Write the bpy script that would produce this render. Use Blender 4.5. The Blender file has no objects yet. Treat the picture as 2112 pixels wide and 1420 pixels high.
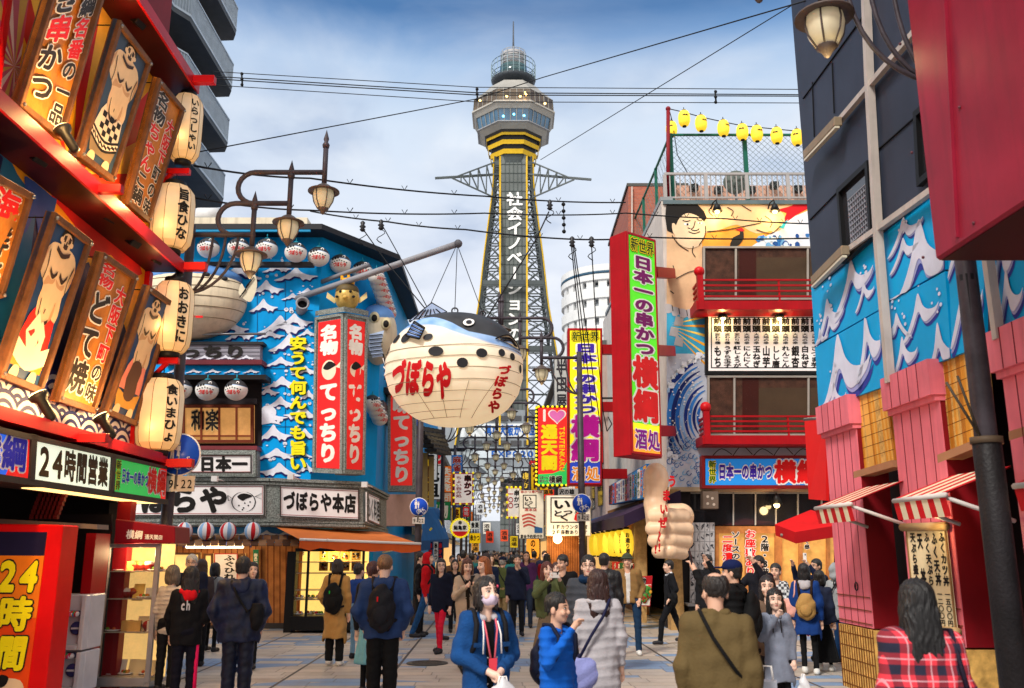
import bpy,bmesh,math,random
import numpy as np
from mathutils import Vector as V,Matrix
from mathutils.geometry import tessellate_polygon
random.seed(7)
S=bpy.context.scene
COL=S.collection
R=math.radians
# ---------------------------------------------------------------- camera, sky, sun, exposure
CAMH,TH,FP,CX,CY=1.75,math.atan(425/1850),1850.0,1056.0,710.0
CT,ST=math.cos(TH),math.sin(TH)
K=-0.0216                                    # the street runs along (K, 1)
cam_d=bpy.data.cameras.new("camera");cam=bpy.data.objects.new("camera",cam_d);COL.objects.link(cam)
cam.location=(0,0,CAMH);cam.rotation_euler=(R(90)+TH,0,0)
cam_d.sensor_width=36;cam_d.lens=36*FP/2112;cam_d.clip_end=6000;cam_d.clip_start=.05
cam_d.dof.use_dof=True;cam_d.dof.focus_distance=17;cam_d.dof.aperture_fstop=2.6
S.camera=cam
W=bpy.data.worlds.new("World");S.world=W;W.use_nodes=True
nt=W.node_tree;nt.nodes.clear()
def N(t,**kw):
    n=nt.nodes.new(t)
    for k,v in kw.items():setattr(n,k,v)
    return n
def L(a,b):nt.links.new(a,b)
def Mth(op,a,b=None,c=None):
    n=N('ShaderNodeMath',operation=op)
    for i,x in enumerate((a,b,c)):
        if x is None:continue
        if isinstance(x,(int,float)):n.inputs[i].default_value=x
        else:L(x,n.inputs[i])
    return n.outputs[0]
def Ramp(fac,stops,interp='LINEAR'):
    n=N('ShaderNodeValToRGB');cr=n.color_ramp;cr.interpolation=interp
    while len(cr.elements) < len(stops):cr.elements.new(.5)
    for e,(p,c) in zip(cr.elements,stops):
        e.position=p;e.color=(*c,1) if len(c) == 3 else c
    if isinstance(fac,(int,float)):n.inputs[0].default_value=fac
    else:L(fac,n.inputs[0])
    return n.outputs[0]
def Mix(f,a,b,mode='MIX'):
    n=N('ShaderNodeMix',data_type='RGBA',blend_type=mode)
    for i,x in ((0,f),(6,a),(7,b)):
        if isinstance(x,(int,float)):n.inputs[i].default_value=x
        elif isinstance(x,tuple):n.inputs[i].default_value=(*x,1)
        else:L(x,n.inputs[i])
    return n.outputs[2]
SUN_EL,SUN_AZ=44,213                        # sun behind the camera, to its left, veiled by cloud
tc=N('ShaderNodeTexCoord');sep=N('ShaderNodeSeparateXYZ');L(tc.outputs['Generated'],sep.inputs[0])
sky=N('ShaderNodeTexSky',sky_type='NISHITA',sun_disc=False,sun_elevation=R(SUN_EL),sun_rotation=R(SUN_AZ))
zc=Mth('MAXIMUM',sep.outputs[2],0.0)
grad=Ramp(zc,[(0,(.84,.86,.92)),(.29,(.77,.81,.90)),(.445,(.65,.75,.88)),(.50,(.40,.55,.77)),(.525,(.17,.32,.58)),(.548,(.07,.185,.41)),(.75,(.3,.42,.6)),(1,(1.2,1.2,1.2))])
# cloud layer: project the direction on a plane overhead so that banks flatten towards the horizon
dv=Mth('ADD',zc,.22)
cmb=N('ShaderNodeCombineXYZ');L(Mth('DIVIDE',sep.outputs[0],dv),cmb.inputs[0]);L(Mth('DIVIDE',sep.outputs[1],dv),cmb.inputs[1])
nz=N('ShaderNodeTexNoise');nz.inputs['Scale'].default_value=2.3;nz.inputs['Detail'].default_value=7;nz.inputs['Roughness'].default_value=.55;nz.inputs['Distortion'].default_value=.6
L(cmb.outputs[0],nz.inputs['Vector'])
cl=Ramp(nz.outputs['Fac'],[(.42,(0,0,0)),(.60,(1,1,1))])
nz2=N('ShaderNodeTexNoise');nz2.inputs['Scale'].default_value=3.4;nz2.inputs['Detail'].default_value=6;L(cmb.outputs[0],nz2.inputs['Vector'])
ccol=Ramp(nz2.outputs['Fac'],[(.38,(.40,.49,.66)),(.60,(.90,.92,.95))])
low=Ramp(zc,[(0,(.4,)*3),(.25,(.6,)*3),(.46,(.6,)*3),(.545,(.16,)*3),(.85,(.6,)*3)])
mul=N('ShaderNodeMath',operation='MULTIPLY');L(cl,mul.inputs[0]);L(low,mul.inputs[1])
front=Mix(mul.outputs[0],grad,ccol)
back=Ramp(Mth('ADD',Mth('MULTIPLY',sep.outputs[1],-.5),.5),[(.42,(0,0,0)),(.8,(1,1,1))])
skyc=Mix(back,front,(1.35,1.3,1.25))       # thin overcast overhead and behind the camera, brightened out of view to light facades
bgA=N('ShaderNodeBackground');L(skyc,bgA.inputs[0]);bgA.inputs[1].default_value=.70
bgB=N('ShaderNodeBackground');L(sky.outputs[0],bgB.inputs[0]);bgB.inputs[1].default_value=.006
ad=N('ShaderNodeAddShader');L(bgA.outputs[0],ad.inputs[0]);L(bgB.outputs[0],ad.inputs[1])
wo=N('ShaderNodeOutputWorld');L(ad.outputs[0],wo.inputs[0])
sl=bpy.data.lights.new("sun",'SUN');sl.energy=2.3;sl.angle=R(12);sl.color=(1,.95,.87)
so=bpy.data.objects.new("sun",sl);COL.objects.link(so)
so.rotation_euler=(R(90-SUN_EL),0,R(180-SUN_AZ)+R(0))
vs=S.view_settings;S.display_settings.display_device='sRGB'
vs.view_transform='Standard';vs.look='None';vs.exposure=0.6;vs.gamma=1
S.cycles.max_bounces=6;S.cycles.diffuse_bounces=3;S.cycles.glossy_bounces=3;S.cycles.transparent_max_bounces=12
S.cycles.sample_clamp_indirect=4;S.cycles.caustics_reflective=False;S.cycles.caustics_refractive=False

# ---------------------------------------------------------------- helpers
def ray(px,py):
    xc,yc=(px-CX)/FP,(CY-py)/FP
    return V((xc,CT-yc*ST,ST+yc*CT))
def P(px,py,Y):
    d=ray(px,py);t=Y/d.y
    return V((d.x*t,Y,CAMH+d.z*t))
def G(px,py):
    d=ray(px,py);t=-CAMH/d.z
    return V((d.x*t,d.y*t,0))
def PX(px,py,X0):                              # on the street-parallel wall X = X0 + K*Y
    d=ray(px,py);t=X0/(d.x-K*d.y)
    return V((d.x*t,d.y*t,CAMH+d.z*t))
def M(name,col,rough=.6,var=.12,scale=2.5,metal=0,emit=0,ecol=None,bump=0,bscale=40,alpha=1,trans=0,spec=.22,sample=None,dirt=0):
    key=name
    m=bpy.data.materials.get(key)
    if m:return m
    m=bpy.data.materials.new(key);m.use_nodes=True
    global nt
    nt=m.node_tree;b=nt.nodes['Principled BSDF']
    b.inputs['Roughness'].default_value=rough;b.inputs['Metallic'].default_value=metal
    b.inputs['Specular IOR Level'].default_value=spec
    if alpha < 1:b.inputs['Alpha'].default_value=alpha
    if trans:b.inputs['Transmission Weight'].default_value=trans
    m.diffuse_color=(*col,1)
    c=None
    if var or dirt:
        t=N('ShaderNodeTexCoord');n=N('ShaderNodeTexNoise');n.inputs['Scale'].default_value=scale;n.inputs['Detail'].default_value=5;n.inputs['Roughness'].default_value=.6
        L(t.outputs['Object'],n.inputs['Vector'])
        lo=tuple(max(0,x*(1-var)) for x in col);hi=tuple(min(1,x*(1+var)) for x in col)
        c=Ramp(n.outputs['Fac'],[(.3,lo),(.7,hi)])
        if dirt:
            mp=N('ShaderNodeMapping');mp.inputs['Scale'].default_value=(9,9,.7);L(t.outputs['Object'],mp.inputs[0])
            n2=N('ShaderNodeTexNoise');n2.inputs['Scale'].default_value=1.2;n2.inputs['Detail'].default_value=8;L(mp.outputs[0],n2.inputs['Vector'])
            c=Mix(Ramp(n2.outputs['Fac'],[(.48,(0,0,0)),(.75,(dirt,)*3)]),c,tuple(x*.4+.008 for x in col))
        L(c,b.inputs['Base Color'])
    else:b.inputs['Base Color'].default_value=(*col,1)
    if emit:
        b.inputs['Emission Strength'].default_value=emit
        if ecol is None and c is not None:L(c,b.inputs['Emission Color'])
        else:b.inputs['Emission Color'].default_value=(*(ecol or col),1)
        if sample is None:sample=emit > .9
        m.cycles.emission_sampling='AUTO' if sample else 'NONE'
    if bump:
        t=N('ShaderNodeTexCoord');n=N('ShaderNodeTexNoise');n.inputs['Scale'].default_value=bscale;n.inputs['Detail'].default_value=3
        L(t.outputs['Object'],n.inputs['Vector']);bp=N('ShaderNodeBump');bp.inputs['Strength'].default_value=bump;bp.inputs['Distance'].default_value=.02
        L(n.outputs['Fac'],bp.inputs['Height']);L(bp.outputs[0],b.inputs['Normal'])
    return m
def srgb(h):
    f=lambda x:(x/12.92 if x <= .04045 else ((x+.055)/1.055)**2.4)
    return tuple(f(int(h[i:i+2],16)/255) for i in (0,2,4))
def C(h,rough=.55,emit=0,**kw):               # material from a hex colour
    return M("paint_%s_%d_%d%s" % (h,int(rough*100),int(emit*100),''.join(sorted('%s%s' % (k,v) for k,v in kw.items()))),srgb(h),rough,emit=emit,**kw)

class Fr:                                        # bilinear board between four corners
    def __init__(s,tl,tr,bl,br):
        s.c=[V(x) for x in (tl,tr,bl,br)]
        s.n=(s.c[1]-s.c[0]).cross(s.c[0]-s.c[2]).normalized()
        if s.n.dot(V((0,0,CAMH))-s.c[0]) < 0:s.n=-s.n   # outward side
        s.w=((s.c[1]-s.c[0]).length+(s.c[3]-s.c[2]).length)/2
        s.h=((s.c[0]-s.c[2]).length+(s.c[1]-s.c[3]).length)/2
    def p(s,a,b,c=0):
        tl,tr,bl,br=s.c
        return (bl*(1-a)+br*a)*(1-b)+(tl*(1-a)+tr*a)*b+s.n*c
def FX(X0,tl,tr,bl,br):return Fr(*[PX(*q,X0) for q in (tl,tr,bl,br)])
def FY(Y,tl,tr,bl,br):return Fr(*[P(*q,Y) for q in (tl,tr,bl,br)])
def FR(Y,x0,y0,x1,y1):return FY(Y,(x0,y0),(x1,y0),(x0,y1),(x1,y1))
def F3(Ya,Yb,tl,tr,bl,br):return Fr(P(*tl,Ya),P(*tr,Yb),P(*bl,Ya),P(*br,Yb))

class MB:
    def __init__(s):s.v=[];s.f=[];s.m=[];s.mats=[];s.sm=[];s.g=[]
    def mi(s,m):
        if m not in s.mats:s.mats.append(m)
        return s.mats.index(m)
    def add(s,vs,fs,m,smooth=False):
        b=len(s.v);s.g.append((b,len(s.f)));s.v.extend([tuple(x) for x in vs]);k=s.mi(m)
        for f in fs:s.f.append([b+i for i in f]);s.m.append(k);s.sm.append(smooth)
        return s
    def hexa(s,p,m):                            # 8 corners: 4 bottom ring, 4 top ring
        return s.add(p,[(3,2,1,0),(4,5,6,7),(0,1,5,4),(1,2,6,5),(2,3,7,6),(3,0,4,7)],m)
    def box(s,a,b,m):
        x0,y0,z0=a;x1,y1,z1=b
        return s.hexa([(x0,y0,z0),(x1,y0,z0),(x1,y1,z0),(x0,y1,z0),(x0,y0,z1),(x1,y0,z1),(x1,y1,z1),(x0,y1,z1)],m)
    def cbox(s,c,d,m,rot=None):
        c=V(c);q=[]
        for z in (-1,1):
            for x,y in ((-1,-1),(1,-1),(1,1),(-1,1)):
                o=V((x*d[0]/2,y*d[1]/2,z*d[2]/2))
                if rot:o=rot @ o
                q.append(c+o)
        return s.hexa(q,m)
    def slab(s,fr,m,a0=0,a1=1,b0=0,b1=1,c0=-.06,c1=0):   # board on a frame
        q=[fr.p(a,b,c) for c in (c0,c1) for a,b in ((a0,b0),(a1,b0),(a1,b1),(a0,b1))]
        return s.hexa(q,m)
    def rim(s,fr,m,t=.05,c0=-.06,c1=.03):   # frame border of thickness t metres
        ta,tb=t/fr.w,t/fr.h
        s.slab(fr,m,0,ta,0,1,c0,c1);s.slab(fr,m,1-ta,1,0,1,c0,c1)
        s.slab(fr,m,ta,1-ta,0,tb,c0,c1);return s.slab(fr,m,ta,1-ta,1-tb,1,c0,c1)
    def quad(s,q,m):return s.add(q,[(0,1,2,3)],m)
    def bar(s,a,b,w,h,m,up=(0,0,1)):
        a,b=V(a),V(b);d=(b-a).normalized();u=d.cross(V(up))
        if u.length < 1e-4:u=d.cross(V((1,0,0)))
        u.normalize();v=u.cross(d)
        q=[p+u*(x*w/2)+v*(y*h/2) for p in (a,b) for x,y in ((-1,-1),(1,-1),(1,1),(-1,1))]
        return s.hexa(q,m)
    def tube(s,pts,r,m,n=8,cap=True):
        pts=[V(p) for p in pts];rs=r if isinstance(r,(list,tuple)) else [r]*len(pts)
        d0=(pts[1]-pts[0]).normalized();u=d0.orthogonal().normalized();vs=[];fs=[]
        for i,p in enumerate(pts):
            d=(pts[min(i+1,len(pts)-1)]-pts[max(i-1,0)]).normalized()
            u=(u-d*u.dot(d)).normalized();w=d.cross(u)
            vs += [p+(u*math.cos(k*2*math.pi/n)+w*math.sin(k*2*math.pi/n))*rs[i] for k in range(n)]
        for i in range(len(pts)-1):
            for k in range(n):fs.append((i*n+k,i*n+(k+1) % n,(i+1)*n+(k+1) % n,(i+1)*n+k))
        if cap:fs += [tuple(range(n-1,-1,-1)),tuple(range((len(pts)-1)*n,len(pts)*n))]
        return s.add(vs,fs,m,True)
    def lathe(s,prof,o,m,n=20,ax=None,smooth=True,ph=0,cap=True):  # prof: (radius, z)
        o=V(o);vs=[];fs=[]
        for r,z in prof:
            for k in range(n):
                a=ph+k*2*math.pi/n;q=V((r*math.cos(a),r*math.sin(a),z))
                vs.append(o+(ax @ q if ax else q))
        for i in range(len(prof)-1):
            for k in range(n):fs.append((i*n+k,i*n+(k+1) % n,(i+1)*n+(k+1) % n,(i+1)*n+k))
        if cap:fs += [tuple(range(n-1,-1,-1)),tuple(range((len(prof)-1)*n,len(prof)*n))]
        return s.add(vs,fs,m,smooth)
    def ball(s,c,r,m,n=12,rot=None):
        r=(r,)*3 if isinstance(r,(int,float)) else r;c=V(c);vs=[];fs=[];k=max(5,n*2//3)
        for i in range(k+1):
            t=math.pi*i/k
            for j in range(n):
                a=2*math.pi*j/n;q=V((r[0]*math.sin(t)*math.cos(a),r[1]*math.sin(t)*math.sin(a),-r[2]*math.cos(t)))
                vs.append(c+(rot @ q if rot else q))
        for i in range(k):
            for j in range(n):fs.append((i*n+j,i*n+(j+1) % n,(i+1)*n+(j+1) % n,(i+1)*n+j))
        return s.add(vs,fs,m,True)
    def poly(s,pts3,m,pts2=None):
        pts3=[V(p) for p in pts3]
        tri=tessellate_polygon([[V((*p,0)) for p in pts2] if pts2 else pts3])
        return s.add(pts3,[tuple(t) for t in tri],m)
    def shape(s,mp,pts,m,c=.004,smooth=3):   # flat painted shape, mp(a,b,c) places it
        q=cat(pts,smooth) if smooth else pts
        return s.poly([mp(a,b,c) for a,b in q],m,q)
    def stroke(s,mp,pts,w,m,c=.006,asp=1,smooth=4,taper=False):   # painted line of width w (in a units)
        q=cat(pts,smooth,False) if smooth else pts;vs=[]
        for i,p in enumerate(q):
            a=V(q[max(i-1,0)]);b=V(q[min(i+1,len(q)-1)]);d=V(((b-a).x,(b-a).y*asp));d=d.normalized() if d.length else V((1,0))
            k=w*(math.sin(math.pi*(i+.35)/(len(q)-.3))**.7 if taper else 1)/2
            for g in (1,-1):vs.append(mp(p[0]-d.y*k*g,p[1]+d.x*k*g/asp,c))
        return s.add(vs,[(2*i,2*i+1,2*i+3,2*i+2) for i in range(len(q)-1)],m)
    def build(s,name,parent=None,bevel=0):
        me=bpy.data.meshes.new(name);me.from_pydata(s.v,[],s.f)
        for m in s.mats:me.materials.append(m)
        me.polygons.foreach_set('material_index',s.m);me.polygons.foreach_set('use_smooth',s.sm);me.update()
        return link(name,me,parent,bevel)
def parts(mb,name,parent=None,per=1,bevel=0):     # every piece that was added becomes a part of its own
    g=mb.g[::per]+[(len(mb.v),len(mb.f))];out=[]
    for (v0,f0),(v1,f1) in zip(g[:-1],g[1:]):
        q=MB();q.mats=mb.mats;q.v=mb.v[v0:v1];q.f=[[i-v0 for i in f] for f in mb.f[f0:f1]];q.m=mb.m[f0:f1];q.sm=mb.sm[f0:f1];out.append(q.build(name,parent,bevel))
    return out
def link(name,me,parent=None,bevel=0):
    o=bpy.data.objects.new(name,me);COL.objects.link(o)
    if parent:
        o.parent=parent
        if not parent.parent:o.matrix_parent_inverse=Matrix.Translation(-parent.location)
    if bevel:
        b=o.modifiers.new('bevel','BEVEL');b.width=bevel;b.segments=1;b.limit_method='ANGLE';b.harden_normals=False
    return o
def cat(pts,n=3,closed=True):                  # Catmull-Rom through 2-D points
    k=len(pts);out=[]
    for i in range(k if closed else k-1):
        g=(lambda j:pts[j % k]) if closed else (lambda j:pts[min(max(j,0),k-1)])
        p0,p1,p2,p3=g(i-1),g(i),g(i+1),g(i+2)
        for j in range(n):
            t=j/n
            out.append(tuple(.5*(2*p1[d]+(p2[d]-p0[d])*t+(2*p0[d]-5*p1[d]+4*p2[d]-p3[d])*t*t+(3*p1[d]-p0[d]-3*p2[d]+p3[d])*t**3) for d in (0,1)))
    if not closed:out.append(tuple(pts[-1][:2]))
    return out
def tag(o,label,cat_,group=None):
    o['label']=label;o['category']=cat_
    if group:o['group']=group
    return o
def struct(o,kind='structure'):o['kind']=kind;return o
def thing(name,label,cat_,loc=(0,0,0),group=None):
    o=bpy.data.objects.new(name,None);COL.objects.link(o);o.location=loc;o.empty_display_size=.2
    return tag(o,label,cat_,group)
def dup(root,loc,rz=0,label=None,group=None,sc=None):
    def cp(o,par):
        c=o.copy();COL.objects.link(c)
        if par:c.parent=par;c.matrix_parent_inverse=o.matrix_parent_inverse.copy()
        for ch in KIDS(o):cp(ch,c)
        return c
    r=cp(root,None);r.location=loc;r.rotation_euler=(0,0,rz)
    if sc:r.scale=(sc,sc,sc)
    if label:r['label']=label
    if group:r['group']=group
    return r
def KIDS(o):return [c for c in list(COL.objects) if c.parent == o]
# ---- lettering: glyph outlines cached as flat meshes, laid on any map (a, b, c) -> point
GL={}
def glyph(ch,ext=0):
    k=(ch,ext)
    if k in GL:return GL[k]
    c=bpy.data.curves.new('glyph','FONT');c.body=ch;c.size=1;c.resolution_u=3;c.extrude=ext;c.fill_mode='BOTH' if ext else 'FRONT'
    o=bpy.data.objects.new('glyph',c);COL.objects.link(o)
    me=bpy.data.meshes.new_from_object(o.evaluated_get(bpy.context.evaluated_depsgraph_get()))
    vs=[v.co.copy() for v in me.vertices];fs=[tuple(p.vertices) for p in me.polygons]
    bpy.data.objects.remove(o);bpy.data.curves.remove(c);bpy.data.meshes.remove(me)
    xs=[v.x for v in vs] or [0,.5]
    GL[k]=(vs,fs,min(xs),max(xs));return GL[k]
def letters(mb,mp,body,box,layers,vertical=False,c=.006,ext=0,italic=0,fit=.96):
    """body laid in box (a0,b0,a1,b1); layers = [(weight in em, material), ...] back to front. Weight is built from copies of
    the glyph shifted round a small circle, each a hair above the last."""
    a0,b0,a1,b1=box;n=len(body)
    for li,(off,m) in enumerate(layers):
        k=1 if off < .012 else 5 if off < .05 else 8 if off < .09 else 10
        for i,ch in enumerate(body):
            if ch == ' ':continue
            vs,fs,gx0,gx1=glyph(ch,ext);lat=ord(ch) < 128
            if vertical:ch_h=(b1-b0)/n;cb=b1-(i+1)*ch_h;ca,cw=a0,a1-a0
            else:cw=(a1-a0)/n;ca=a0+i*cw;ch_h=b1-b0;cb=b0
            rt=ch in 'ー〜' and vertical
            for j in range(k):
                ox,oy=(0,0) if k == 1 else (off*.8*math.cos(2*math.pi*j/k),off*.8*math.sin(2*math.pi*j/k));pts=[]
                cc=c+.005*li+.00035*j
                for v in vs:
                    if rt:x,y=1-(v.y+.12),v.x
                    elif lat:x,y=.5+(v.x-(gx0+gx1)/2)/max(.62,(gx1-gx0)*1.12),(v.y+.06)/.86
                    else:x,y=v.x,v.y+.12
                    x=.5+(x-.5)*fit+ox;y=.5+(y-.5)*fit+oy
                    if italic:x += italic*(y-.5)
                    pts.append(mp(ca+x*cw,cb+y*ch_h,cc+v.z))
                mb.add(pts,fs,m)
    return mb
def lamp(name,kind,loc,e,col,parent=None,size=.1,**kw):
    l=bpy.data.lights.new(name,kind);l.energy=e;l.color=col
    if kind == 'POINT' or kind == 'SPOT':l.shadow_soft_size=size
    for k,v in kw.items():setattr(l,k,v)
    o=bpy.data.objects.new(name,l);COL.objects.link(o);o.location=loc
    if parent:o.parent=parent;o.matrix_parent_inverse=Matrix.Translation(-parent.location)
    return o
def aim(o,d):o.rotation_euler=V(d).to_track_quat('-Z','Y').to_euler();return o
def arc(c,r,a0,a1,n=10,u=V((1,0,0)),v=V((0,0,1))):
    return [V(c)+u*(r*math.cos(R(a0+(a1-a0)*i/n)))+v*(r*math.sin(R(a0+(a1-a0)*i/n))) for i in range(n+1)]
# ---------------------------------------------------------------- smooth solids: distance field -> surface net (one continuous skin)
def sdf_eval(prims,X,Y,Z,k):
    d=None
    for p in prims:
        t=p[0]
        if t == 'c':
            a,b,ra,rb=p[1:5];ax,ay,az=a;bx,by,bz=(b[i]-a[i] for i in range(3));L2=bx*bx+by*by+bz*bz+1e-9
            h=np.clip(((X-ax)*bx+(Y-ay)*by+(Z-az)*bz)/L2,0,1);fl=p[5] if len(p) > 5 else 1
            q=np.sqrt((X-ax-bx*h)**2+((Y-ay-by*h)/fl)**2+(Z-az-bz*h)**2)-(ra+(rb-ra)*h)
        else:
            c,r=p[1],p[2];x,y,z=X-c[0],Y-c[1],Z-c[2]
            if len(p) > 3 and p[3] is not None:
                m=p[3];x,y,z=(m[0][0]*x+m[1][0]*y+m[2][0]*z,m[0][1]*x+m[1][1]*y+m[2][1]*z,m[0][2]*x+m[1][2]*y+m[2][2]*z)
            n=np.sqrt((x/r[0])**2+(y/r[1])**2+(z/r[2])**2);q=(n-1)*min(r)
        if d is None:d=q
        else:
            h=np.clip(.5+.5*(d-q)/k,0,1);d=d*(1-h)+q*h-k*h*(1-h)
    return d
def bounds(prims,pad):
    lo=np.full(3,9e9);hi=-lo
    for p in prims:
        if p[0] == 'c':
            r=max(p[3],p[4])
            for q in (p[1],p[2]):lo=np.minimum(lo,np.array(q)-r);hi=np.maximum(hi,np.array(q)+r)
        else:
            r=max(p[2]) if len(p) > 3 else np.array(p[2]);lo=np.minimum(lo,np.array(p[1])-r);hi=np.maximum(hi,np.array(p[1])+r)
    return lo-pad,hi+pad
def solid(prims,h=.015,k=.03,cuts=(),disp=None,clip=None):
    lo,hi=bounds(prims,h*2+.01)
    if clip:lo=np.maximum(lo,clip[0]);hi=np.minimum(hi,clip[1])
    n=[max(4,int((hi[i]-lo[i])/h)+2) for i in range(3)]
    ax=[lo[i]+h*np.arange(n[i]) for i in range(3)]
    X,Y,Z=np.meshgrid(*[a.astype(np.float32) for a in ax],indexing='ij',sparse=True)
    d=sdf_eval(prims,X,Y,Z,k)
    d=np.broadcast_to(d,n).copy()
    if disp:d += disp(X,Y,Z)
    for c in cuts:d=np.maximum(d,c(X,Y,Z))
    return snet(d,lo,h)
def snet(d,lo,h):
    d[0],d[-1],d[:,0],d[:,-1],d[:,:,0],d[:,:,-1]=(1e-3+abs(q) for q in (d[0],d[-1],d[:,0],d[:,-1],d[:,:,0],d[:,:,-1]))
    ins=d < 0;nx,ny,nz=d.shape
    cs=[(i,j,k) for i in (0,1) for j in (0,1) for k in (0,1)]
    sl=lambda A,c:A[c[0]:nx-1+c[0],c[1]:ny-1+c[1],c[2]:nz-1+c[2]]
    cnt=sum(sl(ins,c).astype(np.int8) for c in cs);act=(cnt > 0) & (cnt < 8)
    idx=np.full(act.shape,-1,np.int64);I=np.argwhere(act);idx[act]=np.arange(len(I))
    vals=[sl(d,c)[act] for c in cs];acc=np.zeros((len(I),3));w=np.zeros(len(I))
    for a in range(8):
        for b in range(a+1,8):
            df=[i for i in range(3) if cs[a][i] != cs[b][i]]
            if len(df) != 1:continue
            va,vb=vals[a],vals[b];x=(va < 0) != (vb < 0);t=np.where(x,va/(va-vb+1e-12),0)
            for i in range(3):acc[:,i] += np.where(x,cs[a][i]+(t if i == df[0] else 0),0)
            w += x
    vs=lo+(I+acc/w[:,None])*h;fs=[]
    for ax in range(3):
        u,v=[(1,2),(2,0),(0,1)][ax]
        A=ins[tuple(slice(0,-1) if i == ax else slice(1,-1) for i in range(3))];B=ins[tuple(slice(1,None) if i == ax else slice(1,-1) for i in range(3))]
        E=np.argwhere(A != B)
        if not len(E):continue
        flip=A[A != B];base=E.copy()
        for i in range(3):
            if i != ax:base[:,i] += 1
        def g(du,dv):
            q=base.copy();q[:,u] -= du;q[:,v] -= dv;return idx[q[:,0],q[:,1],q[:,2]]
        Q=np.stack([g(1,1),g(0,1),g(0,0),g(1,0)],1)
        Q[~flip]=Q[~flip][:,::-1];fs.append(Q)
    return vs,(np.concatenate(fs) if fs else np.zeros((0,4),int))
def solid_obj(name,sd,mat,parent,loc=None,rz=0):
    vs,fs=sd;me=bpy.data.meshes.new(name)
    me.vertices.add(len(vs));me.vertices.foreach_set('co',vs.astype(np.float32).ravel())
    me.loops.add(len(fs)*4);me.polygons.add(len(fs))
    me.loops.foreach_set('vertex_index',fs.astype(np.int32).ravel());me.polygons.foreach_set('loop_start',np.arange(0,len(fs)*4,4,dtype=np.int32));me.polygons.foreach_set('loop_total',np.full(len(fs),4,np.int32))
    me.polygons.foreach_set('use_smooth',np.ones(len(fs),bool))
    for m in (mat if isinstance(mat,(list,tuple)) else [mat]):me.materials.append(m)
    me.update(calc_edges=True);me.validate()
    o=bpy.data.objects.new(name,me);COL.objects.link(o);o.parent=parent;return o
# ---------------------------------------------------------------- people
SKIN=[M('skin_%d' % i,c,.5,.06,9,spec=.35) for i,c in enumerate([(.70,.43,.31),(.62,.36,.25),(.76,.50,.39),(.52,.30,.21)])]
def cloth(h,rough=.85,bump=.25,var=.16,sc=5):return M('cloth_'+h,srgb(h),rough,var,sc,bump=bump,bscale=55,spec=.2)
def hairm(h):
    key='hair_'+h;m=bpy.data.materials.get(key)
    if m:return m
    m=M(key,srgb(h),.42,.3,14,spec=.45);global nt
    nt=m.node_tree;b=nt.nodes['Principled BSDF'];t=N('ShaderNodeTexCoord');mp=N('ShaderNodeMapping');mp.inputs['Scale'].default_value=(120,120,9);L(t.outputs['Object'],mp.inputs[0]);n=N('ShaderNodeTexNoise');n.inputs['Scale'].default_value=1;n.inputs['Detail'].default_value=4;n.inputs['Distortion'].default_value=.5;L(mp.outputs[0],n.inputs['Vector'])
    c=srgb(h);L(Ramp(n.outputs['Fac'],[(.3,tuple(x*.45 for x in c)),(.72,tuple(min(1,x*1.9+.012) for x in c))]),b.inputs['Base Color']);bp=N('ShaderNodeBump');bp.inputs['Strength'].default_value=.9;bp.inputs['Distance'].default_value=.012;L(n.outputs['Fac'],bp.inputs['Height']);L(bp.outputs[0],b.inputs['Normal']);return m
DEN=lambda h:cloth(h,.9,.4,.3,3)
LEATHER=M('black_leather',(.012,.012,.014),.4,.2,9,bump=.3)
RUB=M('shoe_white',(.7,.69,.66),.6);SHOE=M('shoe_dark',(.02,.02,.025),.5)
EYEW=M('eye_white',(.75,.73,.7),.3,0);EYEB=M('eye_dark',(.012,.008,.006),.25,0);LIP=M('lips',(.45,.13,.12),.4,0);BROW=M('eyebrow',(.03,.02,.016),.8,0)
PHONE=M('phone_dark',(.02,.02,.025),.25,0);PHONEW=M('phone_light',(.75,.72,.68),.3,0)
def rotm(v,rz):c,s=math.cos(rz),math.sin(rz);return V((v[0]*c-v[1]*s,v[0]*s+v[1]*c,v[2]))
ARM={  # right-arm style (elbow, wrist) from the shoulder, x outward, -y forward; scaled for 1.7 m
 'down':((.05,.03,-.29),(.055,-.03,-.54)),'pocket':((.085,.07,-.27),(.03,-.06,-.45)),'back':((.05,.12,-.28),(.03,.2,-.50)),
 'fwd':((.05,-.1,-.27),(.03,-.22,-.48)),'front':((.07,.0,-.28),(-.10,-.20,-.38)),'bag':((.05,.02,-.29),(-.04,-.15,-.42)),
 'phone':((.06,-.05,-.27),(-.08,-.28,-.11)),'face':((.08,-.08,-.26),(-.10,-.24,.05)),'photo':((.08,-.20,-.16),(-.06,-.38,.06)),
 'raise':((.10,-.22,-.02),(.02,-.36,.22)),'mouth':((.06,-.06,-.26),(-.14,-.2,.03)),'strap':((.08,.0,-.27),(-.02,-.17,-.10)),'swing':((.06,-.12,-.27),(.05,-.30,-.42))}
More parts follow.
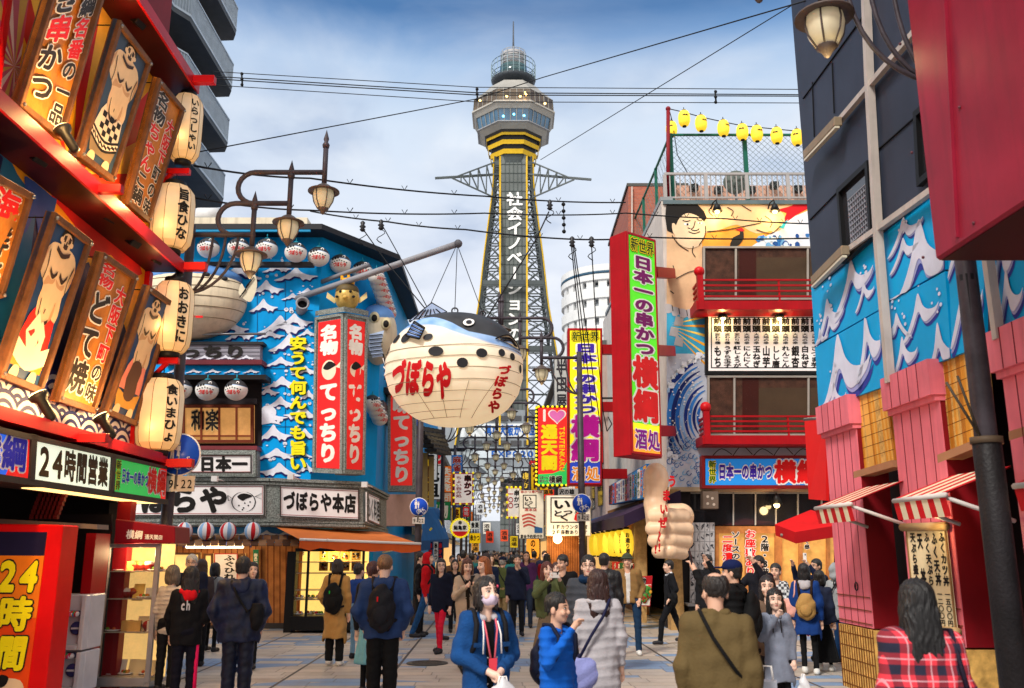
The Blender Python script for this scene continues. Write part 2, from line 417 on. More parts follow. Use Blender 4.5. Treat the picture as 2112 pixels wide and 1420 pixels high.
def person(label,at,yaw=0,H=1.65,arms=('down','down'),legs='stand',skin=0,hair='short',hc='15100d',top='jacket',tc='20242c',hem=.80,bot='trousers',bc='15161a',bhem=.07,shoe=None,
           g=1.0,head=(0,0),face=False,glasses=False,mask=None,hood=None,collar=None,scarf=None,tmat=None,bmat=None,hat=None,h=None,open_=None,puff=0,fem=False,sit=0,group=None,extras=None,lean=0):
    s=H/1.7;t=thing('person',label,'person',(at[0],at[1],0),group);t.rotation_euler=(0,0,R(yaw))
    h=h or max(.011,min(.03,math.hypot(at[0],at[1])*.0011));sk=SKIN[skin];child=H < 1.42
    hd=1.0/s if not child else .96/s                                   # heads scale less than bodies
    v=lambda x,y,z:(x*s,y*s,z*s)
    SH=.150 if fem else .172;SH *= (.9 if child else 1)*(.5+.5*g);ln=lean
    shz=1.385;nz=1.44
    L_={'stand':((.085,0,.0,.03),(-.085,0,.0,.0)),'walk':((.08,-.26,-.10,.02),(-.08,.28,.05,.10)),'wide':((.15,-.02,0,0),(-.15,.03,0,0)),'step':((.08,-.14,-.05,0),(-.08,.10,.02,.02))}[legs]
    legp=[];feet=[]
    for x,fy,ky,fz in L_:
        hp,kn,an=v(x*.95,0,.88),v(x*1.02,fy*.4+ky-.01,.48),v(x*1.05,fy,.085+fz*.6)
        legp.append((hp,kn,an));feet.append(an)
    armp=[]
    for sx,nm in ((1,arms[0]),(-1,arms[1])):
        e,w=ARM[nm];sh=V((sx*SH,ln*.9,shz))
        el=sh+V((sx*e[0],e[1],e[2]));wr=sh+V((sx*w[0],w[1],w[2]))
        armp.append([tuple(q*s) for q in (sh,el,wr)])
    # --- body: one skin from head to ankles
    hz=1.425*s+.150*s*hd;hc0=V((0,ln*s-.01,hz));ry,rp=R(head[0]),R(head[1])
    hm=Matrix.Rotation(ry,3,'Z') @ Matrix.Rotation(rp,3,'X');q=s*hd
    hp=lambda x,y,z:tuple(hc0+hm @ V((x*q,y*q,z*q)))
    e=lambda c,r:('e',hp(*c),tuple(x*q for x in r),[list(r_) for r_ in hm])
    prims=[e((0,.012,.035),(.074,.092,.088)),e((0,-.018,-.03),(.060,.068,.082)),e((0,-.052,-.078),(.030,.028,.026)),e((0,-.092,-.018),(.013,.018,.017)),e((0,-.082,.012),(.009,.014,.03)),
             e((.076,.012,-.012),(.010,.020,.030)),e((-.076,.012,-.012),(.010,.020,.030)),e((.04,-.066,-.025),(.025,.02,.022)),e((-.04,-.066,-.025),(.025,.02,.022)),
             ('c',tuple(hc0-V((0,-.02*s,.05*s))),v(0,ln+.01,1.38),.052*s,.058*s)]
    tb=[('c',v(.04,ln*.5,1.29),v(.035,0,1.0),.07*s,.06*s,.8),('c',v(-.04,ln*.5,1.29),v(-.035,0,1.0),.07*s,.06*s,.8),('c',v(SH-.04,ln*.9+.01,1.345),v(-SH+.04,ln*.9+.01,1.345),.042*s,.042*s),('c',v(.05,.01,.93),v(-.05,.01,.93),.075*s,.075*s)]
    for hp_,kn,an in legp:tb += [('c',hp_,kn,.062*s,.040*s),('c',kn,an,.040*s,.030*s),('c',an,(an[0],an[1]-.07*s,an[2]-.05*s),.035*s,.03*s)]
    for sh,el,wr in armp:tb += [('c',sh,el,.045*s,.036*s),('c',el,wr,.036*s,.026*s)]
    hands=[]
    for (sh,el,wr),sx,nm in zip(armp,(1,-1),arms):
        d=(V(wr)-V(el)).normalized();upc=nm in ('phone','photo','raise','face','mouth');side=V((sx,0,0));side=(side-d*side.dot(d)).normalized();pl=d.cross(side)*sx
        if nm in ('front','bag','phone','photo'):side,pl=pl,-side
        hl=.075*s*(1.1 if not child else .95);pc=V(wr)+d*hl*.55
        hands.append(('c',tuple(V(wr)),tuple(pc+d*hl*.3),.027*s,.030*s))
        for i,(off,ln_) in enumerate(((-.024,.062),(-.008,.074),(.008,.069),(.023,.052))):
            b=pc+d*hl*.5+side*off*s;kx=b+d*ln_*.5*s+pl*-.008*s;tip=kx+(d*.6+pl*-(.9 if upc or nm in ('front','bag') else .5)).normalized()*ln_*.5*s
            hands += [('c',tuple(b),tuple(kx),.0095*s,.009*s),('c',tuple(kx),tuple(tip),.009*s,.0075*s)]
        b=pc-side*.026*s*(1 if nm not in () else -1);kx=b-side*.022*s+d*.028*s;hands += [('c',tuple(b),tuple(kx),.012*s,.010*s),('c',tuple(kx),tuple(kx+d*.028*s-pl*.012*s),.010*s,.008*s)]
    body=solid(prims+tb+hands,h*.8,.012*s)
    bo=solid_obj('body',body,sk,t)
    far=math.hypot(at[0],at[1]) > 24
    if (face or abs((yaw+head[0]+180) % 360-180) < 100) and not far:
        for sx in (1,-1):
            f=MB();rot=hm
            f.ball(hp(sx*.031,-.0735,.012),(.0135*q,.006*q,.0055*q),EYEW,8,rot);f.ball(hp(sx*.031,-.0785,.012),(.0062*q,.003*q,.0058*q),EYEB,8,rot)
            f.tube([hp(sx*.046,-.066,.014),hp(sx*.031,-.081,.0195),hp(sx*.016,-.077,.013)],.0022*q,EYEB,5);o=f.build('eye',None);o.parent=bo
            f=MB();f.tube([hp(sx*.052,-.066,.033),hp(sx*.034,-.083,.040),hp(sx*.014,-.086,.036)],[.0025*q,.004*q,.003*q],BROW,5);o=f.build('eyebrow',None);o.parent=bo
        if not mask:
            f=MB();f.ball(hp(0,-.0815,-.052),(.021*q,.008*q,.0065*q),LIP,10,hm);o=f.build('mouth',None);o.parent=bo
    if mask:
        o=solid_obj('face_mask',solid([e((0,-.045,-.045),(.064,.054,.050)),e((0,-.088,-.030),(.018,.020,.030))],h*.55,.012,[lambda X,Y,Z:(lambda l:(l-.008*q))((Z-hc0.z)+.0*X)],disp=lambda X,Y,Z:0),cloth(mask,.7,.1,.04),t)
        for sx in (1,-1):
            f=MB();f.tube([hp(sx*.055,-.06,-.02),hp(sx*.074,-.02,-.012),hp(sx*.080,.018,-.012),hp(sx*.074,-.02,-.036),hp(sx*.055,-.06,-.06)],.003*q,cloth(mask,.7,.1,.04),5);f.build('mask_loop',None).parent=o
    if glasses:
        f=MB();gm=M('spectacle_frame',(.015,.012,.012),.3,0)
        for sx in (1,-1):
            ring=[hp(sx*.033+.024*math.cos(a),-.094,.010+.017*math.sin(a)) for a in [i*math.pi/6 for i in range(13)]];f.tube(ring,.0019*q,gm,5);f.tube([hp(sx*.057,-.092,.012),hp(sx*.078,.01,.012)],.002*q,gm,5)
        f.tube([hp(-.009,-.095,.012),hp(.009,-.095,.012)],.002*q,gm,5);f.build('spectacles',None).parent=t
    # --- hair
    if hair and hair != 'none':
        P_=[e((0,.020,.045),(.084,.097,.090))]
        inv=hm.transposed()
        def loc(X,Y,Z):
            x,y,z=X-hc0.x,Y-hc0.y,Z-hc0.z
            return tuple((inv[i][0]*x+inv[i][1]*y+inv[i][2]*z)/q for i in range(3))
        fr_={'short':.048,'crew':.055,'bob':.052,'long':.056,'fringe':.034,'bun':.056,'pony':.058,'bald':.07}.get(hair,.05)
        lowb={'short':-.055,'crew':-.03,'bald':-.05,'bun':-.05,'pony':-.05}.get(hair,-.5)
        cutf=lambda X,Y,Z:(lambda l:np.maximum(np.minimum(-(l[1]+.028+.25*np.maximum(l[2]-fr_,0)*-1),(fr_-l[2]))*.9-.004,(lowb-l[2]))*q)(loc(X,Y,Z))
        if hair == 'bob':P_ += [e((.062,.02,-.03),(.032,.062,.088)),e((-.062,.02,-.03),(.032,.062,.088)),e((0,.065,-.03),(.072,.042,.09)),e((.07,-.02,-.05),(.016,.03,.07)),e((-.07,-.02,-.05),(.016,.03,.07))]
        if hair in ('long','fringe'):P_ += [e((.064,.025,-.07),(.034,.06,.14)),e((-.064,.025,-.07),(.034,.06,.14)),e((0,.078,-.10),(.085,.045,.17)),e((.05,.075,-.2),(.05,.04,.12)),e((-.05,.075,-.2),(.05,.04,.12))]
        if hair == 'bun':P_ += [e((0,.095,.035),(.044,.040,.042))]
        if hair == 'pony':P_ += [e((0,.10,.04),(.03,.03,.03)),('c',hp(0,.12,.03),hp(.02,.12,-.20),.032*q,.020*q)]
        if hair in ('short','crew'):P_ += [e((0,.055,-.01),(.070,.052,.07))]
        st=lambda X,Y,Z:(lambda l:.004*q*np.sin(l[0]*170+np.sin(l[2]*40)*2)*np.sin(l[1]*150+l[2]*25))(loc(X,Y,Z))
        mats=hairm(hc)
        if hair == 'bald':cutf0=cutf;cutf=lambda X,Y,Z:np.maximum(cutf0(X,Y,Z),(lambda l:(.052-np.sqrt(l[0]**2+(l[1]-.03)**2)-(.10-l[2])*.8)*q)(loc(X,Y,Z)))
        solid_obj('hair',solid(P_,h*.8,.014*s,[cutf],st),mats,t)
    if hat:
        kind,col=hat;cm=cloth(col)
        if kind == 'cap':
            solid_obj('cap',solid([e((0,.012,.07),(.090,.105,.072)),e((0,-.125,.055),(.060,.065,.010))],h*.7,.012,[lambda X,Y,Z:(hc0.z+.035*q-Z)*.9]),cm,t)
        else:
            solid_obj('bucket_hat',solid([e((0,.012,.075),(.088,.10,.070)),e((0,.005,.052),(.128,.142,.014))],h*.7,.02,[lambda X,Y,Z:(hc0.z+.032*q-Z)*.9]),cm,t)
    # --- clothes
    tm=tmat or cloth(tc)
    def folds(X,Y,Z):
        a=.0085*s*np.sin(Z*16/s+3.2*np.sin(X*8/s+Y*6)+H*40)*np.sin(X*12/s+Y*9+Z*6+H*9)+.0045*np.sin(Z*31+X*47+Y*21+H*7)*np.sin(X*33-Z*23)-.004*s*np.abs(np.sin(Z*9+X*14+H*5))**6
        if puff:a=a*.4+.011*s*np.abs(np.sin(Z*math.pi/(puff*s)+.35*np.sin(X*11)))
        return a
    B=.118*g if fem else .13*g;fl=.74
    hemz=hem*s
    cl=[('c',v(SH*.55,ln*.9+.01,1.335),v(SH*.42,0,hem+.04),B*s*.86,B*s*(.95 if hem < .9 else .86),fl+.1),('c',v(-SH*.55,ln*.9+.01,1.335),v(-SH*.42,0,hem+.04),B*s*.86,B*s*(.95 if hem < .9 else .86),fl+.1),
          ('c',v(SH-.02,ln*.9+.005,1.366),v(-SH+.02,ln*.9+.005,1.352),.066*s*g,.066*s*g),('c',v(0,.005,1.30),v(0,0,hem+.06),B*s*.92,B*s*.9,.86),('c',v(0,ln*.9+.015,1.385),v(0,ln*.8+.01,1.43),.085*s,.066*s)]
    if hem < .72:cl += [('c',v(0,0,.95),v(0,0.01,hem),.15*s*g,.185*s*g,.8)]
    for sh,el,wr in armp:
        w2=V(wr)+(V(el)-V(wr))*.02;cl += [('c',sh,el,.064*s*g,.054*s*g),('c',el,tuple(w2),.054*s*g,.040*s*g)]
    cuts=[]
    wrs=[(V(w),(V(w)-V(el)).normalized()) for _,el,w in armp]
    for w,d in wrs:
        cuts.append(lambda X,Y,Z,w=w,d=d:np.where((X-w.x)**2+(Y-w.y)**2+(Z-w.z)**2 < (.085*s)**2,(X-w.x)*d.x+(Y-w.y)*d.y+(Z-w.z)*d.z-.004,-1.))
    armlow=min(w[0].z for w in wrs)
    cuts.append(lambda X,Y,Z:np.where((np.abs(X) < (SH+.02)*s) | (Z < hemz-.2),hemz-Z+.008*np.sin(X*30),-1.))
    neckcut=hc0-V((0,0,.115*q))
    cuts.append(lambda X,Y,Z:.075*s-np.sqrt(X**2+(Y-hc0.y+.045*s)**2+((Z-1.46*s)*.8)**2) if not collar else Z*0+X*0+Y*0-1)
    tops=solid(cl,h,.03*s,cuts,folds)
    o=solid_obj({'jacket':'jacket','coat':'coat','hoodie':'hoodie','shirt':'shirt','suit':'suit_jacket'}.get(top,top),tops,[tm]+([cloth(open_)] if open_ else []),t)
    if open_:                                                            # what shows between the open fronts
        fr=.045*s;co=np.empty(len(o.data.vertices)*3);o.data.vertices.foreach_get('co',co);co=co.reshape(-1,3)
        for p in o.data.polygons:
            c=co[list(p.vertices)].mean(0)
            if c[1] < -.02 and abs(c[0]) < fr*(.55+.45*max(0,(c[2]/s-.9)/.5)) and c[2] > hemz:p.material_index=1
    if collar or hood or scarf:
        if hood == 'up':
            cutf2=lambda X,Y,Z:(lambda l:-(np.sqrt((l[0]/.9)**2+(l[2]-.0)**2)-.066+ (l[1]+.03)*1.2)*q*.8)(tuple((hm.transposed()[i][0]*(X-hc0.x)+hm.transposed()[i][1]*(Y-hc0.y)+hm.transposed()[i][2]*(Z-hc0.z))/q for i in range(3)))
            solid_obj('hood',solid([e((0,.02,.03),(.098,.118,.112)),e((0,.05,-.07),(.10,.09,.08))],h,.03,[cutf2],folds),tm,t)
        elif hood:
            solid_obj('hood',solid([('e',v(0,ln+.10,1.385),v(.105,.05,.075)),('c',v(.085,ln+.05,1.43),v(.045,ln-.075,1.40),.030*s,.026*s),('c',v(-.085,ln+.05,1.43),v(-.045,ln-.075,1.40),.030*s,.026*s),('c',v(.085,ln+.06,1.43),v(-.085,ln+.06,1.43),.034*s,.034*s)],h,.03*s,(),folds),cloth(hood) if hood != 'self' else tm,t)
        if collar:solid_obj('collar',solid([('c',v(.052,ln-.055,1.405),v(.075,ln+.02,1.455),.022*s,.024*s),('c',v(-.052,ln-.055,1.405),v(-.075,ln+.02,1.455),.022*s,.024*s),('c',v(.07,ln+.035,1.455),v(-.07,ln+.035,1.455),.026*s,.026*s)],h*.8,.02*s),cloth(collar) if collar != 'self' else tm,t)
        if scarf:solid_obj('scarf',solid([('c',v(.06,ln-.05,1.44),v(.08,ln+.03,1.45),.04*s,.04*s),('c',v(-.06,ln-.05,1.44),v(-.08,ln+.03,1.45),.04*s,.04*s),('c',v(.07,ln+.05,1.45),v(-.07,ln+.05,1.45),.04*s,.04*s),('c',v(-.07,ln-.06,1.43),v(.07,ln-.06,1.43),.045*s,.045*s)],h,.03*s,(),folds),cloth(scarf),t)
    bm=bmat or cloth(bc)
    if bot == 'skirt':
        solid_obj('skirt',solid([('c',v(0,0,min(1.0,hem+.06)),v(0,0,bhem+.04),.115*s*g,(.17+(.9-bhem)*.09)*s*g,.8)],h,.03,[lambda X,Y,Z:bhem*s-Z],lambda X,Y,Z:.007*np.sin(np.arctan2(Y,X)*13)),bm,t)
        lm=cloth('0d0d10');solid_obj('tights',solid(sum([[('c',hp_,kn,.058*s,.045*s),('c',kn,an,.045*s,.034*s)] for hp_,kn,an in legp],[]),h,.02*s,[lambda X,Y,Z:.06*s-Z]),lm,t)
    else:
        tw={'slim':.80,'trousers':1.0,'baggy':1.22}.get(bot,1);P_=[('c',v(.05,.01,.95),v(-.05,.01,.95),.108*s,.108*s,.95)]
        for hp_,kn,an in legp:
            a2=(an[0],an[1],max(an[2],bhem*s));P_ += [('c',hp_,kn,.088*s*(.55+.45*tw),.062*s*tw),('c',kn,a2,.062*s*tw,.054*s*tw)]
        solid_obj('trousers',solid(P_,h,.02*s,[lambda X,Y,Z:(bhem-.02)*s-Z,lambda X,Y,Z:Z-1.02*s],lambda X,Y,Z:.004*np.sin(Z*60+X*20)*np.sin(Y*30+Z*17)),bm,t)
    sm=shoe or SHOE
    for an in feet:
        z0=an[2]-.085*s
        solid_obj('shoe',solid([('c',(an[0],an[1]+.02*s,z0+.045*s),(an[0]*1.08,an[1]-.14*s,z0+.035*s),.046*s,.040*s),('c',(an[0],an[1],z0+.09*s),(an[0],an[1],z0+.05*s),.045*s,.05*s)],max(h*.8,.012),.02*s,[lambda X,Y,Z:z0-Z]),sm,t)
    t['_s']=s
    inf=dict(t=t,s=s,yaw=R(yaw),armp=armp,hc=hc0,hp=hp,h=h,SH=SH)
    return inf
def world(pf,p):return rotm(p,pf['yaw'])+V((pf['t'].location.x,pf['t'].location.y,0))
def worn(pf,name,label,cat_,group=None):
    t=thing(name,label,cat_,tuple(pf['t'].location),group);t.rotation_euler=pf['t'].rotation_euler.copy();return t
def backpack(pf,label,col,w=.15,hh=.23,z=1.16,d=.085,accent=None,strap=None,y=.19):
    s,h=pf['s'],pf['h'];t=worn(pf,'backpack',label,'backpack');m=cloth(col,.7,.3)
    bb=solid_obj('bag',solid([('e',(0,y*s,z*s),(w*s,d*s,hh*s)),('e',(0,(y-.02)*s,(z-.06)*s),(w*1.02*s,d*s,hh*.8*s))],h,.04,(),lambda X,Y,Z:.004*np.sin(Z*40+X*30)),m,t)
    f=MB();f.ball((0,(y+d*.75)*s,(z-.07)*s),(w*.7*s,.035*s,hh*.5*s),m,10);f.build('front_pocket',None).parent=bb
    SH=pf['SH']
    for sx in (1,-1):
        f=MB();f.tube([(sx*.09*s,(y-.05)*s,(z+hh*.6)*s),(sx*.11*s,.07*s,1.465*s),(sx*.12*s,-.03*s,1.46*s),(sx*.125*s,-.125*s,1.36*s),(sx*.14*s,-.12*s,1.2*s),(sx*.17*s,.02*s,(z-hh*.6)*s),(sx*w*.8*s,(y-.03)*s,(z-hh*.65)*s)],.022*s,strap and cloth(strap) or m,6);f.build('strap',None).parent=t
    if accent:
        f=MB();f.cbox((.03*s,(y+d*.98)*s,(z+hh*.35)*s),(.014*s,.02*s,.05*s),cloth(accent));f.build('zip_pull',None).parent=bb
    return t
def held(pf,side,name,label,cat_,mat,size,off=(0,0,0),tilt=0):
    """a phone or camera in the hand of the given arm"""
    sh,el,wr=pf['armp'][side];d=(V(wr)-V(el)).normalized();c=V(wr)+d*.10*pf['s']+V(off)
    t=worn(pf,name,label,cat_);f=MB();rot=Matrix.Rotation(tilt,3,'X');f.cbox(c,size,mat,rot);f.build('case',None,.004).parent=t
    f=MB();f.cbox(c+rot @ V((0,size[1]*.55,0)),(size[0]*.9,.002,size[2]*.9),PHONE,rot);f.build('screen',None).parent=t
    f=MB();f.cbox(c+rot @ V((size[0]*.25,-size[1]*.55,size[2]*.33)),(.02,.004,.03),PHONE,rot);f.build('lens',None).parent=t
    return t
def shoulder_bag(pf,label,col,side=1,z=.92,size=(.16,.06,.13),strap='15151a',y=0.02,cross=True,x=None,mat=None,cat_='bag',name='shoulder_bag'):
    s,h=pf['s'],pf['h'];t=worn(pf,name,label,cat_);m=mat or cloth(col,.7,.3);x=side*.21 if x is None else x
    solid_obj('bag',solid([('e',(x*s,y*s,z*s),tuple(q*s for q in size)),('e',(x*s,y*s,(z-.03)*s),tuple(q*s*.98 for q in size))],h,.05,[lambda X,Y,Z:Z-(z+size[2]*.8)*s],lambda X,Y,Z:.003*np.sin(Z*50+X*30)),m,t)
    f=MB();o=-side if cross else side;sm=cloth(strap,.7)
    B_=.155;path=[(x,y+.03,z+size[2]*.75),(side*.10,B_,1.12),(o*.02,B_+.005,1.30),(o*.09,.11,1.44),(o*.11,.02,1.47),(o*.10,-.08,1.42),(0,-B_-.005,1.22),(side*.12,-B_+.02,1.02),(x,y-.03,z+size[2]*.75)]
    if not cross:path=[(x*.95,y+.05,z+size[2]*.7),(o*.17,.10,1.25),(o*.15,.05,1.455),(o*.15,-.03,1.45),(o*.17,-.10,1.25),(x*.95,y-.05,z+size[2]*.7)]
    f.tube([tuple(c*s for c in p) for p in path],.014*s,sm,6);f.build('strap',None).parent=t
    return t
# ================================================================ GROUND
def paving():
    m=bpy.data.materials.new('plaza_paving');m.use_nodes=True
    global nt
    nt=m.node_tree;b=nt.nodes['Principled BSDF']
    g=N('ShaderNodeNewGeometry');s=N('ShaderNodeSeparateXYZ');L(g.outputs['Position'],s.inputs[0])
    y=s.outputs[1];x=Mth('SUBTRACT',s.outputs[0],Mth('MULTIPLY',y,K))
    def cell(v,w):return Mth('FLOOR',Mth('DIVIDE',v,w))
    def joint(v,w,t):
        f=Mth('FRACT',Mth('DIVIDE',v,w));return Mth('LESS_THAN',Mth('MINIMUM',f,Mth('SUBTRACT',1,f)),t/w)
    def rnd(a,c,d=0):
        v=N('ShaderNodeCombineXYZ');L(a,v.inputs[0]);L(c,v.inputs[1]);v.inputs[2].default_value=d
        w=N('ShaderNodeTexWhiteNoise',noise_dimensions='3D');L(v.outputs[0],w.inputs['Vector']);return w.outputs['Value']
    row=cell(y,.34);xo=Mth('ADD',x,Mth('MULTIPLY',rnd(row,row,3),.35))
    cx_=cell(xo,.72)
    r=rnd(cx_,row,1);r2=rnd(cx_,row,5)
    stone=Ramp(r,[(0,(.40,.34,.28)),(.35,(.48,.42,.36)),(.7,(.43,.38,.34)),(1,(.53,.44,.36))])
    blue=Ramp(r2,[(0,(.10,.20,.38)),(.5,(.15,.26,.44)),(1,(.20,.30,.45))])
    band=Mth('SINE',Mth('ADD',Mth('MULTIPLY',y,1.75),Mth('MULTIPLY',Mth('SINE',Mth('MULTIPLY',x,.9)),1.1)))
    col=Mix(Mth('GREATER_THAN',Mth('ADD',Mth('MULTIPLY',band,.33),r2),.76),stone,blue)
    j=Mth('MAXIMUM',Mth('MULTIPLY',joint(y,.34,.010),.6),Mth('MAXIMUM',Mth('MULTIPLY',joint(xo,.72,.010),.5),joint(x,1.44,.022)))
    col=Mix(j,col,(.05,.045,.045))
    n=N('ShaderNodeTexNoise');n.inputs['Scale'].default_value=.6;n.inputs['Detail'].default_value=8;L(g.outputs['Position'],n.inputs['Vector'])
    col=Mix(Ramp(n.outputs['Fac'],[(.45,(0,)*3),(.75,(.4,)*3)]),col,(.13,.11,.10))
    vo=N('ShaderNodeTexVoronoi',feature='F1');vo.inputs['Scale'].default_value=1.7;L(g.outputs['Position'],vo.inputs['Vector'])
    col=Mix(Mth('MULTIPLY',Mth('LESS_THAN',vo.outputs['Distance'],.055),.45),col,(.09,.08,.075))
    n4=N('ShaderNodeTexNoise');n4.inputs['Scale'].default_value=2.3;n4.inputs['Detail'].default_value=9;n4.inputs['Roughness'].default_value=.7;L(g.outputs['Position'],n4.inputs['Vector'])
    col=Mix(Ramp(n4.outputs['Fac'],[(.5,(0,)*3),(.72,(.5,)*3)]),col,(.16,.13,.115))
    n3=N('ShaderNodeTexNoise');n3.inputs['Scale'].default_value=60;n3.inputs['Detail'].default_value=3;L(g.outputs['Position'],n3.inputs['Vector'])
    col=Mix(.14,col,n3.outputs['Color'],'OVERLAY')
    L(col,b.inputs['Base Color']);b.inputs['Roughness'].default_value=.62;b.inputs['Specular IOR Level'].default_value=.35
    bp=N('ShaderNodeBump');bp.inputs['Strength'].default_value=.25;bp.inputs['Distance'].default_value=.01;L(Mth('SUBTRACT',1,j),bp.inputs['Height']);L(bp.outputs[0],b.inputs['Normal'])
    return m
struct(MB().add([(-2500,-60,0),(2500,-60,0),(2500,4000,0),(-2500,4000,0)],[(0,1,2,3)],paving()).build('ground'))
def manhole(px,py,r,label):
    c=G(px,py);t=thing('manhole_cover',label,'manhole cover',c);m=M('cast_iron',(.07,.065,.06),.55,.3,20,bump=.4)
    f=MB();f.lathe([(r,.001),(r,.012),(r*.93,.014)],c,M('iron_ring',(.04,.04,.04),.5),28);f.build('rim',t)
    f=MB();f.lathe([(r*.92,.002),(r*.92,.017)],c,m,28)
    for i in range(-3,4):
        w=r*.8*math.sqrt(1-(i/4.2)**2);f.cbox(c+V((0,i*r*.21,.018)),(w*1.8,r*.07,.006),m)
    f.build('lid',t)
manhole(881,1369,.33,'round dark iron manhole cover set in the plaza paving')

# ================================================================ palette
RED=C('a40c16',.45,dirt=.25);REDL=C('be0e16',.4);DRED=C('8a0d18',.5);WHITE=C('ece8e4',.55,var=.05);BLACK=C('141416',.5);CREAM=C('efdcc0',.6,var=.06)
WOOD=M('brown_timber',(.13,.055,.022),.6,.35,6,bump=.3,bscale=30);WOODO=M('orange_timber',(.42,.16,.045),.55,.3,5,bump=.2)
STEEL=M('grey_steel',(.22,.22,.23),.4,.15,6,metal=.7);POLE=M('painted_pole',(.055,.045,.055),.45,.3,5,bump=.15)
GLASSD=M('dark_glass',(.02,.02,.025),.08,0,spec=.8);INK=C('1a1614',.6,var=.05)
def pw(Y,Z,X0,c=0):return V((X0+K*Y+c,Y,Z))

# ================================================================ BUILDING ON THE LEFT: panels, ledges, lit signs
XL,XW,YE=-4.69,-5.22,12.9
zt,zm,zl=(PX(395,157,XL).z,PX(377,545,XL).z,PX(343,950,XL).z)
A=thing('restaurant_building','red restaurant building on the left with sunburst walls, tilted sumo panels and lit ledges','building',(-8,8,0))
f=MB();WALLA=C('7a1016',.6,dirt=.3)
def hx(f,X0a,X0b,Y0,Y1,z0,z1,m):
    q=[pw(Y0,z0,X0b),pw(Y0,z0,X0a),pw(Y1,z0,X0a),pw(Y1,z0,X0b)]
    return f.hexa(q+[p+V((0,0,z1-z0)) for p in q],m)
hx(f,XW,XW-7,2,YE,zl-.2,zt+3.0,WALLA);hx(f,XW-2.2,XW-7,2,YE,0,zl-.2,C('1c0c0c',.7));f.build('wall',A)
f=MB();f.box((-14,YE-.35,0),(-5.55,YE-.05,zl-.2),C('100a0a',.7));f.build('end_wall',A)
f=MB()                                          # ledges: soffit boards with a red fascia beam
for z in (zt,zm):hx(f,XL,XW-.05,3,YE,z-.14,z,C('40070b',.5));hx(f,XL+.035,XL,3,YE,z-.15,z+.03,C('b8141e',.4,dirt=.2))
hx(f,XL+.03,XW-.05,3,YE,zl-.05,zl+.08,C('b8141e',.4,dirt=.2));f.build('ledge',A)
f=MB()
for z0,z1 in ((zl,zm-.15),(zm,zt-.15)):hx(f,XW+.10,XW+.01,YE-.1,YE+.02,z0,z1,REDL);hx(f,XW+.05,XW+.01,8.45,8.55,z0,z1,REDL)
parts(f,'post',A)
f=MB()
for (x,y),w in (((396,166),.36),((377,551),.36),((341,956),.40)):
    p=PX(x,y,XL);f.box(p+V((-.5,-.06,-.06)),p+V((w,.06,.06)),REDL)
for (x,y),w in (((200,391),.30),((159,904),.34)):
    p=PX(x,y,XL);f.box(p+V((-.3,-.05,-.05)),p+V((w,.05,.05)),REDL)
for x0,x1,y in ((330,392,355),(318,369,745)):
    a,b=P(x0,y,12.8),P(x1,y,12.8);f.bar(a-V((.3,0,0)),b,.09,.09,REDL);f.bar(a-V((.2,0,.45)),a+V((.22,0,0)),.06,.06,REDL)
parts(f,'beam',A,1,.004)
# painted wall behind the panels
def wallmap(X0):return lambda a,b,c=0:pw(a,b,X0,c)
wm=wallmap(XW+.015);art=MB()
def rays(mp,rect,ctr,n,cols,c=.004,a0=0):
    y0,z0,y1,z1=rect
    def hit(an):
        dx,dz=math.cos(an),math.sin(an);t=9e9
        if dx > 1e-9:t=min(t,(y1-ctr[0])/dx)
        if dx < -1e-9:t=min(t,(y0-ctr[0])/dx)
        if dz > 1e-9:t=min(t,(z1-ctr[1])/dz)
        if dz < -1e-9:t=min(t,(z0-ctr[1])/dz)
        return (ctr[0]+dx*t,ctr[1]+dz*t)
    cor=[math.atan2(q[1]-ctr[1],q[0]-ctr[0]) % (2*math.pi) for q in ((y0,z0),(y1,z0),(y1,z1),(y0,z1))]
    for i in range(n):
        a,b=a0+2*math.pi*i/n,a0+2*math.pi*(i+1)/n
        mid=sorted((t-a) % (2*math.pi) for t in cor);mid=[a+t for t in mid if t < b-a]
        pts=[ctr,hit(a)]+[hit(t) for t in mid]+[hit(b)]
        art.poly([mp(p[0],p[1],c) for p in pts],cols[i % len(cols)],pts)
SB=[C('c9a04e'),C('b85a68'),C('e3c9b4'),C('c4485a')]
FL=[C('e8a21a'),C('d8401a'),C('f0c040'),C('c8201c')]
rays(wm,(3,zm,8.9,zt-.14),(10.2-1.4,zm+.9),34,SB);rays(wm,(8.9,zm,YE,zt-.14),(10.3,zm+.3),30,FL)
BL1,BL2,BL3=C('123a7a'),C('1d6f9a'),C('0c1a4c')
art.poly([wm(*p,.003) for p in ((3,zl),(9.6,zl),(9.6,zm),(3,zm))],BL2,((3,zl),(9.6,zl),(9.6,zm),(3,zm)))
art.poly([wm(*p,.003) for p in ((9.6,zl),(YE,zl),(YE,zm),(9.6,zm))],BL3,((9.6,zl),(YE,zl),(YE,zm),(9.6,zm)))
art.shape(wm,[(9.0,zm-.14),(10.6,zm-.14),(11.8,zm-.14),(12.8,zm-.14),(12.8,zm-.9),(12.4,zm-1.25),(11.9,zm-.7),(11.5,zm-1.2),(11.0,zm-.6),(10.5,zm-.95),(9.9,zm-.45)],FL[0],.006)
art.shape(wm,[(9.9,zm-.14),(12.6,zm-.14),(12.2,zm-.42),(11.6,zm-.3),(11.1,zm-.55),(10.5,zm-.28)],FL[3],.010)
NAV,PALE=C('14246a',.5),C('d8d8e4',.5)
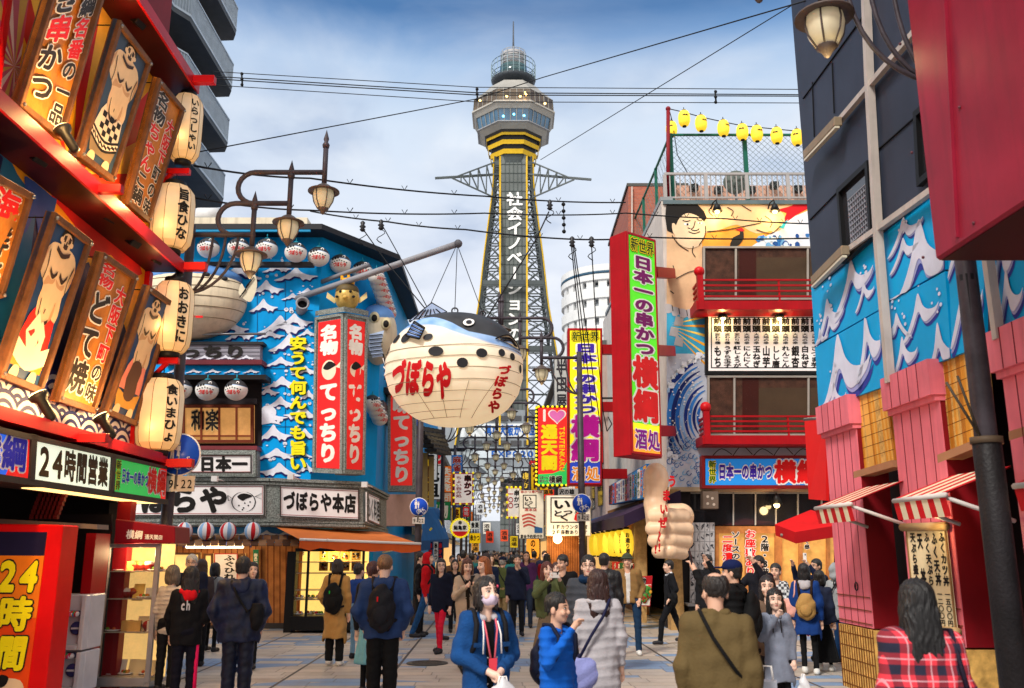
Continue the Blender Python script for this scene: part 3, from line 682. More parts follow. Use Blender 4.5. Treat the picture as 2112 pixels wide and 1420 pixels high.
for r_ in range(3):                               # rolling wave scales along the foot of the wall
    for i in range(9):
        cy_,cz=8.9+i*.52+(r_ % 2)*.26,zl+.08+(2-r_)*.20
        for j,rr in enumerate((.36,.31,.25,.20,.14,.09)):
            art.shape(wm,[(cy_+rr*math.cos(R(k*15)),cz+rr*.95*math.sin(R(k*15))) for k in range(13)]+[(cy_,cz-.02)],(NAV,PALE)[j % 2],.008+.0007*(r_*8+j),0)
for k,(y_,z_) in enumerate(((5.2,zm-.9),(6.8,zm-.5),(8.1,zm-.35),(9.3,zm-.3))):art.shape(wm,[(y_,z_),(y_+.1,z_-.5),(y_+.28,z_-.2),(y_+.5,z_-.6),(y_+.7,z_+.1),(y_+.6,zm-.16),(y_,zm-.16)],(C('0d1650'),C('2b58a8'))[k % 2],.012)
for k in range(6):                                # blossom on the teal ground
    a=R(60*k);cy_,cz=8.4,zl+.95;art.shape(wm,[(cy_,cz),(cy_+.16*math.cos(a-.35),cz+.16*math.sin(a-.35)),(cy_+.21*math.cos(a),cz+.21*math.sin(a)),(cy_+.16*math.cos(a+.35),cz+.16*math.sin(a+.35))],C('e87a94'),.02,2)
art.build('wall_painting',A)
def grille(Y0,Y1,z0,z1):
    g=MB();hx(g,XW+.03,XW+.02,Y0,Y1,z0,z1,GLASSD)
    for i in range(9):y=Y0+(Y1-Y0)*i/8;hx(g,XW+.05,XW+.035,y-.012,y+.012,z0,z1,STEEL)
    for i in range(4):z=z0+(z1-z0)*i/3;hx(g,XW+.055,XW+.04,Y0,Y1,z-.012,z+.012,STEEL)
    return g
grille(7.3,8.35,zl+.08,zl+.85).build('window',A)
# tilted wooden picture panels
FLESH,HAIRP=C('e8c79a',.5),C('17120f',.5);LINE=C('3a2416',.5)
def sumo(mb,fr,apron,kind):
    mp=fr.p;asp=fr.w/fr.h
    mb.shape(mp,[(.30,.60),(.16,.66),(.12,.76),(.22,.845),(.38,.865),(.62,.865),(.80,.84),(.90,.76),(.86,.64),(.80,.58),(.84,.47),(.78,.40),(.70,.46),(.68,.54),(.70,.44),(.62,.36),(.42,.36),(.32,.46),(.30,.52)],FLESH,.004)
    el=lambda x,y,rx,ry,m,c:mb.shape(mp,[(x+rx*math.cos(R(q)),y+ry*math.sin(R(q))) for q in range(0,360,24)],m,c,0)
    el(.51,.915,.155,.062,HAIRP,.006);el(.50,.972,.07,.022,HAIRP,.007);el(.50,.893,.125,.056,FLESH,.009);el(.37,.893,.03,.016,FLESH,.010);el(.63,.893,.03,.016,FLESH,.010)
    mb.shape(mp,[(.30,.46),(.34,.42),(.45,.372),(.60,.375),(.70,.43),(.80,.42),(.84,.30),(.84,.22),(.14,.22),(.16,.30),(.22,.40)],apron,.009,0)
    if kind == 0:
        for c_,r_ in (((.42,.31),.13),((.55,.275),.13)):
            q=[(c_[0]+r_*1.1*math.cos(R(a)),c_[1]+r_*.62*math.sin(R(a))) for a in (0,90,180,270,360)];mb.stroke(mp,q,.05,CREAM,.012,asp,0)
        mb.shape(mp,[(.10,.22),(.5,.16),(.88,.22),(.86,.10),(.10,.10)],C('d8841c'),.011,0)
        for k in range(3):mb.stroke(mp,[(.10,.24-.025*k),(.5,.175-.025*k),(.88,.24-.025*k)],.03,CREAM,.014,asp)
    elif kind == 1:
        for i in range(5):
            for j in range(4):
                if (i+j) % 2:x,y=.28+i*.10,.24+j*.042;mb.shape(mp,[(x,y),(x+.10,y),(x+.10,y+.042),(x,y+.042)],INK,.012,0)
        mb.shape(mp,[(.12,.22),(.5,.17),(.86,.22),(.80,.10),(.2,.10)],C('8a7658'),.011,0)
        for k in range(3):mb.stroke(mp,[(.12,.26-.02*k),(.5,.20-.02*k),(.86,.26-.02*k)],.025,(INK,CREAM,INK)[k],.014,asp)
    else:
        q=[(.5+.16*math.cos(R(a*30)),.30+.055*math.sin(R(a*30))) for a in range(13)];mb.stroke(mp,q,.11,C('5a3c2c'),.012,asp,0)
        mb.shape(mp,[(.12,.22),(.5,.17),(.86,.22),(.80,.09),(.2,.09)],C('d49a3c'),.011,0)
    SHD=C('cf9f72',.5)
    for q in ([(.30,.60),(.34,.66),(.44,.645),(.52,.665),(.50,.63),(.40,.615)],[(.54,.665),(.66,.64),(.76,.66),(.74,.62),(.60,.625)],[(.70,.54),(.72,.46),(.66,.39),(.58,.365),(.64,.40),(.67,.48)],[(.16,.70),(.13,.76),(.20,.83),(.18,.76)],[(.86,.64),(.90,.74),(.86,.80),(.84,.70)],[(.38,.845),(.50,.825),(.62,.845),(.50,.812)]):mb.shape(mp,q,SHD,.0052)
    for x in (.24,.66):mb.shape(mp,[(x,.10),(x-.06,.04),(x+.02,.03),(x+.13,.04),(x+.12,.10)],FLESH,.013)
    for st in ([(.34,.70),(.44,.665),(.52,.70)],[(.58,.70),(.68,.665),(.76,.71)],[(.36,.52),(.40,.42),(.52,.375),(.64,.41)],[(.22,.80),(.26,.70),(.24,.62)],[(.84,.78),(.80,.68),(.82,.60)],[(.505,.905),(.515,.885),(.49,.883)],[(.45,.868),(.50,.862),(.55,.868)],[(.41,.912),(.47,.918)],[(.53,.918),(.59,.912)],[(.43,.902),(.47,.905)],[(.53,.905),(.57,.902)],[(.34,.835),(.50,.805),(.66,.835)],[(.50,.46),(.515,.455)]):
        mb.stroke(mp,st,.014,LINE,.010,asp)
WW,WK=C('f4ece0',.5),C('2a2420',.5);WR=C('e01818',.5)
def panel(label,c4,kind):
    tl,tr,bl,br=c4;fr=Fr(PX(*tl,XL-.02),PX(*tr,XL-.02),PX(*bl,XW+.16),PX(*br,XW+.16))
    t=thing('picture_panel',label,'picture panel',fr.p(.5,0),'tilted wooden picture panels on the red building')
    f=MB();f.slab(fr,{'text':M('varnished_board',(.50,.17,.02),.5,.4,3,bump=.15),'sumo':C('1b3f6c',.5),'grey':C('33475e',.5)}[kind[0]],c0=-.05,c1=0);bd_=f.build('board',t)
    f=MB();f.rim(fr,WOOD,.075,-.07,.05);f.build('frame',t,.006)
    f=MB()
    for a,b in ((.04,.97),(.96,.97),(.04,.03),(.96,.03)):f.ball(fr.p(a,b,.06),.022,STEEL,6);f.bar(fr.p(a,b,.02),pw(fr.p(a,b).y,fr.p(a,b).z,XW),.012,.012,BLACK)
    parts(f,'bolt',t,2)
    f=MB();asp=fr.w/fr.h
    if kind[0] == 'text':
        for body,box,cols in kind[1]:
            n=len(body)
            for i,ch in enumerate(body):
                a0,b0,a1,b1=box;hh=(b1-b0)/n;cm=WR if cols[i] == 'r' else WK
                letters(f,fr.p,ch,(a0,b1-(i+1)*hh,a1,b1-i*hh),[(.10,WW),(.045,cm)])
        f.build('lettering',bd_)
    else:sumo(f,fr,*kind[1:]);f.build('picture',bd_)
    return fr
PAN=[panel('wooden panel lettered 串かつ and 横綱名番の一品, topmost on the red wall',((104,-20),(224,-62),(33,216),(122,290)),('text',[('き串かつ',(.10,.12,.58,.98),'krkk'),('横綱名番の一品',(.62,.05,.93,.99),'kkrrkkk')])),
       panel('wooden panel of a pale wrestler in a black and white checked apron, upper row',((242,40),(308,127),(158,323),(229,376)),('grey',CREAM,1)),
       panel('wooden panel lettered ちゃんこ鍋 beside the lanterns, upper row',((324,160),(377,224),(257,421),(303,460)),('text',[('名物ちゃんこ鍋',(.10,.06,.56,.96),'kkrrrkk'),('大阪下町の味',(.62,.04,.92,.84),'rrrkkk')])),
       panel('wooden panel of a wrestler in a red apron with a double diamond crest, lower row',((107,436),(185,496),(-8,778),(79,813)),('sumo',C('d8281c'),0)),
       panel('wooden panel lettered 名物どて焼 and 大阪下町の味, lower row',((207,519),(279,568),(113,828),(190,853)),('text',[('名物',(.08,.80,.52,.97),'rr'),('どて焼',(.08,.08,.58,.78),'kkk'),('大阪下町の味',(.62,.06,.92,.88),'rrrrkk')])),
       panel('narrow wooden panel of a wrestler in a pink apron with ring crest',((303,588),(354,624),(213,853),(277,879)),('sumo',C('e88a74'),2)),
       panel('wooden panel lettered 海鮮 cut by the left picture edge, lower row',((-20,352),(63,399),(-100,640),(0,612)),('text',[('海鮮丼',(.2,.1,.85,.95),'rkk')]))]
# lamps: black floods under the ledges, upright spots on the low ledge
def flood(n,px,py,X0,label,up,on=None,s=1):
    p=PX(px,py,X0) if X0 < 0 else P(px,py,X0);t=thing('spotlight',label,'spotlight',p,'spotlights on the red building');f=MB()
    d=V((-.5,-.1,.75)).normalized() if up else V((-.55,.1,-.7)).normalized();q=d.to_track_quat('Z','Y').to_matrix()
    if up:
        f.lathe([(.02,-.26),(.05,-.24),(.055,-.02),(.095,.02),(.105,.06)],p,BLACK,12,q);f.tube([p-d*.2,p+V((.02,0,-.3))],.015,BLACK,5);f.build('housing',t)
        f=MB();f.lathe([(.098,.055),(.09,.075),(.0,.08)],p,M('warm_lens',(1,.8,.5),.4,0,emit=2.5,ecol=(1,.72,.35)),12,q);f.build('lens',t)
    else:
        f.cbox(p,(.20*s,.14*s,.12*s),BLACK,q);f.build('housing',t,.01);f=MB();f.tube([p+V((0,0,.07)),p+V((.02,0,.17)),p+V((-.02,.05,.25))],.02,BLACK,6);f.build('bracket',t)
    return t
for i,(x,y) in enumerate(((285,45),(345,118))):flood(i,x,y,XL-.18,('black flood lamp under the top red ledge, nearer the picture edge','black flood lamp under the top red ledge, nearer the lantern')[i],False)
for i,(x,y) in enumerate(((80,325),(158,385),(224,445),(275,498),(322,533))):flood(i,x,y,XL-.2,'black flood lamp under the middle red ledge, %s from the corner' % ('fifth','fourth','third','second','first')[i],False)
for i,(x,y,w) in enumerate(((84,825,'below the double diamond panel'),(212,868,'below the どて焼 panel'),(133,275,'below the 串かつ panel'))):flood(i,x,y,XL-.1 ,'upright black spot lamp with a warm lens '+w,True)
for i,(x,y,Y_,w) in enumerate(((302,905,12.7,'in front of the lowest lantern'),(335,478,12.7,'in front of the second lantern from the top'))):flood(i,x,y,Y_,'upright black spot lamp '+w,True)
for i,(x,y,w) in enumerate(((380,182,'first'),(362,572,'third'))):
    p=P(x,y,12.9);t=thing('spotlight','small black can lamp aimed at the %s lantern from the top' % w,'spotlight',p,'spotlights on the red building')
    q=V((-.6,0,-.5)).to_track_quat('Z','Y').to_matrix();f=MB();f.lathe([(.05,-.12),(.05,.1)],p,BLACK,10,q);f.tube([p,p+V((0,0,.15))],.012,BLACK,5);f.build('housing',t)
    f=MB();f.lathe([(.042,.098),(.042,.104)],p,M('warm_lens',(1,.8,.5)),10,q);f.build('lens',t)
warm=(1,.58,.20)
for i,(x,y,e) in enumerate(((60,800,55),(175,830,45),(262,850,45),(140,250,45),(210,320,40),(300,420,40),(10,600,35))):lamp('panel_glow','POINT',PX(x,y,XL+.12),e,warm,A,.05)
for i,(y_,z_) in enumerate(((7.5,zt-.35),(10.5,zt-.35),(7.5,zm-.35),(10.3,zm-.35),(12.2,zm-.35))):lamp('ledge_glow','POINT',pw(y_,z_,XL-.12),3,(1,.38,.12),A,.06)
# paper lanterns at the corner
PAPER=M('lit_paper',(.86,.70,.50),.7,.08,3,emit=.55,ecol=(1,.66,.32));
def paper_mat():
    m=bpy.data.materials.new('lit_lantern_paper');m.use_nodes=True
    global nt
    nt=m.node_tree;b=nt.nodes['Principled BSDF'];tc=N('ShaderNodeTexCoord');s=N('ShaderNodeSeparateXYZ');L(tc.outputs['Generated'],s.inputs[0])
    n=N('ShaderNodeTexNoise');n.inputs['Scale'].default_value=3;L(tc.outputs['Object'],n.inputs['Vector'])
    L(Ramp(n.outputs['Fac'],[(.3,(.54,.38,.22)),(.7,(.64,.48,.30))]),b.inputs['Base Color']);b.inputs['Roughness'].default_value=.7
    L(Ramp(s.outputs[2],[(0,(1,.50,.12)),(.3,(1,.66,.30)),(.75,(.95,.74,.50)),(1,(1,.62,.25))]),b.inputs['Emission Color'])
    b.inputs['Emission Strength'].default_value=.2;m.cycles.emission_sampling='NONE';return m
LPAP=paper_mat()
def barrel(r,h_):
    return [(r*.45,-h_*.5),(r*.72,-h_*.485),(r*.93,-h_*.40),(r,-h_*.25),(r,h_*.25),(r*.93,h_*.40),(r*.72,h_*.485),(r*.45,h_*.5)]
def bmap(o,prof,a_mid,a_half,flat=False):
    """writing surface wrapped round a lantern: a 0..1 across the angle, b 0..1 up."""
    zs=[p[1] for p in prof];rs=[p[0] for p in prof]
    def mp(a,b,c=0):
        z=zs[0]+(zs[-1]-zs[0])*b;r=float(np.interp(z,zs,rs))*1.004+c;an=a_mid+a_half*(2*a-1)
        return V(o)+V((r*math.cos(an),r*math.sin(an),z))
    return mp
def hang_lantern(px,py,Y,wpx,hpx,body,label,n=10):
    o=P(px,py,Y);k=Y/ray(px,py).y/FP;r,hh=wpx*k/2,hpx*k/.98
    t=thing('paper_lantern',label,'lantern',o,'tall paper lanterns on the corner of the red building');pr=barrel(r,hh)
    f=MB();f.lathe(pr,o,LPAP,n,smooth=False,ph=.3);ps_=f.build('paper_shade',t)
    f=MB();wire=C('5a3a1c')
    for i in range(n):
        a=.3+2*math.pi*i/n;f.tube([o+V((q*1.003*math.cos(a),q*1.003*math.sin(a),z)) for q,z in pr],.004,wire,4)
    f.build('rib',ps_)
    for z,q in ((hh*.52,.50),(-hh*.52,.50)):
        f=MB();f.lathe([(r*q,-.05),(r*q*1.04,0),(r*q,.05)],o+V((0,0,z)),BLACK,16);f.build('end_ring',t)
    f=MB();f.tube([o+V((0,0,hh*.5)),o+V((.01,0,hh*.5+.28))],.008,BLACK,5);f.build('hanger',t)
    f=MB();letters(f,bmap(o,pr,R(-42),R(21)),body,(.08,.10,.92,.90),[(.05,INK)],True);f.build('lettering',ps_)
    lamp('lantern_bulb','POINT',o+V((0,-r*1.25,-hh*.2)),2,(1,.6,.25),t,.1)
hang_lantern(383,266,12.8,64,142,'いらっしゃい','tall paper lantern at the red building corner, topmost of the four')
hang_lantern(356,451,12.8,84,136,'旨食ひな','tall octagonal paper lantern lettered 旨食ひな, second from the top')
hang_lantern(355,656,12.8,82,146,'おおきに','tall paper lantern lettered おおきに, third from the top')
hang_lantern(330,856,12.8,90,146,'食いまひょ','tall paper lantern lettered 食いまひょ, lowest of the four')
# lit sign boxes under the low ledge
sb=thing('lit_sign_row','black framed row of backlit signs under the low red ledge, lettered 24時間営業','sign',PX(180,960,XL));XS=XL+.02
f=MB();fr=FX(XS-.015,(-60,866),(343,963),(-60,983),(343,1040));f.slab(fr,C('2c2a2a',.5),c0=-.5,c1=0);f.build('box',sb)
f=MB()
for q in (((-60,868),(343,963),(-60,882),(343,969)),((-60,970),(343,1031),(-60,985),(343,1041)),((60,895),(72,898),(57,993),(66,995)),((228,937),(236,939),(223,1016),(231,1018))):f.slab(FX(XS,*q),C('2c2a2a',.5),c0=-.02,c1=.03)
parts(f,'frame',sb)
LITW=M('backlit_white',(.8,.86,.72),.4,.04,2,emit=.48,ecol=(.86,.95,.72));LITG=M('backlit_green',(.02,.38,.08),.4,.1,2,emit=.45,ecol=(.02,.42,.07));LITB=M('backlit_blue',(.02,.10,.6),.4,.1,2,emit=.5,ecol=(.02,.14,.75));LITR=M('backlit_red',(.75,.02,.02),.4,.08,2,emit=.42,ecol=(.85,.015,.01));LITY=M('backlit_yellow',(.9,.72,.02),.4,.06,2,emit=.55,ecol=(1,.78,.01));LITO=M('backlit_orange',(.9,.3,.02),.4,.06,2,emit=.5,ecol=(1,.32,.02))
MAG,PUR,NAVY=C('c0109a',.5),C('3c22a0',.5),C('141a8c',.5);YEL=C('f4dc10',.5)
fr=FX(XS,(-70,868),(63,898),(-76,968),(56,988));f=MB();f.slab(fr,LITB,c0=-.01,c1=.004);f.add([fr.p(*q,.006) for q in ((.62,0),(1,0),(1,1),(.84,1),(.9,.6),(.7,.3))],[(0,1,2,3,4,5)],LITR);f.build('face',sb)
f=MB();letters(f,fr.p,'横綱',(.08,.1,.95,.92),[(.10,WHITE),(.04,C('1a22b8'))],c=.012);f.build('lettering',sb)
fr=FX(XS,(73,901),(228,938),(66,991),(224,1014));f=MB();f.slab(fr,LITW,c0=-.01,c1=.004);f.build('face',sb);f=MB();letters(f,fr.p,'24時間営業',(.04,.08,.97,.90),[(.055,C('3c2c14'))]);f.build('lettering',sb)
fr=FX(XS,(236,942),(343,968),(231,1015),(340,1031));f=MB();f.slab(fr,LITG,c0=-.01,c1=.004);f.add([fr.p(*q,.006) for q in ((.9,0),(1,0),(1,1),(.86,1))],[(0,1,2,3)],LITR);f.build('face',sb)
f=MB();letters(f,fr.p,'新世界',(.03,.06,.12,.94),[(.09,YEL),(.02,C('0a5020'))],True);letters(f,fr.p,'日本一の串かつ',(.13,.28,.62,.74),[(.10,WHITE),(.04,C('1a3cb0'))]);letters(f,fr.p,'横綱',(.60,.10,.99,.96),[(.10,WHITE),(.045,WR)]);f.build('lettering',sb)
f=MB();hx(f,XL-.02,XL-.30,9.6,YE-.1,zl-.62,zl-.58,M('under_tube',(1,.75,.4),.5,0,emit=1.6,ecol=(1,.6,.2)));f.build('light_tube',sb)
# ground floor: dark hall, posts, roof tiles
f=MB()
for y_ in (12.2,):hx(f,XL-.15,XL-.33,y_,y_+.18,0,zl-.55,DRED)
parts(f,'column',A)
f=MB();TILE=C('5c1210',.45)
for i in range(6):
    for j in range(7):p=P(90+i*9+j*-3.5,1012+j*9,10.6);f.cbox(p,(.07,.05,.055),TILE)
f.build('tile_eave',A)
f=MB();q=FY(10.4,(-80,1066),(200,1082),(-80,1076),(200,1092));f.slab(q,C('7a6a5e',.4),c0=-.3,c1=0);f.build('canopy_edge',A)
# maroon show case with food models
sc_=thing('food_showcase','maroon topped glass showcase with food models, left of the street pole','showcase',P(270,1420,12.0));Yc=12.0
f=MB();fr=FY(Yc-.12,(238,1071),(361,1087),(236,1121),(361,1121));f.slab(fr,C('7c0a1e',.4),c0=-.55,c1=0);f.build('header',sc_,.008)
f=MB();letters(f,fr.p,'横綱',(.19,.18,.47,.62),[(.04,WHITE)],italic=.1);letters(f,fr.p,'通天閣店',(.50,.18,.80,.46),[(.03,WHITE)]);f.build('lettering',sc_)
fr2=FY(Yc+.5,(128,1084),(222,1088),(128,1122),(222,1128));f=MB();f.slab(fr2,C('7c0a1e',.4),c0=-.1,c1=0);letters(f,fr2.p,'一の串かつ横綱',(.04,.2,.97,.85),[(.04,WHITE)]);f.build('side_header',sc_)
zb=0.12;zt_=P(270,1122,Yc).z;xl_,xr_=P(207,1250,Yc).x,P(322,1250,Yc).x;zg=P(250,1398,Yc).z
AL=M('brushed_aluminium',(.42,.41,.42),.35,.1,8,metal=.6);f=MB()
for x0,x1,a,b in ((xl_,xl_+.06,zb,zt_),(xr_-.06,xr_,zb,zt_),(xl_+.06,xr_-.06,zg-.10,zg),(xl_+.06,xr_-.06,zt_-.05,zt_)):f.box((x0,Yc-.03,a),(x1,Yc+.03,b),AL)
f.box((xl_,Yc-.02,zb),(xr_,Yc+.6,zg-.11),AL);f.build('frame',sc_,.004)
f=MB();f.box((xl_+.03,Yc+.58,zg-.1),(xr_-.03,Yc+.6,zt_),M('case_back',(.6,.42,.16),.5,.5,5,emit=.55,ecol=(1,.62,.2)));f.build('back_panel',sc_)
f=MB();f.box((xl_+.06,Yc-.004,zg),(xr_-.06,Yc+.004,zt_-.05),M('case_glass',(.03,.03,.03),.03,0,alpha=.12,spec=.9));f.build('glass_pane',sc_)
zs_=[zg+(zt_-zg)*k for k in (0,.33,.58,.79)]
for z in zs_:f=MB();f.box((xl_+.04,Yc+.08,z-.012),(xr_-.04,Yc+.57,z),M('shelf_glass',(.5,.4,.3),.2,0));f.build('shelf',sc_)
random.seed(3)
for z in zs_:
    for k in range(7):
        x=xl_+.10+k*(xr_-xl_-.2)/6;kind=random.choice('bpds');f=MB();c_=V((x,Yc+.2+random.random()*.15,z))
        hcol=random.choice(['c88a3a','e0b060','d05a28','8aa040','c03020','e8e0d0'])
        if kind == 'b':f.lathe([(.05,0),(.095,.08),(.09,.08),(.05,.02)],c_,C('8a2018',.3),12);f.ball(c_+V((0,0,.08)),(.08,.08,.05),C(hcol),8)
        elif kind == 'p':f.lathe([(.05,0),(.10,.015),(.09,.02)],c_,WHITE,14);[f.ball(c_+V((random.uniform(-.05,.05),random.uniform(-.05,.05),.03)),.025,C(random.choice(['c88a3a','d05a28','6a8a30'])),6) for _ in range(6)]
        elif kind == 'd':f.cbox(c_+V((0,0,.05)),(.17,.1,.15),C(hcol),Matrix.Rotation(.2,3,'Z'))
        else:f.cbox(c_+V((0,.05,.07)),(.14,.012,.22),C(random.choice(['f0e8d8','c83a20','e8c060','f4e0b0'])),Matrix.Rotation(-.3,3,'X'))
        tag(f.build('food_model'),'wax food model on a shelf of the maroon topped showcase','food model','food models inside the maroon showcase')
lamp('case_lamp','POINT',((xl_+xr_)/2,Yc+.15,zt_-.12),14,(1,.72,.36),sc_,.05)
# capsule vending machine
gm=thing('capsule_machine','white capsule toy machine between the red sign and the showcase','vending machine',P(120,1420,10.9));Yg=10.9
x0,x1=P(92,1300,Yg).x,P(172,1300,Yg).x;f=MB();z1=P(130,1228,Yg).z;GW=C('c8c6ca',.4)
for z0_,zz in ((.15,z1*.5-.02),(z1*.5,z1)):
    f.box((x0,Yg+.12,z0_),(x1,Yg+.5,zz),GW);f.box((x0,Yg,z0_),(x0+.04,Yg+.12,zz),GW);f.box((x1-.06,Yg,z0_),(x1,Yg+.12,zz),GW);f.box((x0+.04,Yg,z0_),(x1-.06,Yg+.12,z0_+.06),GW)
f.build('cabinet',gm,.01)
for z0_ in (.15,z1*.5):
    zz=z0_+z1*.5-.15
    f=MB();f.box((x0+.06,Yg+.06,z0_+.38),(x1-.08,Yg+.118,zz-.03),C('35406a',.4));[f.ball((random.uniform(x0+.09,x1-.11),Yg+.05,random.uniform(z0_+.40,zz-.06)),.032,C(random.choice(['d02a3a','2a8ad0','e8b020','e060a0','f0f0f0','30a050'])),8) for _ in range(22)];f.build('capsule_window',gm)
    for xx in (.3,.72):f=MB();f.lathe([(.075,0),(.075,.02),(.05,.03)],(x0+(x1-x0)*xx,Yg+.11,z0_+.24),C('3a3a70',.3),16,Matrix.Rotation(R(90),3,'X'));f.cbox((x0+(x1-x0)*xx,Yg+.07,z0_+.24),(.10,.02,.02),GW);f.build('crank_dial',gm)
f=MB();f.box((x0-.8,Yg+.9,0),(x1-.2,Yg+.95,2.2),C('120e14',.5));f.box((x1-.22,Yg+.3,0),(x1-.10,Yg+.7,1.95),C('a00c14',.5));parts(f,'interior_wall',A)
# big red standing sign 24時間
rs=thing('standing_sign','big red box sign with yellow 24時間 lettering, at the lower left','sign',P(60,1420,9.4));Ys=9.4
fr=FY(Ys,(-160,1078),(130,1083),(-205,1500),(85,1500));f=MB();f.slab(fr,C('d80808',.35),c0=-.35,c1=0);f.build('box',rs,.012)
fr=FY(Ys-.005,(-150,1096),(98,1098),(-175,1460),(52,1460));f=MB();f.slab(fr,C('e8480c',.4),c0=-.004,c1=.004);f.add([fr.p(*q,.007) for q in ((0,.86),(1,.86),(1,1),(0,1))],[(0,1,2,3)],C('181030'));f.add([fr.p(*q,.007) for q in ((0,.5),(1,.5),(1,.86),(0,.86))],[(0,1,2,3)],C('ec7a10'));f.build('face',rs)
f=MB();YE_=C('fbe40c',.4)
letters(f,fr.p,'24',(.625,.64,.99,.85),[(.13,INK),(.07,YE_)],c=.012,italic=.12);letters(f,fr.p,'時',(.66,.42,.965,.63),[(.10,INK),(.05,YE_)],c=.013,italic=.08);letters(f,fr.p,'間',(.69,.20,.965,.41),[(.10,INK),(.05,YE_)],c=.014,italic=.08);f.build('lettering',rs)
f=MB();f.shape(fr.p,[(.70,.0),(.70,.12),(.78,.16),(.93,.15),(.98,.08),(.97,0)],FLESH,.012);f.shape(fr.p,[(.70,.13),(.74,.18),(.82,.17),(.81,.13),(.76,.11)],HAIRP,.016);f.build('picture',rs)
lamp('sign_lamp','POINT',P(40,1180,8.3),14,(1,.5,.3),rs,.2)
# ================================================================ PUFFERFISH RESTAURANT (left, across the side street)
YB=21.5
BLUE=M('sea_blue_wall',(.0,.33,.78),.5,.12,.8,dirt=.2,spec=.1);WV=C('dfe2ee',.6,dirt=.2);WS=C('141c66',.6)
GRAN=M('speckled_granite',(.22,.24,.22),.5,.75,32,bump=.3,bscale=60);SOFF=C('3c3a3c',.7)
B=thing('restaurant_building','blue wave painted pufferfish restaurant with white sign bands, left of the big hanging fish','building',(-7,25,0))
def at(x,y,d=0):return P(x,y,YB-d)
xr=at(645,900).x;zr=at(634,490).z;zbnd=at(500,985).z
cor=P(790,545,23.6);cor.z=zr;side_end=V((cor.x-.1,30,0))
f=MB();foot=[(-16,YB),(xr,YB),(cor.x,23.6),(side_end.x,44),(-16,30)]
f.add([(x,y,0) for x,y in foot]+[(x,y,zr) for x,y in foot],[(0,1,6,5),(1,2,7,6),(2,3,8,7),(3,4,9,8),(4,0,5,9),(5,6,7,8,9)],BLUE);f.build('wall',B)
f=MB()                                          # eaves: overhang round the roof
ov=[(-16,YB-.6),(xr+.1,YB-.6),(cor.x+.5,23.3),(side_end.x+.5,29.8),(-16,30)]
f.add([(x,y,zr) for x,y in ov]+[(x,y,zr+.13) for x,y in ov],[(0,1,6,5),(1,2,7,6),(2,3,8,7),(3,4,9,8),(4,0,5,9),(5,6,7,8,9),(4,3,2,1,0)],C('26262a',.5))
f.add([(x,y,zr+.14) for x,y in ov[:3]]+[(x-.6,y+1.2,zr+.5) for x,y in ov[:3]],[(0,1,4,3),(1,2,5,4)],C('6a6a6c',.5,dirt=.4));f.build('roof',B)
f=MB();f.slab(FR(YB+.4,330,449,634,476),C('d8ccb4',.6,dirt=.4),c0=-3);f.build('parapet',B);f=MB();f.slab(FR(YB-.76,330,474,640,478),C('1488b8',.4));f.slab(FR(YB-.4,340,540,645,548),SOFF,c0=-.2);parts(f,'eave_trim',B)
t_=thing('roof_tank','pale domed vent on the roof of the pufferfish restaurant','roof vent',at(430,447));f=MB();c_=P(430,446,YB+1.2);f.tube([c_+V((-.28,0,0)),c_+V((.28,0,0))],.22,C('c8c8ca',.5),16);f.build('shell',t_);f=MB();f.cbox(c_+V((0,0,-.2)),(.6,.4,.25),C('9a9a98'));f.build('base',t_)
WAVE=[(-1,-.34),(-.62,-.14),(-.30,.12),(-.10,.36),(0,.46),(.10,.38),(.16,.26),(.34,.10),(.62,-.02),(1,-.08),(.74,-.18),(.62,-.34),(.44,-.26),(.30,-.34),(.18,-.16),(.05,-.12),(-.10,-.10),(-.30,-.26),(-.52,-.24),(-.66,-.36)]
def wave(mb,mp,a,b,sa,sb,flip=1,c=.006,wm=WV,sm=WS,drops=True):
    mb.shape(mp,[(a+flip*x*sa*.97+sa*.04*flip,b+(y-.10)*sb) for x,y in WAVE],sm,c);mb.shape(mp,[(a+flip*x*sa,b+y*sb) for x,y in WAVE],wm,c+.005)
    if drops:
        for k in range(5):
            x,y=a+flip*sa*(.1+.5*math.sin(k*2.1+a*9)),b+sb*(.55+.28*((k*.37+b*7) % 1));r=sa*(.05+.04*(k % 2))
            mb.shape(mp,[(x+r*math.cos(R(q)),y+r*sb/sa*math.sin(R(q))) for q in range(0,360,60)],wm,c+.004,2)
fr=FR(YB-.01,340,478,645,985);f=MB();u=lambda x:(x-340)/305;w_=lambda y:(985-y)/507
random.seed(5)
for x,y,s in ((492,562,34),(572,553,22),(607,577,33),(555,603,30),(600,616,20),(634,612,20),(548,633,26),(583,676,42),(606,664,26),(636,690,20),(478,690,30),(497,700,28),(596,722,34),(560,700,20),(633,735,22),(575,760,26),(555,815,20),(580,800,32),(636,775,20),(575,838,30),(634,822,20),(630,865,26),(556,862,30),(566,905,30),(632,905,20),(570,937,32),(625,940,24),(572,972,30),(636,968,18),(430,760,22),(500,762,26)):
    q=random.uniform(.85,1.25);wave(f,fr.p,u(x+random.uniform(-7,5)),w_(y+random.uniform(-6,6)),s*1.25*q/305,s*1.05/507*random.uniform(.75,1.3),random.choice((1,1,-1)))
for x,y,s in ((553,868,30),):f.shape(fr.p,[(u(x+q[0]*s),w_(y-q[1]*s)) for q in ((-.9,-.5),(-.7,.2),(-.3,.75),(.2,.8),(.55,.5),(.5,.15),(.2,.3),(.35,-.1),(.9,-.45),(.2,-.35))],WV,.013)
f.build('wave_painting',B)
f=MB()
for x in (472,530,588):f.slab(FR(YB-.012,x,548,x+.8,985),C('0a4a80'),c0=-.01,c1=.002)
for y in (640,760,880):f.slab(FR(YB-.012,530,y,645,y+.8),C('0a4a80'),c0=-.01,c1=.002)
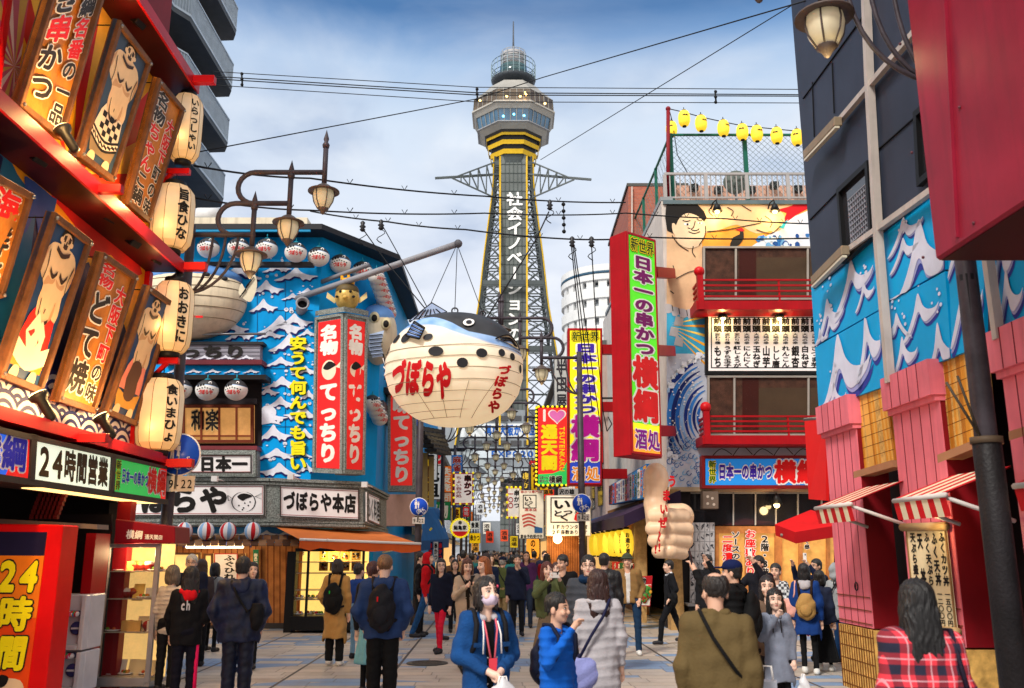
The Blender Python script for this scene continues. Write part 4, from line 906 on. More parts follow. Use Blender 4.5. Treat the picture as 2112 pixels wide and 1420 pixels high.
parts(f,'cladding_joint',B)
# the wall text in raised yellow letters, a dark green copy painting their shadow
fr=FR(YB-.06,596,694,634,972);f=MB();letters(f,lambda a,b,c=0:fr.p(a+.02,b-.004,c-.03),'安うて何んでも旨い',(0,0,1,1),[(.06,C('2a5a10'))],True);letters(f,fr.p,'安うて何んでも旨い',(0,0,1,1),[(.055,C('f2e21a',.45))],True,c=.03);f.build('lettering',B)
# lower sign bands
f=MB()
band=[F3(YB-.65,YB-.65,(100,984),(557,986),(100,1086),(557,1086)),F3(YB-.65,YB-.2,(557,986),(748,994),(557,1086),(748,1090)),F3(YB-.2,24.3,(748,994),(797,1020),(748,1090),(797,1102))]
for q in band:
    f.slab(q,GRAN,c0=-.7)
    for b0,b1,c1 in ((.86,.91,.05),(.93,.985,.09),(.02,.07,.05),(.09,.13,.03)):f.slab(q,GRAN,0,1,b0,b1,c0=0,c1=c1)
f.slab(FR(YB-.35,530,930,527,985),GRAN);f.slab(FR(YB-.4,385,928,527,984),GRAN,c0=-.4);f.build('sign_band',B)
PANW=M('white_sign_panel',(.80,.76,.74),.45,.05,1.2,emit=.10,ecol=(1,.93,.9),sample=False)
def inset(fr,name,body,box,extra=None,vert=False,rule=True,par=B,off=.05):
    f=MB();f.slab(fr,PANW,c0=-.02,c1=.012);sp=f.build('sign_panel',par)
    f=MB();f.rim(fr,C('4a4440',.5),.03,0,.05)
    if rule:
        g=Fr(fr.p(.012,.93,.014),fr.p(.988,.93,.014),fr.p(.012,.07,.014),fr.p(.988,.07,.014));f.rim(g,C('b02028'),.012,-.001,.002)
    f.build('sign_frame',sp)
    f=MB();[letters(f,fr.p,bd,bx,[(off,INK)],c=.02,vertical=vert) for bd,bx in zip(body,box)]
    if extra:extra(f,fr)
    f.build('lettering',sp)
def fishmark(f,fr,a,b,s,col=INK):
    asp=fr.w/fr.h;q=[(a+s*math.cos(R(k*30)),b+s*asp*.85*math.sin(R(k*30))) for k in range(13)]
    f.stroke(fr.p,q,s*.09,col,.022,asp,2);f.shape(fr.p,[(a-s*.55,b+s*asp*.45),(a,b+s*asp*.72),(a+s*.75,b+s*asp*.5),(a+s*.2,b+s*asp*.25),(a-.1*s,b+s*asp*.1)],col,.022)
    for k in range(5):f.stroke(fr.p,[(a+s*.95,b+s*asp*.45),(a+s*1.55,b+s*asp*(.75-.13*k))],s*.06,col,.022,asp,0)
    for x,y in ((-.4,-.3),(0,-.5),(.4,-.3),(.1,-.1),(-.1,-.65),(.55,0)):f.shape(fr.p,[(a+s*(x+.07*math.cos(R(k))),b+s*asp*(y+.07*math.sin(R(k)))) for k in range(0,360,60)],col,.022,2)
    f.stroke(fr.p,[(a-s*1.0,b+s*asp*.3),(a-s*1.35,b+s*asp*.55),(a-s*1.3,b+s*asp*.1),(a-s*1.0,b+s*asp*.2)],s*.07,col,.022,asp,0)
inset(FR(YB-.66,128,999,547,1065),'a',['づぼらや'],[(.24,.06,.82,.96)],lambda f,fr:fishmark(f,fr,.895,.44,.058),off=.07)
inset(F3(YB-.665,YB-.215,(577,1001),(741,1009),(577,1067),(741,1074)),'b',['づぼらや本店'],[(.04,.2,.96,.84)],off=.06)
inset(F3(YB-.21,24.29,(756,1015),(792,1031),(756,1076),(792,1092)),'c',['ふく料理専門'],[(.02,.12,.98,.9)],off=.03)
inset(FR(YB-.82,350,938,520,977),'d',['日本一'],[(.36,.08,.95,.92)],off=.07)
for x,y in ((443,988),(600,984),(752,1000)):
    p=P(x,y,YB-1.1);o=thing('sign_lamp','small white lamp on a rod above the white sign band at the %s' % {443:'fish drawing',600:'second panel',752:'corner panel'}[x],'lamp',p);f=MB();f.cbox(p,(.13,.12,.12),WHITE);f.build('lamp_head',o);f=MB();f.tube([p,p+V((.1,.5,-.02))],.015,WHITE,5);f.build('rod',o)
# recessed upper window bay on the left
f=MB();f.slab(FR(YB-.25,340,711,536,742),C('8e8c98',.6),c0=-.25);[f.slab(FR(YB-.25,340,y,536,y+.7),C('3a3a44'),c0=0,c1=.01) for y in (718,726,734)];f.build('name_board',B)
fr=FR(YB-.26,340,711,536,742);f=MB();letters(f,fr.p,'てっちり',(-.08,.05,.86,.98),[(.07,INK)],c=.01);[wave(f,fr.p,.2+.22*k,.12,.10,.34,1,.012,drops=False) for k in range(4)];f.build('lettering',B)
f=MB();f.slab(FR(YB-.45,340,742,540,752),C('6a2630',.6),c0=-.45);f.slab(FR(YB-.5,340,773,548,783),C('1c1818',.5),c0=-.5);f.slab(FR(YB-.3,340,705,543,711),C('2a2a2e'),c0=-.3);f.slab(FR(YB-.4,340,920,530,929),C('7a3238',.5),c0=-.4);parts(f,'eave_board',B)
f=MB();f.slab(FR(YB-.32,340,752,538,774),BLUE,c0=-.3);fr=FR(YB-.33,340,752,538,774);[wave(f,fr.p,.1+.2*k,.35,.09,.5,1,drops=False) for k in range(5)];f.build('wave_strip',B)
f=MB();f.slab(FR(YB-.02,340,783,540,920),C('1a1416',.6),c0=-.02,c1=.01);f.slab(FR(YB-.12,340,822,530,834),C('262024'),c0=-.1);f.build('window_recess',B)
f=MB();fr=FR(YB-.10,376,836,524,914);INT=M('lit_interior',(.22,.10,.03),.6,.7,4,emit=.35,ecol=(.9,.42,.12));f.slab(fr,INT,c0=-.05,c1=0);w1=f.build('window',B)
f=MB();f.rim(fr,C('6a2c14',.5),.07,-.02,.06)
for a in (.27,.52,.76):f.slab(fr,C('7a3418',.5),a-.012,a+.012,0,1,0,.05)
f.slab(fr,C('7a3418',.5),0,1,.16,.20,0,.04);f.build('window_frame',w1)
f=MB();letters(f,fr.p,'和楽',(.12,.3,.52,.9),[(.09,C('d8b070')),(.03,INK)],c=.01);f.build('lettering',w1)
f=MB();f.tube([at(376,690,.3),at(548,689,.3)],.03,STEEL,6);f.build('curtain_rail',B)
# half fish relief on the left wall and a corner fish
FC=M('lantern_cream',(.74,.62,.44),.65,.10,2.0,dirt=.3)
def pxpoly(f,Y,pts,m,c=0,smooth=4):
    q=cat(pts,smooth) if smooth else pts;return f.poly([P(x,y,Y-c) for x,y in q],m,[(x,-y) for x,y in q])
o=thing('fish_relief','big cream fish body with a fanned tail on the blue wave wall','fish lantern',at(430,640));f=MB()
cc=P(396,622,YB-.1);k=YB/ray(396,622).y/FP;
f.ball(cc,(112*k,.8,82*k),FC,40);f.build('body',o)
f=MB();
for z in (-.55,-.3,-.05,.2,.42):
    zz=z*82*k;rx=112*k*math.sqrt(1-z*z);f.tube([cc+V((rx*math.cos(R(a)),-.805*math.sqrt(1-z*z)*math.sin(R(a)),zz)) for a in range(0,181,12)],.012,C('8a7a60'),4)
f.build('rib',o)
f=MB()
for x,y in ((400,584),(442,582),(474,587)):p=P(x,y,YB-.1);dx=(p.x-cc.x)/(112*k);dz=(p.z-cc.z)/(82*k);yy=-.8*math.sqrt(max(0,1-dx*dx-dz*dz));f.ball((p.x,cc.y+yy,p.z),(.10,.05,.06),C('2a2a2e'),10)
parts(f,'spot',o)
f=MB();f.ball(cc+V((0,.0,.55)),(100*k,.68,30*k),C('5a8ac8'),24);f.build('back',o)
f=MB();pxpoly(f,YB-.75,[(508,596),(524,566),(530,590),(518,622),(500,615),(492,603),(498,585)],C('d8ccb0'))
for k2 in range(7):f.bar(P(507,592+k2,YB-.78),P(524-5*k2,572+7*k2,YB-.78),.02,.02,INK)
f.build('tail_fin',o)
fr=FR(YB-.95,384,640,420,668);f=MB();letters(f,fr.p,'やー',(0,0,1,1),[(.05,WR)]);f.build('lettering',o)
o=thing('fish_relief','cream fish head with round eyes and striped blue fins on the building corner','fish lantern',P(775,700,23.2));cc=P(778,690,23.4);k=23.4/FP;f=MB();f.ball(cc,(42*k,.6,66*k),FC,30);f.build('body',o)
f=MB();f.ball(cc+V((0,-.02,.42)),(36*k,.55,30*k),C('6a9ad8'),20);f.build('back',o)
for x,y in ((772,656),(796,668)):f=MB();p=P(x,y,22.85);f.ball(p,(.14,.08,.17),C('d8c8a0'),12);f.ball(p+V((.01,-.06,-.02)),(.08,.05,.10),INK,10);f.build('eye',o)
f=MB();pxpoly(f,22.7,[(762,690),(792,682),(786,712),(792,735),(768,738),(760,715)],C('c4d4f0'),0,0)
for k2 in range(6):f.bar(P(762,693+k2*8,22.67),P(789,690+k2*8,22.67),.025,.02,INK)
f.build('fin',o)
# small round pufferfish lanterns
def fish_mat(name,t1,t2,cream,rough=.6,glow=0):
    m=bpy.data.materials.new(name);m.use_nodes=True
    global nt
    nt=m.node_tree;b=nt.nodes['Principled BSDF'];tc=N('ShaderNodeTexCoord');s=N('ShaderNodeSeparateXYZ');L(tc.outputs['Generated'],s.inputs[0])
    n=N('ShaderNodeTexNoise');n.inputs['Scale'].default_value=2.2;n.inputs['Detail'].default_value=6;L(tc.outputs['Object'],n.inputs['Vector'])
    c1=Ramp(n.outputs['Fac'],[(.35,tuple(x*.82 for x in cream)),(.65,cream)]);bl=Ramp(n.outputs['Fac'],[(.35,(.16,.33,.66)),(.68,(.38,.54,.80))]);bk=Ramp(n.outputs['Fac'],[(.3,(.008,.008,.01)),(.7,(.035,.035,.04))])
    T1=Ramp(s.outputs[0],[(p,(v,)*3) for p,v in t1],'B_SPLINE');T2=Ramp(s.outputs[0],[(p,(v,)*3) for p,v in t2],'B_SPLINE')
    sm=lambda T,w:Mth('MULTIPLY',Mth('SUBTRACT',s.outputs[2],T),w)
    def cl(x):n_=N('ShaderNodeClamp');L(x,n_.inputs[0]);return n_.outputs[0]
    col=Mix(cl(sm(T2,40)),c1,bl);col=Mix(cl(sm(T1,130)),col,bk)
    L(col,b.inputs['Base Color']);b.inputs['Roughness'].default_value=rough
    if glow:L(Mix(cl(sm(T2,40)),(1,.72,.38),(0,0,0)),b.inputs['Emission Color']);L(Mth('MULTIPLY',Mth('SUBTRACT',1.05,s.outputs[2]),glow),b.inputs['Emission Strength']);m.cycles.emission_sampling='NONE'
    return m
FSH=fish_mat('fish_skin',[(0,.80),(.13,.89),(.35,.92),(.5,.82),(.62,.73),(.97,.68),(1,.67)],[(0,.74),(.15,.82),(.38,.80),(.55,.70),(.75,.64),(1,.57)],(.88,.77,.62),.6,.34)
FS2=fish_mat('small_fish_skin',[(0,.62),(.3,.72),(.7,.68),(1,.60)],[(0,.60),(.3,.68),(.7,.64),(1,.58)],(.80,.77,.72))
def small_fish():
    t=thing('fish_lantern','x','fish lantern',(0,0,0),'small round pufferfish lanterns on the blue restaurant');r=.27
    f=MB();f.ball((0,0,0),(r,r*.9,r*.92),FS2,22);sh_=f.build('shade',t)
    mp=lambda a,b,c=0:V(((a-.5)*2*r,-r*.9*math.sqrt(max(0.02,1-(2*a-1)**2-((2*b-1)/.92)**2))-c,(b-.5)*2*r))
    f=MB()
    for k in range(7):f.shape(mp,[(.16+.11*k+.032*math.cos(R(q)),.55-.03*abs(k-3)+.028*math.sin(R(q))) for q in range(0,360,60)],INK,.005,2)
    for x,y,s in ((.3,.66,.06),(.18,.62,.05),(.42,.68,.05)):f.shape(mp,[(x+s*math.cos(R(q)),y+s*1.2*math.sin(R(q))) for q in range(0,360,60)],INK,.006,2)
    f.build('spot',sh_)
    f=MB();f.ball(mp(.68,.76),(.045,.02,.04),WHITE,10);f.ball(mp(.68,.76)+V((0,-.016,0)),(.022,.012,.02),INK,8);f.build('eye',sh_)
    f=MB();letters(f,mp,'づぼらや',(.20,.24,.82,.46),[(.05,WR)],c=.006);f.build('lettering',sh_)
    f=MB();f.tube([(0,0,r*.9),(0,0,r*1.35)],.015,C('1a8aa0'),5);f.lathe([(.09,r*.86),(.05,r*1.0)],(0,0,0),C('1a8aa0'),10);f.build('hanger',t)
    return t
SF=small_fish();first=True
spots_=[(430,512,20.9,'leftmost of the row under the eave'),(492,512,20.9,'second in the row under the eave'),(550,513,20.9,'third in the row under the eave'),(610,521,20.9,'fourth in the row under the eave'),(657,530,21.2,'fifth in the row under the eave'),(702,545,21.8,'sixth in the row under the sloping eave'),(747,559,22.4,'last of the row under the sloping eave'),
          (427,805,20.9,'left of the two before the upper window'),(487,805,20.9,'right of the two before the upper window'),(372,803,20.9,'half hidden by the tall paper lantern')]
spots_ += [(776+4.2*k,572+12.4*k,22.4+.22*k,'number %d from the top of the string down the corner' % (k+1)) for k in range(7)]+[(768+5*k,832+10*k,22.7+.2*k,'in the low string on the street side, %s' % ('highest','second','third','lowest')[k]) for k in range(4)]
for x,y,Y_,lb in spots_:
    p=P(x,y,Y_);lb='small round pufferfish lantern, '+lb;sc=.85 if x > 760 else 1
    if first:SF.location=p;SF['label']=lb;first=False
    else:dup(SF,p,random.uniform(-.25,.25) if x < 760 else .9,lb,sc=sc)
# red prism sign with the granite frame
o=thing('lit_prism_sign','two sided red lit sign lettered 名物てっちり in a granite frame','sign',P(710,985,20.9));REDS=M('lit_red_board',(.62,.01,.012),.4,.08,2,emit=.22,ecol=(1,.03,.02))
FA,FB=F3(21.3,20.75,(652,656),(710,646),(647,975),(708,978)),F3(20.75,21.3,(710,646),(757,655),(708,978),(750,980))
f=MB();f.slab(FA,GRAN,c0=-.3);f.slab(FB,GRAN,c0=-.3);f.rim(FA,GRAN,.07,0,.05);f.rim(FB,GRAN,.06,0,.05);tp=[P(650,652,21.35),P(710,643,20.6),P(760,652,21.35),P(715,640,21.5)];f.add(tp+[q+V((0,0,.12)) for q in tp],[(0,1,5,4),(1,2,6,5),(2,3,7,6),(3,0,4,7),(4,5,6,7),(3,2,1,0)],GRAN);f.build('frame',o)
for fr in (FA,FB):
    f=MB();f.slab(fr,REDS,.1,.9,.03,.965,0,.012);fo=f.build('face',o)
    f=MB();letters(f,fr.p,'名物',(.18,.74,.82,.94),[(.08,WW)],True,c=.02);letters(f,fr.p,'てっちり',(.16,.06,.84,.57),[(.075,WW)],True,c=.02);f.build('lettering',fo)
    f=MB();asp=fr.w/fr.h;f.shape(fr.p,[(.5+.25*math.cos(R(k*30)),.645+.25*asp*math.sin(R(k*30))) for k in range(12)],CREAM,.02);f.shape(fr.p,[(.3,.66),(.5,.70),(.75,.675),(.6,.655),(.45,.645)],INK,.024);f.shape(fr.p,[(.72,.66),(.9,.69),(.88,.65)],CREAM,.02,0);f.build('fish_mark',o)
lamp('sign_glow','POINT',P(705,820,19.9),10,(1,.3,.2),o,.3)
o=thing('fish_ornament','golden pufferfish ornament with an orange crown on top of the red prism sign','ornament',P(718,640,21));GOLD=M('gold_paint',(.55,.36,.10),.35,.3,5,metal=.3);f=MB();cc=P(716,614,21.1);f.ball(cc,(.30,.28,.34),GOLD,20);f.build('body',o)
f=MB();f.ball(cc+V((0,0,.14)),(.29,.27,.22),C('5a4a2a'),16);f.build('back',o)
f=MB();f.lathe([(.16,.26),(.18,.45),(.05,.45)],cc,C('e8a414'),12);[f.cbox(cc+V((.16*math.cos(a),.16*math.sin(a),.47)),(.06,.06,.1),C('e8a414')) for a in (0,1.3,2.5,3.8,5)];f.build('crown',o)
f=MB();[f.ball(cc+V((x,-.25,z)),(.04,.03,.035),INK,8) for x,z in ((-.12,.08),(.12,.08),(-.2,-.05),(.2,-.05),(0,-.02))];f.ball(cc+V((0,-.28,-.07)),(.06,.04,.05),C('c8a050'),8);f.build('face',o)
f=MB();[f.add([cc+V((s*.26,0,-.05)),cc+V((s*.48,-.05,.12)),cc+V((s*.50,-.05,-.02)),cc+V((s*.3,0,-.15))],[(0,1,2,3)],C('d8c48a')) for s in (-1,1)];parts(f,'fin',o)
o=thing('wall_pipe','short grey horn pipe sticking out of the blue wave wall','pipe',at(625,636));f=MB();q=V((.3,-1,.1)).to_track_quat('Z','Y').to_matrix();f.lathe([(.13,-.2),(.14,.3),(.17,.36),(.12,.35),(.11,.1)],at(622,636,.15),C('8a8a8e',.5),16,q);f.build('barrel',o);f=MB();f.lathe([(.115,.2),(.115,.22)],at(622,636,.15),BLACK,14,q);f.build('opening',o)
# string of striped round lanterns, shingle eave, shop front
f=MB();f.slab(FR(YB-.1,330,1084,640,1112),C('10508a',.6),c0=-.1);fr=FR(YB-.11,330,1084,640,1112);[wave(f,fr.p,.06+.13*k,.4,.08,.5,1,c=.008,wm=C('8a8e9e'),drops=False) for k in range(8)];f.build('fascia',B)
f=MB();SH=[C('7a5238',.7),C('5c3a26',.7),C('8a6648',.7),C('4a3020',.7)]
for i in range(18):
    for j in range(2):
        x0,x1=345+i*16.5+j*7,345+i*16.5+15.5+j*7;f.add([P(x0,1104+j*9,YB-.5-.35*j),P(x1,1104+j*9,YB-.5-.35*j),P(x1,1116+j*9,YB-.95-.35*j),P(x0,1116+j*9,YB-.95-.35*j)]+[P(x0,1106+j*9,YB-.5-.35*j),P(x1,1106+j*9,YB-.5-.35*j),P(x1,1118+j*9,YB-.95-.35*j),P(x0,1118+j*9,YB-.95-.35*j)],[(0,1,2,3),(7,6,5,4),(3,2,6,7),(0,3,7,4),(1,0,4,5),(2,1,5,6)],SH[(i*3+j) % 4])
f.build('shingle_eave',B)
fr=FR(YB-.05,340,1120,640,1302);f=MB();f.slab(fr,WOODO,c0=-.05,c1=0);[f.slab(fr,C('6a2c10'),a/24-.003,a/24+.003,0,1,0,.004) for a in range(1,24)];f.slab(fr,C('3a3432',.6),0,1,0,.09,0,.06);f.build('shop_front',B)
for (x0,y0,x1,y1),m in (((356,1140,414,1290),'yellow'),((494,1142,506,1290),'yellow'),((420,1142,440,1290),'yellow')):
    f=MB();fr=FR(YB-.12,x0,y0,x1,y1);f.slab(fr,M('lit_screen',(.7,.48,.16),.6,.2,3,emit=.5,ecol=(1,.62,.18)),c0=-.04,c1=0);f.rim(fr,WOOD,.05,-.02,.03);f.build('window',B)
o=thing('tube_light','lit tube lamp under the shingle eave of the pufferfish restaurant','lamp',at(443,1128,.8));f=MB();f.tube([at(384,1128,.85),at(502,1128,.85)],.035,M('tube_on',(1,.85,.6),.5,0,emit=4.5,ecol=(1,.75,.4)),8);f.build('tube',o);f=MB();f.slab(FR(YB-.8,380,1121,506,1125),C('b8a890'),c0=-.1);f.build('batten',o)
lamp('eave_lamp','POINT',at(443,1136,1.0),26,(1,.66,.3),o,.2)
o=thing('poster','white poster with brush writing on the shop front behind the crowd','poster',at(466,1180,.2));fr=FR(YB-.2,442,1142,490,1212);f=MB();f.slab(fr,C('d4d0d4'),c0=-.02,c1=0);f.rim(fr,C('b02830'),.02,-.01,.004);f.build('sheet',o);f=MB();letters(f,fr.p,'ふぐひれ酒',(.40,.05,.90,.96),[(.05,INK)],True);f.build('lettering',o)
o=thing('hanging_banner','narrow green banner beside the white poster on the wooden front','banner',at(527,1165,.2));fr=FR(YB-.2,522,1134,533,1200);f=MB();f.slab(fr,C('1a7a5a'),c0=-.02,c1=0);f.build('cloth',o);f=MB();letters(f,fr.p,'営業中',(.1,.1,.9,.9),[(.03,WW)],True);f.build('lettering',o)
def balloon():
    t=thing('round_lantern','x','lantern',(0,0,0),'striped round lanterns under the sign band');f=MB();r=.185;n=12;ms=[C('c8202a',.5),C('e4dfe0',.5),C('8ab0d8',.5)]
    for k in range(n):
        a0,a1=2*math.pi*k/n,2*math.pi*(k+1)/n;vs=[];q=9
        for i in range(q+1):t_=math.pi*i/q;vs += [(r*math.sin(t_)*math.cos(a),r*math.sin(t_)*math.sin(a),-r*1.08*math.cos(t_)) for a in (a0,a1)]
        f.add(vs,[(2*i,2*i+1,2*i+3,2*i+2) for i in range(q)],ms[(0,1,2,1)[k % 4]],True)
    f.build('shade',t);f=MB();f.tube([(0,0,-r),(.02,0,-r*1.9)],.02,C('1a3a9a'),5);f.build('tassel',t);f=MB();f.tube([(0,0,r),(0,0,r*1.5)],.012,BLACK,4);f.build('hanger',t);return t
bl=balloon()
for i,x in enumerate((380,425,470,521)):
    p=at(x,1096,.95);lb='red white and blue round lantern, %s of four under the sign band' % ('first','second','third','last')[i]
    if i == 0:bl.location=p;bl['label']=lb
    else:dup(bl,p,i*.9,lb)
# orange awning and the lit food cabinet
o=thing('awning','orange cloth awning over the lit food cabinet','awning',P(700,1100,20.8));OR=C('d87a3c',.8,var=.1);f=MB()
bk=[P(566,1086,YB-.5),P(792,1098,YB+.6)];ft=[P(618,1113,YB-2.0),P(868,1122,YB-1.0)]
n=12;top=[bk[0].lerp(bk[1],i/n) for i in range(n+1)]+[ft[0].lerp(ft[1],i/n)+V((0,0,-.03*abs(math.sin(i*1.3)))) for i in range(n+1)]
f.add(top,[(i,i+1,n+2+i,n+1+i) for i in range(n)],OR,True);f.build('canopy_cloth',o)
f=MB();e=top[n+1:];f.add(e+[q-V((0,0,.17+.03*math.sin(i*2))) for i,q in enumerate(e)],[(i,i+1,n+2+i,n+1+i) for i in range(n)],C('d05a24',.8),True);f.build('valance',o)
f=MB();f.tube(ft,.03,WHITE,6);f.tube([P(625,1152,YB-.1),ft[0]+V((.1,0,0))],.02,WHITE,5);f.tube([P(640,1140,YB-.1),ft[0]+V((.6,0,0))],.02,WHITE,5);f.tube([P(790,1140,YB+.4),ft[1]],.02,WHITE,5);f.build('awning_arm',o)
cb=thing('food_cabinet','tall black framed glass cabinet of lit food dishes under the orange awning','showcase',P(670,1296,20.4));Y0=20.3
gx=lambda x:P(x,1200,Y0).x;gz=lambda y:P(670,y,Y0).z;xa,xb,zlo,zhi=gx(606),gx(748),gz(1272),gz(1138)
f=MB()
for x in (xa,gx(634),xb):f.box((x-.025,Y0-.02,zlo),(x+.025,Y0+.03,zhi),BLACK)
f.box((xa,Y0-.02,zhi),(xb,Y0+.8,zhi+.07),BLACK);f.box((xa-.02,Y0-.05,.06),(xb,Y0+.8,zlo),C('161618',.4));f.box((xa-.2,Y0+.1,.0),(xa-.03,Y0+.5,zhi),C('1c1816',.5));f.build('frame',cb)
f=MB();f.box((xa,Y0+.72,zlo),(xb,Y0+.75,zhi),M('cabinet_glow',(.75,.52,.16),.6,.25,5,emit=.9,ecol=(1,.66,.16),sample=True));f.build('back_panel',cb)
f=MB();f.box((xa+.02,Y0-.004,zlo),(xb-.02,Y0+.004,zhi),M('case_glass',(.03,.03,.03)));f.build('glass_pane',cb)
for y in (1238,1218,1183,1160):
    f=MB();f.box((xa+.02,Y0+.1,gz(y)-.01),(xb-.02,Y0+.7,gz(y)+.01),M('shelf_glass',(.5,.4,.3)));f.build('shelf',cb)
for r_,y in enumerate((1181,1158)):
    for k in range(4):
        x=gx(655+k*23);f=MB();f.box((x-.1,Y0+.55,gz(y)+.02),(x+.1,Y0+.56,gz(y)+.24),C('e0a84a'));[f.ball((x+random.uniform(-.06,.06),Y0+.545,gz(y)+.12+random.uniform(-.06,.06)),(.03,.008,.025),C(random.choice(['3a1c10','e8e0d0','8a3a1a','2a2420'])),6) for _ in range(7)]
        tag(f.build('photo_card'),'square dish photo card standing on a cabinet shelf','photo card','dish photo cards in the food cabinet')
for r_,y in enumerate((1272,1238)):
    for k in range(6):
        x=gx(615+k*21);f=MB();c_=V((x,Y0+.25+.1*(k % 2),gz(y)+.015));f.lathe([(.06,0),(.13,.03),(.12,.035)],c_,WHITE,14);[f.ball(c_+V((random.uniform(-.07,.07),random.uniform(-.05,.05),.05)),.035,C(random.choice(['e8c040','d05a28','6a9a30','e8e4d8','c82a20'])),6) for _ in range(7)]
        tag(f.build('dish_model'),'plate of model food on a lower cabinet shelf','food model','plates of model food in the cabinet')
lamp('cabinet_lamp','POINT',V(((xa+xb)/2,Y0+.3,zhi-.1)),18,(1,.74,.3),cb,.1);lamp('cabinet_lamp','POINT',V(((xa+xb)/2,Y0+.2,gz(1230))),8,(1,.74,.3),cb,.1)
# street side of the fish restaurant: sign, side eave, pink board
o=thing('lit_board_sign','red vertical sign lettered 珍味てっちり half hidden by the hanging fish','sign',P(828,1012,25));fr=FR(25,800,775,857,1014);f=MB();f.slab(fr,GRAN,c0=-.3);f.rim(fr,GRAN,.08,0,.05);f.build('frame',o);f=MB();f.slab(fr,REDS,.1,.88,.05,.97,0,.012);f.build('face',o)
f=MB();letters(f,fr.p,'珍味てっちり',(.16,.07,.84,.96),[(.07,WW)],True,c=.02);f.build('lettering',o)
f=MB();hx(f,cor.x+.25+.5,cor.x+.4,24.5,30,6.0,6.15,C('20242c'));hx(f,cor.x+.6,cor.x+.5,24,29,5.2,5.7,C('4a4a50'));hx(f,cor.x+.52,cor.x+.4,24.2,29,3.7,5.0,GLASSD);parts(f,'side_board',B)
f=MB();f.slab(F3(24.4,26.5,(797,1020),(862,1020),(797,1085),(862,1085)),C('c8a49a',.6),c0=-.5);f.build('pale_board',B)
# boom
o=thing('support_boom','long grey steel boom from the blue wall holding the big pufferfish lantern','boom',at(590,622));f=MB();bend=P(945,503,19.7);f.tube([at(586,625,-.2),bend],.075,C('8c8c92',.5),10);f.build('pole',o);f=MB();f.tube([P(660,583,21.6),P(760,547,20.8)],.06,C('7c7c82',.5),8);f.build('strut',o);f=MB();f.ball(bend,.10,C('5a5a60'),10);f.build('pulley',o)
# ================================================================ THE BIG HANGING PUFFERFISH
FC0=P(937,763,19.7);kf=19.7/ray(937,763).y/FP;fa,fb,fc=143*kf,1.25,119*kf
FISH=thing('fish_lantern','giant pufferfish lantern lettered づぼらや hanging over the middle of the street','fish lantern',FC0)
PX_,PZ_=2.25,2.15
def fprof(x):                                     # body outline in side view: blunt head right, tapering tail left
    return 1.0-.10*max(0,-x)**2
def fsurf(x,z):
    zz=z/fprof(x);r=1-abs(x)**PX_-abs(zz)**PZ_;return -fb*max(0.0,r)**.5
def fmap(px0,py0,px1,py1):
    def mp(a,b,c=0):
        x=(px0+(px1-px0)*a-937)/143;z=-((py1+(py0-py1)*b)-763)/119;q=abs(x)**PX_+abs(z/fprof(x))**PZ_
        if q > .97:s=(.97/q)**.46;x *= s;z *= s
        return FC0+V((x*fa,fsurf(x,z)-c,z*fc))
    return mp
fpx=fmap(0,0,1,1);FP_=lambda a,b,c=0:fmap(0,1,1,0)(a,b,c)      # FP_ takes picture-like fish units
f=MB();nU,nV=72,44;vs=[]
for i in range(nV+1):
    th=math.pi*i/nV
    for j in range(nU):
        a=2*math.pi*j/nU;sx,sy,sz=math.sin(th)*math.cos(a),math.sin(th)*math.sin(a),-math.cos(th)
        q=(abs(sx)**PX_+abs(sy)**2+abs(sz)**PZ_);s=q**(-1/2.15);x,y,z=sx*s,sy*s,sz*s
        pull=1-.012*abs(math.sin(i*math.pi/4)) if z < .6 else 1-.01*abs(math.sin(j*.7))
        vs.append(FC0+V((x*fa*pull,y*fb*pull,z*fc*fprof(x))))
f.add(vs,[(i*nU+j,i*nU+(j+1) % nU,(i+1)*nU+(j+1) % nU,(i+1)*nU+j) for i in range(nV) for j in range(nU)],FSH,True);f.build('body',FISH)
def fell(x,y,rx,ry,m,c=.02,rot=0,n=14):
    q=[(x+rx*math.cos(a)*math.cos(rot)-ry*math.sin(a)*math.sin(rot),y+rx*math.cos(a)*math.sin(rot)+ry*math.sin(a)*math.cos(rot)) for a in [2*math.pi*k/n for k in range(n)]]
    f.poly([FP_(a,b,c) for a,b in q],m,q)
f=MB()
for x,y,rx,ry,ro in ((822,709,7,11,.5),(845,713,13,9,-.9),(891,718,10,7,-.3),(803,727,4,14,.1),(908,749,15,10,.05),(960,772,11,10,0),(997,751,11,9.5,0),(1036,746,6.5,8,0),(1057,750,5,8,0),(1073,769,2.5,9,0)):fell(x,y,rx,ry,C('26262a',.6),.02,ro)
parts(f,'spot',FISH)
f=MB();fell(970,684,13,10.5,C('101012'),.02,-.3);fell(970,684,11.5,9,WHITE,.035,-.3);fell(970.5,684,6,5,C('2a2a30'),.05,-.3);f.build('eye',FISH)
f=MB();q=[(1026,716),(1040,706),(1053,703),(1064,714),(1069,728),(1050,723)];f.poly([FP_(a,b,.02) for a,b in cat(q,3)],C('d8c09a'),cat(q,3))
for st in ([(1024,718),(1040,706),(1053,703),(1066,716),(1071,730)],[(1034,718),(1052,709),(1066,724)],[(1040,719),(1054,714),(1063,724)]):f.tube([FP_(a,b,.03) for a,b in cat(st,4,False)],.018,INK,5)
f.build('mouth',FISH)
f=MB();letters(f,lambda a,b,c=0:FP_(814+122*a+6*b,822-60*b*(1+.10*a)+(20*a),c),'づぼらや',(0,-.05,1,1.1),[(.10,C('f4e4d0')),(.075,C('d8141c'))],c=.02,italic=.0);f.build('lettering',FISH);f=MB()
letters(f,lambda a,b,c=0:FP_(1020+24*a+(28*(b-.55)),860-92*b,c),'づぼらや',(0,0,1,1),[(.07,C('d8141c'))],True,c=.02);f.build('lettering',FISH)
f=MB()
